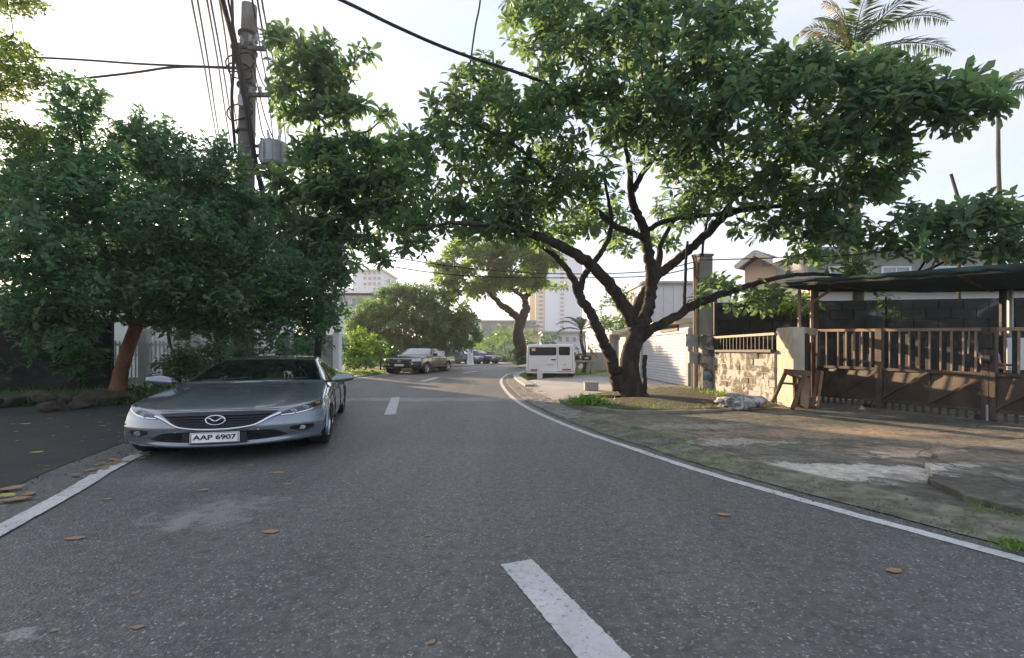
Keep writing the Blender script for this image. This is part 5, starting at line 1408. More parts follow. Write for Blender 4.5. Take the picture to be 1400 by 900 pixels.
# utility column with meter boxes at the corner of the yard
e0, e1, e2 = Vector((5.386, 14.0, 0)), Vector((5.77, 14.03, 0)), Vector((5.27, 14.26, 0))
e3 = e1 + e2 - e0
zt = H + (YH - 350) / F * 14
col = empty('utility_column', e0); tag(col, 'tall square concrete utility column with meter boxes and conduits beside the white garage', 'utility pole')
mb = MB(); q = [(p - e0) for p in (e0, e1, e3, e2)]
mb.prism([(p.x, p.y) for p in q], 0, zt)
mb.build('shaft', M['concrete'], col, bevel=.02)
mb = MB(); mb.prism([(p.x * 1.12 - .02, p.y * 1.12 - .02) for p in q], zt, zt + .07); mb.build('cap', M['concrete'], col, bevel=.01)
fn = (e2 - e0).normalized()
out = Vector((-fn.y, fn.x, 0)); out = out if out.x < 0 else -out
for k, (f, r_, mt) in enumerate(((.25, .018, 'rust'), (.45, .014, 'rust_light'), (.62, .022, 'rust'))):
    b = (e2 - e0) * f + out * .03
    mb = MB(); mb.tube([b + Vector((0, 0, .1)), b + Vector((0, 0, 1.6)), b + Vector((0.0, 0, zt - .2)), b + out * .1 + Vector((0, 0, zt + .05))], r_, 6); mb.build('conduit', M[mt], col)
def boxpx(x0, y0, x1, y1, d, dep, name, mat, parent, org, bevel=.01):
    a, b = A(x0, y1, d), A(x1, y0, d); c = (a + b) / 2
    mb = MB(); mb.box(c - org, (b.x - a.x, dep, b.z - a.z)); return mb.build(name, mat, parent, bevel=bevel)
m1 = boxpx(936, 457, 953, 474, 13.9, .16, 'meter_box', M['grey_metal'], col, e0)
boxpx(938.5, 460, 944, 468, 13.8, .06, 'meter_dial', M['glass_pale'], m1, e0)
boxpx(941, 481, 953, 496.5, 13.9, .14, 'meter_box', M['grey_metal'], col, e0)
for px in (946, 950):
    p = A(px, 496, 13.9) - e0
    mb = MB(); mb.tube([p, Vector((p.x, p.y, .1))], .022, 7); mb.build('conduit', M['grey_metal'], col)
p = A(978, 400, 13.6); mb = MB(); mb.tube([Vector((p.x, p.y, .05)), Vector((p.x, p.y, 2.6)), Vector((p.x, p.y, p.z))], .05, 8)
o = mb.build('drain_pipe', M['dark_iron']); tag(o, 'dark upright pipe between the utility column and the block wall', 'pipe')

# block wall with railing
W0, W1 = Vector((5.56, 13.5, 0)), Vector((5.66, 10.5, 0))
wall = empty('block_wall', W0); tag(wall, 'low mottled concrete block wall with a barred railing on top, left of the gate pillar', 'wall')
wd = (W1 - W0).normalized(); wnrm = Vector((-wd.y, wd.x, 0)); wnrm = wnrm if wnrm.x < 0 else -wnrm
Lw = (W1 - W0).length
zt = 1.22
mb = MB(); mb.bar(Vector((0, 0, zt / 2)) - wnrm * .085, wd * Lw + Vector((0, 0, zt / 2)) - wnrm * .085, .2, zt); mb.build('wall_core', M['grey_wall'], wall)
rng = random.Random(8)
nb = 7
bw, bh = Lw / nb, (zt - .02) / 8
bm_ = MB(); bm_.box((0, 0, 0), (bw - .008, .05, bh - .008)); blk0 = bm_.build('block', M['block'], wall, bevel=.008); fb = True
for r in range(8):
    for k in range(nb + (r % 2)):
        s = (k + .5 - .5 * (r % 2)) * bw
        wsc = 1.0
        if r % 2 and k == 0: s, wsc = bw * .25, .5
        if r % 2 and k == nb: s, wsc = Lw - bw * .25, .5
        o = blk0 if fb else blk0.copy()
        if not fb: COL.objects.link(o)
        fb = False
        o.parent = wall
        o.location = wd * s + Vector((0, 0, .02 + bh * (r + .5))) + wnrm * (rng.uniform(-.012, .012))
        o.rotation_euler = (0, rng.uniform(-.006, .006), math.atan2(wd.y, wd.x)); o.scale = (wsc, 1, 1)
mb = MB(); mb.bar(Vector((0, 0, zt + .03)), wd * Lw + Vector((0, 0, zt + .03)), .22, .06); mb.build('coping', M['dark_iron'], wall)
zr = 1.62
mb = MB(); mb.bar(Vector((0, 0, zr)), wd * Lw + Vector((0, 0, zr)), .06, .055); mb.build('top_rail', M['rust_light'], wall)
for k in range(17):
    s = (k + .6) * Lw / 17.2
    mb = MB(); mb.bar(wd * s + Vector((0, 0, zt + .06)), wd * s + Vector((0, 0, zr - .03)), .022, .022, up=wd); mb.build('bar', M['dark_iron'], wall)
# end stub of plaster with blue spray paint
sb = boxpx(957.5, 458, 976, 541, 13.75, .3, 'wall_pier', M['block'], None, Vector((0, 0, 0)), .02); tag(sb, 'pale plastered wall pier with blue spray marks beside the utility column', 'pier')
mb = MB()
for a, b in (((963, 512), (966, 519)), ((966, 511), (963.5, 518)), ((967.5, 512), (968, 518)), ((968, 512), (971, 513)), ((968, 518), (971.5, 517))):
    p, q = A(*a, 13.59), A(*b, 13.59); mb.bar(p, q, .012, .05, up=(0, -1, 0))
o = mb.build('spray_mark', M['blue_spray'], sb)

# pillar
E, EL = Vector((5.71, 9.9, 0)), Vector((5.675, 10.5, 0))
ER = E + Vector((.25, .03, 0)); EB = EL + (ER - E)
zp = H + (YH - 447) / F * 9.9
pil = empty('gate_pillar', E); tag(pil, 'stained cream concrete gate pillar with a short beam toward the rusty gate', 'pillar')
mb = MB(); rows_ = []
q = [p - E for p in (E, ER, EB, EL)]
mb.prism([(p.x, p.y) for p in q], 0, zp); mb.build('shaft', M['pillar'], pil, bevel=.025)
G0, G1 = Vector((6.9, 11.1, 0)), Vector((8.15, 7.78, 0))
mb = MB(); mb.bar(Vector((.2, .25, zp - .07)), G0 - E + Vector((-.25, -.25, zp - .07)), .22, .16); mb.build('beam', M['pillar'], pil, bevel=.015)
p1 = A(1098, 500, 10.2) - E
mb = MB(); mb.bar((p1.x, p1.y, .1), (p1.x, p1.y, zp - .12), .12, .12, up=(0, 1, 0)); mb.build('gate_guide', M['dark_iron'], pil)

# gate
gate = empty('sliding_gate', G0); tag(gate, 'rusty brown barred metal gate with creased sheet panels across the driveway', 'gate')
gd = (G1 - G0); GL = gd.length; gdn = gd.normalized(); gn = Vector((-gdn.y, gdn.x, 0)); gn = gn if gn.x < 0 else -gn
def tpx(px): return PL(G0, G1, px, 480)[1]
def GPt(t, z, o=0.0): return gd * t + Vector((0, 0, z)) + gn * o
ztop = lambda t: 1.715 - .115 * t
zmid = lambda t: .905 - .05 * t
zbot = lambda t: .262 - .012 * t
TE = 1.75
def rail(t0, t1, zf, w, h, name, mat, o=0.0):
    mb = MB(); mb.bar(GPt(t0, zf(t0), o), GPt(t1, zf(t1), o), w, h); mb.build(name, mat, gate, bevel=.006)
leafs = [(tpx(1119), tpx(1353)), (tpx(1355.5), TE)]
for a, b in leafs:
    rail(a, b, ztop, .055, .06, 'top_rail', M['rust_light'])
    rail(a, b, zmid, .055, .06, 'mid_rail', M['rust'])
    rail(a, b, zbot, .055, .06, 'bottom_rail', M['rust'])
    rail(a, b, lambda t: zbot(t) - .165 - .02 * t, .03, .02, 'bottom_rail', M['dark_iron'])
for px, w in ((1119, .05), (1203, .13), (1350, .13), (1358, .11)):
    t = tpx(px)
    mb = MB(); mb.bar(GPt(t, zbot(t) - .16, .012), GPt(t, ztop(t) + (.03 if w > .1 else 0), .012), w, .085, up=gn); mb.build('post', M['rust'], gate, bevel=.008)
barx = [1130, 1146, 1157, 1168, 1178.5, 1190, 1216, 1230, 1243, 1256.5, 1271, 1286, 1301, 1317, 1334, 1374, 1393, 1415, 1440, 1468, 1500, 1536, 1575, 1618, 1665, 1716, 1772, 1834, 1902, 1978, 2060]
for px in barx:
    t = tpx(px)
    if t > TE: break
    mb = MB(); mb.bar(GPt(t, zmid(t) + .03, .0), GPt(t, ztop(t) - .03, .0), .026, .026, up=gn); mb.build('bar', M['rust_light'], gate)
for a, b in zip(barx, barx[1:]):
    t = tpx((a + b) / 2 + 1)
    if t > TE or a in (1190, 1334): continue
    mb = MB(); mb.bar(GPt(t, zmid(t) - .05, -.07), GPt(t, ztop(t) - .02, -.07), .075, .012, up=gn); mb.build('slat', M['dark_iron'], gate)
# creased panels
cells = [1121, 1146, 1203, 1270, 1350, 1361, 1450, 1600, 1800, 2100]
for a, b in zip(cells, cells[1:]):
    if a == 1350: continue
    t0, t1 = tpx(a), min(tpx(b), TE)
    if t1 <= t0: continue
    P00, P10, P01, P11 = GPt(t0, zbot(t0) + .02), GPt(t1, zbot(t1) + .02), GPt(t0, zmid(t0) - .02), GPt(t1, zmid(t1) - .02)
    mid = (P00 + P11) / 2 + gn * .05
    mb = MB()
    c1 = P00 + gn * .02; c2 = P11 + gn * .02; P10 = P10 - gn * .07; P01 = P01 - gn * .03
    mb.add([c1, P10 - gn * .01, c2, P01 - gn * .01], [(0, 1, 2), (0, 2, 3)])
    mb.build('panel', M['rust'], gate, solid=.008)
    mb = MB(); mb.bar(P00 + gn * .05, P11 + gn * .05, .035, .02, up=gn); mb.build('brace', M['rust'], gate)
    mb = MB(); mb.bar(P10 + gn * .01, P11 + gn * .01, .04, .03, up=gn); mb.build('stile', M['rust'], gate)
t = tpx(1125); k = 0
while t < TE:
    mb = MB(); mb.bar(GPt(t, zbot(t) - .165 - .02 * t, -.01), GPt(t, zbot(t) - .02, -.01), .05, .014, up=gn); mb.build('picket', M['rust'], gate)
    t += .037
# latch box, bolt, rollers
t = tpx(1353)
mb = MB(); mb.box(GPt(t, 1.42, .05), (.16, .16, .26), math.atan2(gdn.y, gdn.x)); mb.build('lock_box', M['dark_iron'], gate, bevel=.01)
mb = MB(); mb.box(GPt(t, 1.12, .05), (.12, .12, .12), math.atan2(gdn.y, gdn.x)); mb.build('lock_box', M['dark_iron'], gate, bevel=.01)
mb = MB(); mb.tube([GPt(t, .35, .07), GPt(t, .02, .07)], .02, 8); mb.build('drop_bolt', M['grey_metal'], gate)
for px in (1186, 1200, 1340):
    t = tpx(px); mb = MB(); c = GPt(t, .12, .0); mb.tube([c - gn * .03, c + gn * .05], .06, 14); mb.build('roller', M['dark_iron'], gate)

# canopy of dark netting on a frame behind the gate
cz = [A(1068, 390, 10.6), A(1440, 366, 6.9), A(1450, 396, 10.6), A(1120, 397, 12.6)]
can = empty('canopy', (cz[0].x, cz[0].y, 0)); tag(can, 'dark green net canopy on a rusty pipe frame over the yard behind the gate', 'canopy'); co = Vector((cz[0].x, cz[0].y, 0))
mb = MB(); g = []
for i in range(25):
    row = []
    for j in range(13):
        u, v = i / 24, j / 12
        p = cz[0].lerp(cz[1], u).lerp(cz[3].lerp(cz[2], u), v)
        sag = -.06 * math.sin(math.pi * v) * (0.5 + .5 * abs(math.sin(u * math.pi * 3))) + .05 * mnoise.noise(p * 2)
        row.append(p - co + Vector((0, 0, sag + .05 * math.sin(u * 9))))
    g.append(row)
mb.grid(g); mb.build('net', M['tarp'], can, smooth=True, solid=.02)
for a, b in ((0, 1), (3, 2), (0, 3), (1, 2)):
    mb = MB(); mb.bar(cz[a] - co, cz[b] - co, .06, .07); mb.build('beam', M['dark_iron'], can)
for u in (.25, .5, .75):
    mb = MB(); mb.bar(cz[0].lerp(cz[1], u) - co + Vector((0, 0, -.02)), cz[3].lerp(cz[2], u) - co + Vector((0, 0, -.02)), .06, .07); mb.build('rafter', M['wood_dark'], can)
g = []
for i in range(40):
    u = i / 39; p = cz[0].lerp(cz[1], u) - co
    h = .04 + .05 * u + .05 * mnoise.noise(Vector((u * 14, 3, 0))) + .04 * abs(math.sin(u * 19))
    g.append([p + Vector((0, -.06, .09)), p + Vector((-.03, -.09 + .03 * math.sin(u * 31), .09 - h * .5)), p + Vector((0, -.07, .09 - h))])
mb = MB(); mb.grid(g); mb.build('valance', M['tarp'], can, smooth=True, solid=.012)
for px, d, z0, w, mt in ((1093, 10.7, zp - .3, .055, 'rust_light'), (1110, 10.9, zp - .3, .06, 'rust_light'), (1113, 12.3, 0, .16, 'wood_dark'), (1371, 10.5, 0, .10, 'dark_iron'), (1381, 10.6, 0, .09, 'grey_metal')):
    p = A(px, 395, d)
    mb = MB(); mb.tube([(p.x - co.x, p.y - co.y, z0), (p.x - co.x, p.y - co.y, p.z - .02)], w / 1.6, 8); mb.build('post', M[mt], can)
a, b = A(1093, 425, 10.7), A(1135, 397, 10.6); mb = MB(); mb.bar(a - co, b - co, .05, .05); mb.build('brace', M['rust_light'], can)

# dark perimeter wall behind, with courses of block
B0, B1 = Vector((5.75, 14.5, 0)), Vector((24.0, 11.3, 0))
bwl = empty('perimeter_wall', B0); tag(bwl, 'high dark mould-stained concrete wall behind the yard', 'wall')
bd = (B1 - B0); BL = bd.length; bdn = bd.normalized(); bn = Vector((bdn.y, -bdn.x, 0))
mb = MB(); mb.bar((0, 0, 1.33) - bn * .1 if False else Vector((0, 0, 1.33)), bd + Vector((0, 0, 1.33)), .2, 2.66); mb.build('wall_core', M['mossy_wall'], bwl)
mb0 = MB(); mb0.box((0, 0, 0), (.575, .04, .262)); pb0 = mb0.build('block', M['mossy_wall'], bwl, bevel=.004); fb = True
for r in range(5):
    for k in range(31):
        s = (k + .5 + .5 * (r % 2)) * .6
        if s > BL - .3: continue
        o = pb0 if fb else pb0.copy()
        if not fb: COL.objects.link(o)
        fb = False
        o.parent = bwl; o.location = bdn * s + Vector((0, 0, 1.30 + .275 * (r + .5))) + bn * (.105 + rng.uniform(-.004, .004)); o.rotation_euler = (0, 0, math.atan2(bdn.y, bdn.x))

# cluttered yard: sheet, board and a person seen between the bars
sh_ = boxpx(1376, 462, 1420, 506, 9.6, .04, 'leaning_sheet', M['white_wall'], None, Vector((0, 0, 0)), .005); tag(sh_, 'pale board leaning in the yard at the right end behind the gate', 'board')
def hanging(px0, px1, y0, y1, d):
    g = []
    for i in range(9):
        row = []
        for j in range(9):
            u, v = i / 8, j / 8
            px = px0 + (px1 - px0) * u * (1 - .25 * v) + 2 * v
            p = A(px, y0 + (y1 - y0) * v, d); row.append(p + Vector((0, .05 * math.sin(u * 11) * (.3 + v), 0)))
        g.append(row)
    mb = MB(); mb.grid(g); return mb.build('hanging_cloth', M['grey_wall'], None, smooth=True, solid=.008)
tag(hanging(1324, 1334, 452, 484, 9.9), 'pale grey cloth hanging in the yard behind the gate post', 'cloth')

def skin_chain(name, verts, edges, radii, mat, parent, sub=2, rootv=0):
    me = bpy.data.meshes.new(name); me.from_pydata(verts, edges, []); me.materials.append(mat)
    o = bpy.data.objects.new(name, me); COL.objects.link(o); o.parent = parent
    md = o.modifiers.new('skin', 'SKIN')
    sv = me.skin_vertices[0].data
    for i, r_ in enumerate(radii):
        sv[i].radius = (r_, r_) if not isinstance(r_, tuple) else r_
        sv[i].use_root = (i == rootv)
    md.use_smooth_shade = True
    s = o.modifiers.new('sub', 'SUBSURF'); s.levels = sub; s.render_levels = sub
    return o
pp = A(1352, 500, 9.55)
per = empty('person', (pp.x, pp.y, 0.08), R(200), (1.05, 1.05, .80)); tag(per, 'person in a purple top standing in the yard behind the gate bars, arms bent forward', 'person')
V_ = [(0, 0, .95), (0, .01, 1.12), (0, .0, 1.32), (0, 0, 1.43), (0, .015, 1.50), (0, .03, 1.60), (0, .03, 1.70),
      (.17, 0, 1.40), (.24, .02, 1.14), (.16, .24, 1.06), (.13, .30, 1.06), (-.17, 0, 1.40), (-.24, .03, 1.14), (-.12, .25, 1.12), (-.09, .31, 1.13),
      (.09, 0, .88), (.10, .02, .50), (.10, -.02, .10), (.10, .12, .04), (-.09, 0, .88), (-.10, .02, .50), (-.10, -.02, .10), (-.10, .12, .04)]
E_ = [(0, 1), (1, 2), (2, 3), (3, 4), (4, 5), (5, 6), (3, 7), (7, 8), (8, 9), (9, 10), (3, 11), (11, 12), (12, 13), (13, 14), (0, 15), (15, 16), (16, 17), (17, 18), (0, 19), (19, 20), (20, 21), (21, 22)]
R_ = [(.15, .11), (.135, .10), (.16, .11), (.09, .08), .05, .085, .075, .06, .042, .032, .034, .06, .042, .032, .034, .085, .058, .04, .035, .085, .058, .04, .035]
skin_chain('body', V_, E_, R_, M['skin'], per)
skin_chain('top', [(0, 0, .93), (0, .01, 1.12), (0, 0, 1.32), (0, 0, 1.42), (.17, 0, 1.395), (.21, .01, 1.25), (-.17, 0, 1.395), (-.21, .01, 1.25)], [(0, 1), (1, 2), (2, 3), (3, 4), (4, 5), (3, 6), (6, 7)],
           [(.165, .125), (.15, .115), (.172, .125), (.10, .09), .075, .06, .075, .06], M['purple_cloth'], per)
skin_chain('trousers', [(0, 0, .96), (.09, 0, .86), (.10, .02, .50), (.10, -.02, .14), (-.09, 0, .86), (-.10, .02, .50), (-.10, -.02, .14)], [(0, 1), (1, 2), (2, 3), (0, 4), (4, 5), (5, 6)], [(.16, .12), .10, .075, .06, .10, .075, .06], M['dark_cloth'], per)
skin_chain('hair', [(0, .0, 1.66), (0, .0, 1.74), (0, -.05, 1.66), (0, -.06, 1.55)], [(0, 1), (0, 2), (2, 3)], [.09, .075, .075, .05], M['hair'], per)
mb = MB()
for s in (-1, 1):
    mb.box((.03 * s, .112, 1.64), (.022, .012, .012))
mb.build('eyes', M['ink'], per)
mb = MB(); mb.bar((0, .105, 1.63), (0, .128, 1.595), .022, .02); mb.build('nose', M['skin'], per)
mb = MB(); mb.box((0, .108, 1.56), (.045, .01, .012)); mb.build('mouth', mat_plain('lips', (.35, .13, .11), .5), per)
for s, hx_, hz in ((1, .13, 1.06), (-1, -.09, 1.13)):
    for k in range(5):
        dx = (k - 2) * .017
        b = Vector((hx_ + dx, .31, hz)); ln = (.05, .075, .08, .072, .055)[k]
        skin_chain('finger', [b[:], (b.x + dx * .4, b.y + ln * .6, b.z + .004), (b.x + dx * .5, b.y + ln, b.z - .015)], [(0, 1), (1, 2)], [.011, .009, .007], M['skin'], per, 1)

# planks and trestle against the pillar, pale rock
def thing_bars(name, label, cat, bars, mat, org):
    r = empty(name, org); tag(r, label, cat)
    for nm, a, b, w, h in bars:
        mb = MB(); mb.bar(Vector(a) - org, Vector(b) - org, w, h, up=(0.2, -1, 0.1)); mb.build(nm, M[mat] if isinstance(mat, str) else mat, r, bevel=.006)
    return r
def B_(a, b, d0, d1): return (A(a[0], a[1], d0), A(b[0], b[1], d1))
o0 = A(1078, 557, 9.6); o0.z = .1
bars = []
for nm, a, b, d0, d1, w, h in (('leg', (1074, 510), (1056, 550), 9.55, 9.5, .06, .05), ('leg', (1101, 512), (1083, 560), 9.45, 9.25, .07, .05), ('leg', (1086, 512), (1088, 556), 9.75, 9.8, .06, .05), ('top_bar', (1072, 508), (1108, 511), 9.55, 9.45, .10, .06), ('cross_bar', (1068, 524), (1100, 526), 9.52, 9.4, .04, .03), ('side_bar', (1076, 509), (1090, 515), 9.5, 9.4, .07, .06)):
    p, q = A(*a, d0), A(*b, d1); q.z = max(q.z, .09) if nm == 'leg' else q.z
    bars.append((nm, p, q, w, h))
thing_bars('trestle', 'rickety brown wooden trestle standing against the gate pillar', 'trestle', bars, 'wood_dark', o0)
for lab, a, b, d0, d1, w, mt in (('pale wide board leaning beside the wooden trestle', (1103, 516), (1099, 557), 9.8, 9.3, .17, 'wood'), ('narrow brown plank leaning between pale board and gate', (1118, 508), (1110, 557), 9.9, 9.35, .07, 'wood_dark'), ('grey-brown plank leaning nearest the rusty gate', (1124, 508), (1117, 556), 10.0, 9.45, .06, 'wood'), ('short dark plank leaning behind the wooden trestle', (1093, 516), (1094, 556), 9.9, 9.45, .10, 'wood_dark')):
    p, q = A(*a, d0), A(*b, d1); q.z = max(q.z, .085)
    mb = MB(); mb.bar(p, q, w, .03, up=(.1, -1, .1)); tag(mb.build('plank', M[mt], bevel=.004), lab, 'plank', 'planks leaning by the gate')
def rock(name, label, c, s, mat, seed, sub=3, rz=0.0, group=None, rough=.35):
    bm = bmesh.new(); bmesh.ops.create_icosphere(bm, subdivisions=sub, radius=1)
    for v in bm.verts:
        p = v.co * 1.3 + Vector((seed * 3.1, seed, 0))
        k = 1 + rough * mnoise.noise(p) + rough * .5 * mnoise.noise(p * 2.3) + rough * .3 * mnoise.noise(p * 5)
        q_ = mnoise.cell_vector(p * 1.4); k *= 1 + .16 * (q_.x - .5)
        v.co = Vector((v.co.x * s[0] * k, v.co.y * s[1] * k, v.co.z * s[2] * k))
        if v.co.z < -s[2] * .7: v.co.z = -s[2] * .7
    me = bpy.data.meshes.new(name); bm.to_mesh(me); bm.free(); me.materials.append(M[mat]); me.polygons.foreach_set('use_smooth', [True] * len(me.polygons))
    o = bpy.data.objects.new(name, me); COL.objects.link(o); o.location = (c[0], c[1], c[2] + s[2] * .68); o.rotation_euler = (0, 0, rz)
    return tag(o, label, 'rock', group)
c = G(1019, 560, .1); rock('rock', 'white and black mottled boulder lying at the foot of the block wall', (c.x, c.y + .2, .09), (.43, .3, .17), 'rock_pale', 3, 4)
c = G(1225, 562, .08); rock('rock', 'small pale stone against the bottom of the gate', (c.x - .6, c.y + .1, .08), (.07, .06, .05), 'rock_pale', 5, 2)
for k, (px, py, sx, sy, sz) in enumerate(((55, 553, .46, .3, .19), (138, 554, .50, .34, .21), (92, 552, .28, .25, .14), (12, 556, .4, .3, .16), (175, 549, .25, .2, .15), (-40, 560, .5, .35, .2), (112, 559, .22, .18, .12), (68, 563, .25, .18, .12))):
    c = G(px, py)
    lab = ['rounded dark boulder at the verge under the left tree, second from the picture edge', 'largest brown boulder in front of the reddish tree trunk', 'squat dark stone between the two big boulders under the left tree', 'dark boulder at the left edge of the picture', 'small stone to the right of the reddish trunk foot', 'dark boulder outside the left edge', 'flat stone lying before the gap of the boulders', 'flat stone lying before the rounded dark boulder'][k]
    rock('boulder', lab, (c.x, c.y, 0), (sx, sy, sz), 'rock_dark', 10 + k, 3, k * .7, 'boulders along the left verge', .3)
# ------------------------------------------------------------------ houses, towers, fences, poles and wires
def win(parent, c, w, h, axis, dep=.06, frame='white_metal', glass='glass_pale', sill=False):
    """framed window: frame proud of the wall, pane set back; axis is the outward normal"""
    n = Vector(axis).normalized(); t = Vector((-n.y, n.x, 0)); rz = math.atan2(t.y, t.x)
    mb = MB()
    for s in (-1, 1):
        mb.box(c + t * (s * (w / 2)) + n * dep * .5, (.06 * w + .03, dep, h + .06), rz)
        mb.box(c + Vector((0, 0, s * h / 2)) + n * dep * .5, (w, dep * .9, .06 * h + .02), rz)
    mb.box(c + n * dep * .4, (.03 * w + .01, dep * .6, h), rz)
    f = mb.build('window', M[frame], parent)
    mb = MB(); mb.box(c + n * .012, (w, .02, h), rz); mb.build('pane', M[glass], f)
    return f

# white garage: long slatted door facing the road side
D0, D1 = Vector((5.88, 16.2, 0)), Vector((6.05, 28.0, 0))
gar = empty('garage', D0); tag(gar, 'low white garage with a wide horizontally slatted door behind the big tree', 'garage')
dd = D1 - D0; DLn = dd.length; ddn = dd.normalized(); dn = Vector((-1, 0, 0))
zt = 1.86
mb = MB(); mb.bar(Vector((.2, 0, 1.05)), dd + Vector((.2, 0, 1.05)), .3, 2.3); mb.build('wall', M['white_wall'], gar)
sl0 = None
ns = 17
for k in range(ns):
    z = .05 + (zt - .05) * (k + .5) / ns
    mb = MB()
    h = (zt - .05) / ns
    a, b = Vector((0, .1, z)), dd + Vector((0, -.1, z))
    mb.add([a + Vector((.04, 0, -h * .5)), b + Vector((.04, 0, -h * .5)), b + Vector((-.015, 0, -h * .28)), a + Vector((-.015, 0, -h * .28)), a + Vector((-.03, 0, h * .42)), b + Vector((-.03, 0, h * .42)), b + Vector((.04, 0, h * .48)), a + Vector((.04, 0, h * .48))],
           [(0, 1, 2, 3), (3, 2, 5, 4), (4, 5, 6, 7)])
    mb.build('slat', M['white_metal'], gar)
mb = MB(); mb.bar(Vector((-.05, -.1, 2.27)), dd + Vector((-.05, .1, 2.27)), .9, .16); mb.build('eave', M['cream_wall'], gar, bevel=.02)
mb = MB(); mb.bar(Vector((0.02, -.05, zt + .17)), Vector((.02, 6, zt + .17)), .12, .3); mb.build('lintel', M['white_wall'], gar)
mb = MB(); mb.box(Vector((-.05, 1.9, 2.06)), (.08, 2.0, .2)); mb.build('vent', M['dark_iron'], gar)
for s in (0, DLn * .52, DLn):
    mb = MB(); mb.box(ddn * s + Vector((.0, 0, 1.0)), (.16, .2, 2.0)); mb.build('jamb', M['grey_wall'], gar)
# grey wall and column beyond, beside the van
bx = boxpx(797, 482, 842, 512, 30.0, .3, 'boundary_wall', M['grey_wall'], None, Vector((0, 0, 0)), .02); tag(bx, 'low grey boundary wall to the right of the white van', 'wall')
bx = boxpx(832, 458, 846, 514, 28.3, .5, 'gate_column', M['grey_wall'], None, Vector((0, 0, 0)), .02); tag(bx, 'grey square column at the far end of the garage door', 'column')

# white building behind the garage
wb_ = empty('white_building', A(930, 480, 30)); tag(wb_, 'plain white panelled building rising behind the garage', 'building'); wo_ = wb_.location.copy(); wo_.z = 0; wb_.location = wo_
a, b = A(880, 388, 30), A(1000, 388, 30)
mb = MB(); mb.box(Vector(((a.x + b.x) / 2, 33, a.z / 2)) - wo_, (b.x - a.x, 6, a.z)); mb.build('wall', M['white_wall'], wb_)
for k in range(9):
    x = a.x + (b.x - a.x) * (k + .5) / 9
    mb = MB(); mb.box(Vector((x, 29.98, a.z / 2)) - wo_, ((b.x - a.x) / 9 - .03, .06, a.z - .05)); mb.build('panel', M['white_wall'], wb_)
mb = MB(); mb.box(Vector(((a.x + b.x) / 2, 32.9, a.z + .05)) - wo_, (b.x - a.x + .3, 6.4, .14)); mb.build('roof', M['grey_metal'], wb_)

# gabled house, the sunlight on its walls put into their orange colour
ap = A(1032, 345, 22.0)
hr = Vector((.75, .66, 0)).normalized(); hs = Vector((.66, -.75, 0)).normalized()
gh = empty('gabled_house', (ap.x, ap.y, 0)); tag(gh, 'house with sunlight painted into its orange walls and blue-grey gable roof beyond the block wall', 'house')
wr, wl, tn = 1.95, .85, .66
zr = ap.z
mb = MB()
prof = [(-wl * .8, 0), (wr * .86, 0), (wr * .86, zr - wr * .86 * tn - .12), (0, zr - .12), (-wl * .8, zr - wl * .8 * tn - .12)]
T = Matrix(((hs.x, 0, hr.x, 0), (hs.y, 0, hr.y, 0), (0, 1, 0, 0), (0, 0, 0, 1)))
mb.prism(prof, .55, 7.0, M=T); mb.build('wall', M['orange_wall'], gh, fixn=True)
for w in (wr, -wl):
    mb = MB()
    a = Vector((0, 0, zr)); b = hs * w + Vector((0, 0, zr - abs(w) * tn))
    n = Vector((0, 0, .1))
    mb.add([a, b, b + hr * 7.4, a + hr * 7.4, a + n, b + n, b + hr * 7.4 + n, a + hr * 7.4 + n], [(0, 1, 2, 3), (7, 6, 5, 4), (0, 4, 5, 1), (1, 5, 6, 2), (2, 6, 7, 3), (3, 7, 4, 0)])
    rf = mb.build('roof', M['roof_blue'], gh, fixn=True)
    for k in range(12):
        q = hr * (.3 + k * .6) + Vector((0, 0, .115)); mb = MB(); mb.bar(a + q, b + q, .03, .03); mb.build('roof_seam', M['roof_blue'], rf)
    mb = MB(); off_ = -hr * .02 + Vector((0, 0, -.02)); mb.bar(a + off_, b + off_, .06, .24); mb.build('barge_board', M['cream_wall'], gh)
    mb = MB(); mb.bar(b + Vector((0, 0, .02)), b + hr * 7.4 + Vector((0, 0, .02)), .14, .12); mb.build('gutter', M['grey_metal'], gh)
win(gh, hs * .9 + hr * .54 + Vector((0, 0, 3.2)), .7, .8, -hr)
# long cream house at the right behind the yard
lh = empty('long_house', (11.5, 17.5, 0)); tag(lh, 'long cream house with pale parapet behind the net canopy', 'house')
lo_ = Vector((11.5, 17.5, 0))
a, b = A(1116, 398, 17), A(1900, 398, 17)
zc = a.z
mb = MB(); mb.box(Vector(((a.x + b.x) / 2, 20, zc / 2)) - lo_, (b.x - a.x, 6, zc)); mb.build('wall', M['white_wall'], lh)
mb = MB(); mb.box(Vector(((a.x + b.x) / 2, 19.9, zc + .05)) - lo_, (b.x - a.x + .3, 6.6, .16)); mb.build('parapet', M['cream_wall'], lh)
zu = H + (YH - 348) / F * 19.5
mb = MB(); mb.box(Vector((15.6, 21.5, zc + (zu - zc) / 2)) - lo_, (7.6, 4, zu - zc)); mb.build('upper_wall', M['grey_wall'], lh)
mb = MB(); mb.box(Vector((15.6, 21.3, zu + .08)) - lo_, (8.4, 5, .16)); mb.build('roof', M['roof_blue'], lh)
for x in (13.2, 15.3, 17.4):
    win(lh, Vector((x, 19.5, zc + (zu - zc) * .5)) - lo_, 1.1, .75, (0, -1, 0))
for px in (1180, 1260, 1330):
    p = A(px, 440, 17); win(lh, Vector((p.x, 17.0, 2.3)) - lo_, 1.0, .8, (0, -1, 0))

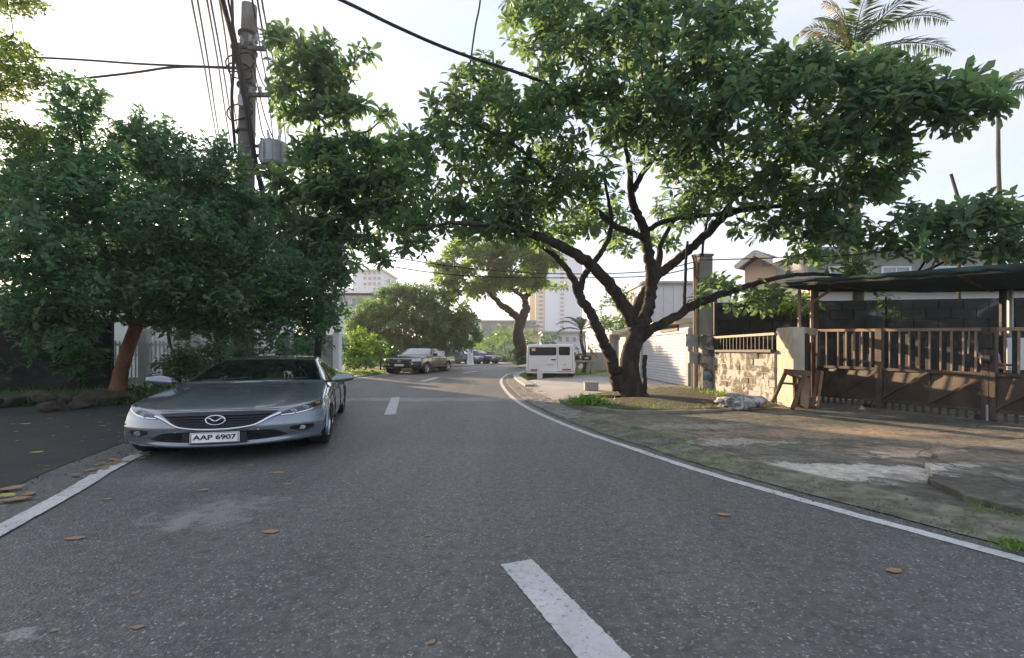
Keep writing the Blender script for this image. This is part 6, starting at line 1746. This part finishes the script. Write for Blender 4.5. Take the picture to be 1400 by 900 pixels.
# far tower with a column of stair windows
TD = 170.0
tw = empty('tower_block', (A(765, 480, TD).x, TD, 0)); tag(tw, 'tall pale tower block with a column of small windows, far beyond the van', 'building'); to_ = Vector((A(765, 480, TD).x, TD, 0))
M['tower_wall'] = mat_dirty('tower_wall', [(0.3, (0.60, 0.67, 0.79)), (0.7, (0.66, 0.73, 0.85))], .05, .9, .1, 1, coord='Position')
M['tower_sunlit'] = mat_dirty('tower_sunlit', [(0.3, (0.66, 0.55, 0.32)), (0.7, (0.74, 0.64, 0.42))], .05, .9, .1, 1, coord='Position')  # yellow sunlight on the side wings, put into the wall colour
M['far_glass'] = mat_plain('far_glass', (.22, .25, .30), .2)
def tbox(x0, y0, x1, y1, d, dep, name, mat, par=tw, org=to_):
    a, b = A(x0, y1, d), A(x1, y0, d)
    mb = MB(); mb.box(Vector(((a.x + b.x) / 2, d + dep / 2, (a.z + b.z) / 2)) - org, (b.x - a.x, dep, b.z - a.z)); return mb.build(name, mat, par)
def tbase(x0, y0, x1, d, dep, name, mat, par=tw, org=to_):
    a, b = A(x0, y0, d), A(x1, y0, d)
    mb = MB(); mb.box(Vector(((a.x + b.x) / 2, d + dep / 2, a.z / 2)) - org, (b.x - a.x, dep, a.z)); return mb.build(name, mat, par)
tbase(746, 345, 796, TD, 14, 'front_wall', M['tower_wall'])
tbase(732, 352, 746, TD + 4, 9, 'side_wing', M['tower_sunlit'])
tbase(724, 372, 732, TD + 8, 6, 'rear_wing', M['tower_sunlit'])
tbox(765, 352, 772, 470, TD - .5, .6, 'window_shaft', M['tower_wall'])
for k in range(20):
    y = 356 + k * 5.6
    f = tbox(766, y, 771, y + 3.2, TD - .65, .3, 'window', M['far_glass'])
for k in range(18):
    y = 362 + k * 5.8
    tbox(735, y, 743, y + 1.6, TD + 2.8, 1.4, 'balcony', M['tower_wall'])
    tbox(737, y + 2.2, 742, y + 5, TD + 3.9, .3, 'window', M['far_glass'])
# apartment block left beyond the round tree
AD = 120.0
ab = empty('apartment_block', (A(500, 480, AD).x, AD, 0)); tag(ab, 'pale apartment block with window rows showing above the roof on the left', 'building'); ao = Vector((A(500, 480, AD).x, AD, 0))
tbase(482, 370, 523, AD, 14, 'wall', M['tower_wall'], ab, ao)
tbox(480, 368, 525, 370.5, AD - .6, 15, 'roof', M['grey_metal'], ab, ao)
for r in range(6):
    for k in range(4):
        x, y = 497 + k * 6.5, 371 + r * 7.5
        tbox(x, y, x + 3.6, y + 4, AD - .2, .35, 'window', M['far_glass'], ab, ao)
# white house with dark roof under it
HD = 48.0
wh = empty('white_house', (A(480, 480, HD).x, HD, 0)); tag(wh, 'white two storey house with a grey hip roof on the left beyond the trees', 'house'); ho = Vector((A(480, 480, HD).x, HD, 0))
tbase(440, 404, 506, HD, 8, 'wall', M['white_wall'], wh, ho)
a, b = A(434, 402, HD), A(513, 402, HD); zt = A(470, 388, HD).z
mb = MB(); v0 = [Vector((a.x, HD - .8, a.z)), Vector((b.x, HD - .8, a.z)), Vector((b.x, HD + 9, a.z)), Vector((a.x, HD + 9, a.z)), Vector((a.x + 1.5, HD + 3.5, zt)), Vector((b.x - 1.5, HD + 3.5, zt))]
mb.add([p - ho for p in v0], [(0, 1, 5, 4), (1, 2, 5), (2, 3, 4, 5), (3, 0, 4), (3, 2, 1, 0)]); mb.build('roof', M['grey_metal'], wh, fixn=True)
for px in (452, 470, 488):
    p = A(px, 414, HD); win(wh, p - ho, 1.0, .9, (0, -1, 0))
# low buildings across the end of the road
for lab, x0, x1, yt, d, mt, rm in (('low grey building with flat roof at the end of the road', 648, 732, 440, 105, 'grey_wall', 'grey_metal'), ('small brick-coloured building left of the tower foot', 706, 736, 446, 88, 'orange_wall', 'roof_blue'), ('white house with grey roof behind the van', 742, 800, 455, 62, 'white_wall', 'grey_metal'), ('pale house behind the trees at the centre left', 590, 655, 438, 90, 'white_wall', 'roof_blue')):
    o_ = Vector((A((x0 + x1) / 2, 480, d).x, d, 0)); r = empty('house', o_); tag(r, lab, 'house')
    tbase(x0, yt, x1, d, 8, 'wall', M[mt], r, o_)
    tbox(x0 - 2, yt - 2.2, x1 + 2, yt + .2, d - .5, 9.5, 'roof', M[rm], r, o_)
    n_ = max(3, int((x1 - x0) / 9))
    for k in range(n_):
        x = x0 + (x1 - x0) * (k + .3) / n_
        tbox(x, yt + 6, x + 4, yt + 12, d - .15, .3, 'window', M['far_glass'], r, o_)

# ---- left side: dark wall, white fence, pale house behind, grey pier
lw = empty('garden_wall', (-15, 12.6, 0)); tag(lw, 'dark shaded garden wall behind the boulders at the left', 'wall'); o_ = Vector((-15, 12.6, 0))
a, b = Vector((-19, 11.4, 0)), Vector((-11.6, 14.2, 0))
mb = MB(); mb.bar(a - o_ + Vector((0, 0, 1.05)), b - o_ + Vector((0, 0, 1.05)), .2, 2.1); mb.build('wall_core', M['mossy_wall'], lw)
t_ = (b - a).normalized()
mb = MB(); mb.bar(a - o_ + Vector((0, 0, 2.14)), b - o_ + Vector((0, 0, 2.14)), .3, .08); mb.build('coping', M['rock_dark'], lw)
ph = empty('pale_house', (-11, 23, 0)); tag(ph, 'pale lilac-grey house glimpsed through the leaves behind the white fence, upper storey added to block the sun', 'house'); o_ = Vector((-11, 23, 0))
mb = MB(); mb.box(Vector((-16.5, 25, 3.4)) - o_, (9, 4, 6.8)); mb.build('wall', M['white_wall'], ph)  # unseen upper storey added to block the low sun
mb = MB(); mb.box(Vector((-16.5, 25, 6.9)) - o_, (9.8, 5, .25)); mb.build('roof', M['roof_blue'], ph)
for x in (-19.5, -17.5, -15.5, -13.5):
    for z in (1.6, 4.6): win(ph, Vector((x, 23, z)) - o_, 1.2, 1.3, (0, -1, 0))
fe = empty('white_fence', (-12.3, 15.2, 0)); tag(fe, 'white picket fence with square posts behind the reddish tree trunk', 'fence'); o_ = Vector((-12.3, 15.2, 0))
FD = 15.2
for px, w in ((137, 16), (198, 11), (330, 9), (268, 8), (395, 8)):
    a, b = A(px - w / 2, 450, FD), A(px + w / 2, 450, FD)
    mb = MB(); mb.box(Vector(((a.x + b.x) / 2, FD, a.z / 2)) - o_, (b.x - a.x, .25, a.z)); mb.build('post', M['white_wall'], fe, bevel=.015)
for z in (.35, 1.45):
    mb = MB(); mb.bar(Vector((A(110, 480, FD).x, FD + .02, z)) - o_, Vector((A(290, 480, FD).x, FD + .02, z)) - o_, .05, .07); mb.build('rail', M['white_metal'], fe)
px = 114
while px < 290:
    x = A(px, 480, FD).x
    mb = MB(); mb.box(Vector((x, FD, .82)) - o_, (.035, .035, 1.5)); mb.build('picket', M['white_metal'], fe); px += 5.5
gp_ = empty('boundary_wall', (A(445, 480, 24).x, 24, 0)); tag(gp_, 'light grey concrete wall end with a paler pier behind the sedan roof', 'wall'); o_ = Vector((A(445, 480, 24).x, 24, 0))
tbase(380, 458, 456, 24, .3, 'wall', M['grey_wall'], gp_, o_); tbase(455, 455, 463, 23.8, .45, 'pier', M['white_wall'], gp_, o_)
# whitewashed tapered post by the far drive
wp = G(643, 499.2)
mb = MB(); mb.tube([(0, 0, 0), (0, 0, .08), (0, 0, .7), (0, 0, H + (YH - 477) / F * wp.y)], [.36, .31, .25, .22], 12)
o = mb.build('post', M['white_wall'], smooth=True); o.location = (wp.x, wp.y, 0); tag(o, 'tapered whitewashed concrete post between the pickup and the blue car', 'post')

# ---- timber utility pole on the left
M['pole'] = mat_dirty('pole_timber', [(0.3, (0.09, 0.08, 0.07)), (0.55, (0.17, 0.155, 0.14)), (0.75, (0.25, 0.23, 0.21))], 2.5, .9, .7, 30, .8, (1, 1, .12))
PD = 15.0
pb_, pt_ = A(330, 536, PD), A(341, 8, PD)
up_ = empty('utility_pole', (pb_.x, pb_.y, 0)); tag(up_, 'tall grey weathered utility pole with transformer rising out of the left trees', 'utility pole'); po = Vector((pb_.x, pb_.y, 0))
mb = MB(); k_ = 16
mb.tube([Vector((pb_.x, PD, 0)).lerp(pt_, i / k_) - po for i in range(k_ + 1)], [.30 - .085 * i / k_ for i in range(k_ + 1)], 14, wob=.05); mb.build('shaft', M['pole'], up_, smooth=True)
def crossarm(y, x0, x1, dy=0.0, w=.1):
    a, b = A(x0, y, PD - .2), A(x1, y - dy, PD - .2)
    mb = MB(); mb.bar(a - po, b - po, w, w * 1.1); ca = mb.build('crossarm', M['pole'], up_)
    for f in (.05, .35, .7, .97):
        p = a.lerp(b, f) - po
        mb = MB(); mb.tube([p, p + Vector((0, 0, .12)), p + Vector((0, 0, .15)), p + Vector((0, 0, .24))], [.025, .06, .04, .05], 8); mb.build('insulator', M['grey_metal'], ca)
crossarm(64, 316, 362, -3); crossarm(130, 340, 385); crossarm(62, 318, 352, 4, .07); crossarm(200, 330, 370, 0, .07); crossarm(213, 330, 370, 0, .07)
c = A(375, 228, PD - .1); zc0, zc1 = c.z, A(375, 196, PD - .1).z
mb = MB(); mb.tube([(c.x - po.x, -.1, zc0), (c.x - po.x, -.1, zc0 + .08), (c.x - po.x, -.1, zc1 - .05), (c.x - po.x, -.1, zc1)], [.36, .40, .40, .36], 20)
tr = mb.build('transformer', M['grey_metal'], up_)
for s in (-.15, .15):
    mb = MB(); mb.tube([(c.x - po.x + s, -.1, zc1), (c.x - po.x + s, -.1, zc1 + .15), (c.x - po.x + s * 1.4, -.1, zc1 + .4)], [.07, .05, .03], 8); mb.build('bushing', M['white_metal'], tr)
mb = MB()
for k in range(10):
    a = 2 * math.pi * k / 10; mb.box((c.x - po.x + .41 * math.cos(a), -.1 + .41 * math.sin(a), (zc0 + zc1) / 2), (.05, .02, (zc1 - zc0) * .7), a)
mb.build('cooling_fin', M['grey_metal'], tr)
# slack coils, strap bands and a junction box on the pole
for y, rr_, tt in ((92, .42, .35), (104, .36, -.3), (158, .38, .5)):
    c = A(338, y, PD) - po; mb = MB()
    mb.tube([(c.x - .08 + rr_ * math.cos(a), -.26 - .05 * math.sin(a * 3), c.z + rr_ * .7 * math.sin(a) + tt * .2 * math.cos(a)) for a in np.linspace(0, 6.1, 26)], .022, 5); mb.build('cable_coil', M['rubber'], up_, smooth=True)
for y in (48, 72, 118, 182, 235):
    c = A(334 + (260 - y) * .024, y, PD) - po; mb = MB(); mb.tube([(c.x, 0, c.z - .03), (c.x, 0, c.z + .03)], .285, 14); mb.build('band', M['dark_iron'], up_)
c = A(336, 146, PD) - po; mb = MB(); mb.box((c.x + .1, -.33, c.z), (.26, .16, .34)); mb.build('junction_box', M['grey_metal'], up_, bevel=.015)
for x0, y0, x1, y1 in ((345, 70, 372, 128), (346, 90, 378, 200), (350, 132, 366, 196)):
    a, b = A(x0, y0, PD - .25) - po, A(x1, y1, PD - .25) - po; m_ = (a + b) / 2 - Vector((0, 0, .3)); mb = MB()
    mb.tube([Vector(p) for p in cr([a[:], m_[:], b[:]], 6)], .016, 5); mb.build('drop_lead', M['rubber'], up_, smooth=True)
def wire(label, pts, r=.012, group='overhead cables', cat='cable', sag=0.0, name='cable'):
    P = cr([p[:] for p in pts], 8); n = len(P)
    Q = [Vector(p) - Vector((0, 0, sag * math.sin(math.pi * i / (n - 1)))) for i, p in enumerate(P)]
    mb = MB(); mb.tube(Q, r * 1.6 if r < .028 else r, 5); return tag(mb.build(name, M['rubber'], smooth=True), label, cat, group)
wire('thick black cable bundle sweeping down the face of the utility pole', [A(290, -60, 12), A(307, 10, 13.4), A(320, 60, 14.6), A(330, 110, 14.6), A(340, 165, 14.65), A(348, 215, 14.7), A(358, 260, 14.8), A(370, 300, 16)], .075, cat='cable bundle', name='cable_bundle')
wire('thin black cable twisting beside the thick bundle on the pole', [A(300, -60, 12), A(314, 10, 13.4), A(326, 70, 14.5), A(338, 130, 14.5), A(345, 200, 14.6), A(362, 262, 15)], .03)
wire('grey cable hanging loose along the left side of the pole', [A(316, -40, 14.6), A(318, 30, 14.6), A(319, 90, 14.6), A(317, 140, 14.6), A(322, 210, 14.6)], .045)
for k, (x0, x1, y1) in enumerate(((262, 292, 165), (270, 297, 170), (283, 311, 172), (288, 318, 175), (300, 322, 160))):
    wire(('leftmost thin wire dropping steeply past the pole', 'second thin wire from the left dropping past the pole', 'middle thin wire dropping past the left of the pole', 'fourth thin wire from the left dropping past the pole', 'thin wire closest to the left of the pole top')[k], [A(x0 - 40, -220, 9), A(x0, 0, 14), A((x0 + x1) / 2 + 1, y1 * .5, 18), A(x1, y1, 24), A(x1 + 14, y1 + 80, 33)], .017)
for k, (x0, x1, y1) in enumerate(((352, 378, 150), (358, 386, 150), (345, 368, 140))):
    wire(('thin wire right of the pole running into the leaves', 'outermost thin wire right of the pole', 'thin wire hugging the right side of the pole')[k], [A(x0 - 30, -200, 9), A(x0, 0, 14), A((x0 + x1) / 2, y1 * .5, 17), A(x1, y1, 22), A(x1 + 12, y1 + 120, 33)], .017)
wire('upper level wire running left from the pole across the pale sky', [A(-300, 66, 15), A(55, 79, 15), A(200, 88, 15), A(334, 93, 15)], .02)
wire('lower slanting wire running left from the pole across the pale sky', [A(-300, 150, 15), A(135, 105, 15), A(240, 92, 15), A(334, 94, 15)], .022)
wire('dark cable slanting down across the sky into the big tree', [A(330, -60, 9), A(466, 0, 9.6), A(545, 38, 10), A(625, 72, 10.4), A(760, 120, 11), A(960, 215, 12.5), A(960, 350, 14)], .022)
wire('short thin wire dropping vertically at the top centre', [A(662, -60, 12), A(656, 5, 12), A(649, 42, 12), A(640, 110, 12.2)], .014)
wire('upper thin service wire crossing in front of the far tower', [A(430, 330, 15), A(600, 362, 15.5), A(745, 374, 16), A(880, 372, 15.2), A(952, 358, 14.1)], .010)
wire('lower thin service wire crossing in front of the far tower', [A(430, 345, 15), A(600, 374, 15.5), A(745, 380, 16), A(880, 378, 15.2), A(952, 366, 14.1)], .010)
wire('thin wire running from the utility column along the yard to the right', [A(955, 356, 14), A(1080, 352, 12), A(1200, 345, 10), A(1420, 300, 7.5)], .010)
mb = MB(); a, b = A(1300, 238, 14), A(1311, 275, 14); mb.tube([b - Vector((0, 0, 4.9)), b, a], [.05, .045, .04], 7); tag(mb.build('bare_stake', M['twig']), 'bare broken stake tilting above the leaves at the right', 'stake')
# ------------------------------------------------------------------ small things: fallen leaves, grass, bollard, bench
LEAF_MESH = []
for k in range(6):
    rng_ = random.Random(k)
    mb = MB(); g = []
    bend = rng_.uniform(.25, .75); tw_ = rng_.uniform(-.5, .5)
    for i in range(6):
        u = i / 5
        w = .72 * math.sin(math.pi * min(1, .08 + u * .9)) ** .8 * (.75 + .35 * u)
        row = []
        ja = {-1: rng_.uniform(.7, 1.15), 1: rng_.uniform(.7, 1.15)}
        for s in (-1, -.5, 0, .5, 1):
            row.append(Vector((u - .5, s * w * .5 * ja[1 if s > 0 else -1], .05 + bend * .35 * (s * s) * w + .28 * bend * (2 * u - 1) ** 2 + tw_ * .1 * s * u)))
        g.append(row)
    mb.grid(g)
    mb.tube([(-.5, 0, .05 + .28 * bend), (-.66, .03, .06)], .012, 4)
    me_o = mb.build('leaf_shape', M['leaf_dry'], smooth=True)
    LEAF_MESH.append(me_o.data); bpy.data.objects.remove(me_o)
lime = LEAF_MESH[1].copy(); lime.materials.clear(); lime.materials.append(M['leaf_lime'])
def fallen(px, py, wpx, label, k, rz, group=None, z=0.0, mesh=None):
    p = G(px, py, z)
    o = bpy.data.objects.new('fallen_leaf', mesh or LEAF_MESH[k % 6]); COL.objects.link(o)
    s = wpx / F * p.y * .86
    o.location = (p.x, p.y, z); o.rotation_euler = (0, 0, rz); o.scale = (s, s, s * .5)
    return tag(o, label, 'leaf', group)
GR = 'fallen leaves on the road'
fallen(989, 705, 21, 'large dry brown leaf alone on the right lane', 0, 2.9, GR)
fallen(1222, 782, 26, 'pale dry leaf on the asphalt low at the right', 2, .1, GR)
fallen(103, 737, 28, 'long curled tan leaf on the asphalt near the left edge line', 3, .25, GR)
fallen(185, 811, 14, 'small ochre leaf upright on the asphalt low at the left', 1, .9, GR)
fallen(189, 858, 20, 'pale rounded leaf lowest at the left', 4, .2, GR)
fallen(586, 733, 14, 'small pale leaf alone near the road centre', 5, .5, GR)
fallen(590, 879, 15, 'small star-shaped pale leaf at the bottom centre', 2, 1.0, GR)
fallen(278, 671, 15, 'rust leaf between car bumper and pale scrape', 0, .5, GR)
fallen(342, 637, 15, 'rust leaf just in front of the sedan bumper', 3, .1, GR)
fallen(380, 647, 18, 'pale curled leaf right of the rust leaf before the sedan', 1, .1, GR)
fallen(147, 683, 14, 'brown leaf lying close to the left edge line', 5, 0.2, GR)
fallen(305, 646, 10, 'little brown leaf before the middle of the sedan', 4, .3, GR)
fallen(370, 728, 26, 'thin straw-coloured leaf sliver below the pale scrape', 3, .05, GR)
fallen(394, 663, 12, 'small pale leaf chip below the sedan corner', 2, .1, GR)
fallen(75, 863, 14, 'thin faded leaf at the far lower left', 0, .3, GR)
fallen(50, 619, 18, 'yellow-green leaf on the dark verge', 1, .2, 'leaves on the left verge', .006, lime)
fallen(35, 580, 14, 'small yellow leaf on the verge near the boulders', 1, .4, 'leaves on the left verge', .006, lime)
fallen(14, 670, 34, 'dark curled leaf at the top of the heap at the left edge', 0, 1.0, 'leaf heap at the left edge', .01)
fallen(22, 684, 42, 'broad tan leaf at the bottom of the heap at the left edge', 4, .6, 'leaf heap at the left edge', .01)
fallen(10, 678, 30, 'yellowish leaf in the middle of the heap at the left edge', 2, -.2, 'leaf heap at the left edge', .02, lime)
fallen(40, 676, 26, 'rust leaf at the right of the heap at the left edge', 3, 2.2, 'leaf heap at the left edge', .01)
rng = random.Random(77)
for k in range(42):
    if k < 16: px, py = rng.uniform(200, 700), rng.uniform(630, 890)
    elif k < 26: px, py = rng.uniform(700, 1300), rng.uniform(600, 690)
    else: px, py = rng.uniform(460, 690), rng.uniform(560, 640)
    fallen(px, py, rng.uniform(3.5, 7), 'tiny dry leaf scrap scattered on the open asphalt', k, rng.uniform(0, 6.28), 'tiny leaf scraps on the asphalt')
for k in range(26):
    px = rng.uniform(100, 215); py = 652 - (px - 100) * .31 + rng.uniform(-9, 5)
    fallen(px, py, rng.uniform(9, 19), 'dry brown leaf in the drift along the left edge line', k, rng.uniform(0, 6.28), 'leaf drift along the left edge line', .014)
for k in range(24):
    fallen(rng.uniform(0, 190), rng.uniform(566, 640), rng.uniform(5, 10), 'small dry leaf scattered on the dark left verge', k, rng.uniform(0, 6.28), 'leaves on the left verge', .008)
for k in range(60):
    px = rng.uniform(955, 1070); py = rng.uniform(543, 560)
    p = G(px, py, .13)
    fallen(px, py, rng.uniform(8, 16), 'dry brown leaf in the litter at the foot of the block wall', k, rng.uniform(0, 6.28), 'leaf litter by the block wall', .14)
for k in range(14):
    fallen(rng.uniform(900, 1250), rng.uniform(575, 650), rng.uniform(5, 9), 'small dry leaf scattered on the stained driveway', k, rng.uniform(0, 6.28), 'leaves on the driveway', .11)

# grass: tuft by the trunk, moss edge of the bed, verge under the van
def blades(name, pts, h, w, mat, seed, kind='stuff', spread=.5):
    rng = np.random.default_rng(seed)
    P = np.array([p[:] for p in pts], float); n = len(P)
    T = nrm(rng.normal(size=(n, 3)) * np.array([spread, spread, .1]) + np.array([0, 0, 1.0]))
    N = nrm(rng.normal(size=(n, 3)) * np.array([1, 1, .1]))
    L = h * rng.uniform(.5, 1.2, n)
    V, Fq = leaf_arrays(P, T, N, L, np.full(n, w), .35, .45)
    o = mesh_np(name, V, Fq, M[mat]); o['kind'] = kind
    return o
rng2 = np.random.default_rng(5)
def scatter(poly_fn, n):
    return [Vector(poly_fn(rng2)) for _ in range(n)]
c = G(803, 553, .12)
tuft_pts = [Vector((c.x + rng2.normal() * .22, c.y + rng2.normal() * .16, .12)) for _ in range(420)]
o = blades('grass_tuft', tuft_pts, .24, .028, 'grass', 3, 'thing', .75); tag(o, 'bright green tuft of weeds at the kerb left of the big trunk', 'weeds')
def on_bed(r):
    a = r.uniform(0, 6.28); s = r.uniform(.55, .93)
    f = a / 6.2832 * len(bc); i = int(f) % len(bc); p = bc[i].lerp(bc[(i + 1) % len(bc)], f - int(f)); s = r.uniform(.1, 1) ** .5 * .94
    if mnoise.noise(p * s * 1.7) < -.05: s = .94 - .1 * r.random()
    return (cen.x + (p.x - cen.x) * s, cen.y + (p.y - cen.y) * s, .13)
blades('bed_grass', scatter(on_bed, 2600), .045, .010, 'grass', 7)
def on_verge(r):
    while True:
        x, y = r.uniform(.3, 6), r.uniform(22.2, 33)
        if x > .45 + max(0, (y - 25.5) * .25): return (x, y, .06)
blades('verge_grass', scatter(on_verge, 6000), .05, .02, 'grass', 8)
blades('wall_foot_weeds', [Vector((5.35 + rng2.normal() * .12, rng2.uniform(10.4, 14.4), .11)) for _ in range(700)], .13, .016, 'grass', 9)
gutp = offset_curve(RL, .78)
gp2 = []
for _ in range(900):
    i = int(rng2.uniform(6, i1)); p = gutp[i]
    if mnoise.noise(p * 1.3) > .05: gp2.append(Vector((p.x + rng2.normal() * .05, p.y + rng2.normal() * .08, .05)))
blades('gutter_weeds', gp2, .045, .010, 'grass', 10)
c = G(1389, 749, .03)
tag(blades('grass_tuft', [Vector((c.x + rng2.normal() * .06, c.y + rng2.normal() * .05, .03)) for _ in range(160)], .06, .012, 'grass', 12, 'stuff', .7), 'small tuft of grass in the gutter at the lower right edge', 'weeds')
def on_left(r): return (r.uniform(-13.5, -7.5), r.uniform(12.3, 14.8), .0)
blades('left_undergrowth', scatter(on_left, 2500), .28, .03, 'grass', 13)
def on_rocks(r): return (r.uniform(-13.8, -8.0), r.uniform(10.9, 12.4), .0)
blades('rock_weeds', [p for p in scatter(on_rocks, 1600) if mnoise.noise(p * 1.5) > .0], .26, .04, 'leaf_mid', 15)
def lawn_left(r): return (r.uniform(-11, -7.2), r.uniform(24.5, 30), .03)
blades('lawn_strip', scatter(lawn_left, 3500), .10, .03, 'grass', 14)
def far_weeds(r): return (r.uniform(-9, -7.3), r.uniform(25.5, 31), .03)

# bollard before the van, stool block, bench with black box
c = G(738, 518.2, .05)
mb = MB(); hh = H + (YH - 505.5) / F * c.y - .05
mb.prism([(-.11, -.08), (.11, -.08), (.11, .08), (-.11, .08)], 0, hh * .93); mb.prism([(-.08, -.06), (.08, -.06), (.08, .06), (-.08, .06)], hh * .93, hh)
o = mb.build('bollard', M['white_wall'], bevel=.012); o.location = (c.x, c.y, .05); tag(o, 'short white marker post in front of the van bumper', 'bollard')
c = G(809, 534, .04)
blk = empty('concrete_block', (c.x, c.y, .035)); tag(blk, 'squat grey concrete block on the pale drive left of the big trunk', 'block')
mb = MB(); mb.box((0, .12, .12), (.42, .24, .24)); mb.build('block_body', M['grey_wall'], blk, bevel=.02)
mb = MB(); mb.box((0, .12, .245), (.45, .27, .03)); mb.build('block_cap', M['grey_wall'], blk, bevel=.01)
BDp = 25.6
bn_ = empty('bench', (A(800, 480, BDp).x, BDp, .05)); tag(bn_, 'pale stone bench on the grass right of the van', 'bench'); o_ = bn_.location.copy(); o_.z = 0.05
a, b = A(784, 494, BDp), A(812, 494, BDp)
mb = MB(); mb.box(Vector(((a.x + b.x) / 2, BDp, a.z)) - o_, (b.x - a.x, .5, .09)); mb.build('seat', M['drive'], bn_, bevel=.015)
for px in (789, 803.5, 809):
    x = A(px, 480, BDp).x; mb = MB(); mb.box(Vector((x, BDp, (a.z + .05) / 2)) - o_, (.09, .3, a.z - .09)); mb.build('leg', M['drive'], bn_)
for lab, x0, x1, y0, y1 in (('black box with a pale label standing on the stone bench', 795, 808, 486.5, 493.4), ('small dark bin on the left end of the stone bench', 786, 791, 487, 493.4)):
    a, b = A(x0, y1, BDp), A(x1, y0, BDp); cc = (a + b) / 2
    r = empty('box', (cc.x, BDp, a.z)); tag(r, lab, 'box')
    mb = MB(); mb.box((0, 0, (b.z - a.z) / 2), (b.x - a.x, .3, b.z - a.z)); mb.build('case', M['black_trim'], r, bevel=.015)
    if x1 - x0 > 8:
        mb = MB(); mb.box((0, -.155, (b.z - a.z) * .55), (.19, .01, .06)); mb.build('box_label', M['plate'], r)
    else:
        mb = MB(); mb.box((0, 0, b.z - a.z + .015), (b.x - a.x + .03, .32, .03)); mb.build('lid', M['maroon'], r)
# pale heap of rubbish bags at the road end
for k, (px, py) in enumerate(((697, 494), (702, 495))):
    c = G(px, py); rock('sack', ['left pale sack slumped at the far bend of the road', 'right pale sack slumped at the far bend of the road'][k], (c.x, c.y, 0), (.35, .3, .28), 'rock_pale', 40 + k, 2)['category'] = 'sack'

# grit gathered in the gutter and along the kerb
def grit(name, pts, r0, r1, mat, seed):
    rr = np.random.default_rng(seed); t = (1 + 5 ** .5) / 2
    base = np.array([(1, 1, 1), (-1, -1, 1), (-1, 1, -1), (1, -1, -1), (0.2, 0.1, 1.3)], float) / 1.73
    fq = np.array([(0, 3, 2), (0, 2, 4), (2, 1, 4), (1, 0, 4), (0, 1, 3), (1, 2, 3)])
    n = len(pts); P = np.array([p[:] for p in pts], float)
    s = rr.uniform(r0, r1, n)[:, None, None] * rr.uniform(.6, 1.3, (n, 1, 3))
    a = rr.uniform(0, 6.28, n); c, d = np.cos(a), np.sin(a)
    B = np.repeat(base[None], n, 0) * s
    X = B[:, :, 0] * c[:, None] - B[:, :, 1] * d[:, None]; Y = B[:, :, 0] * d[:, None] + B[:, :, 1] * c[:, None]
    V = np.stack([X, Y, B[:, :, 2] * .7], -1) + P[:, None, :]
    o = mesh_np(name, V.reshape(-1, 3), (np.arange(n)[:, None, None] * 5 + fq[None]).reshape(-1, 3), M[mat]); o['kind'] = 'stuff'
gpts = []
g0, g1 = offset_curve(RL, .16), offset_curve(RL, .80)
for _ in range(2600):
    i = int(rng2.uniform(4, i1)); f = rng2.beta(.5, .9); p = g0[i].lerp(g1[i], f)
    gpts.append(Vector((p.x + rng2.normal() * .07, p.y + rng2.normal() * .12, .012 + .035 * f)))
grit('gutter_grit', gpts, .004, .012, 'kerb', 21)
gpts = []
for _ in range(1500):
    x, y = rng2.uniform(2.2, 7.5), rng2.uniform(3.6, 10.5)
    if mnoise.noise(Vector((x * .9, y * .9, 2))) > .0: gpts.append(Vector((x, y, drive_z(x, y) + .003)))
grit('driveway_grit', gpts, .004, .014, 'kerb', 22)
lp = offset_curve(LL, -.35)
gpts = []
for _ in range(900):
    i = int(rng2.uniform(6, 60)); p = lp[i]; gpts.append(Vector((p.x + rng2.normal() * .14, p.y + rng2.normal() * .15, .008)))
grit('verge_grit', gpts, .004, .012, 'rock_dark', 23)

# evening haze: one closed box of even, thin air round the camera and everything built
hz = bpy.data.materials.new('haze'); hz.use_nodes = True
hn = hz.node_tree.nodes; hn.clear()
ho_ = hn.new('ShaderNodeOutputMaterial'); hv = hn.new('ShaderNodeVolumePrincipled')
hv.inputs['Color'].default_value = (0.93, 0.95, 1.0, 1); hv.inputs['Density'].default_value = HAZE; hv.inputs['Anisotropy'].default_value = 0.35
hz.node_tree.links.new(hv.outputs['Volume'], ho_.inputs['Volume'])
mb = MB(); mb.box((0, 225, 18), (920, 770, 40)); o = mb.build('haze', hz); o['kind'] = 'stuff'
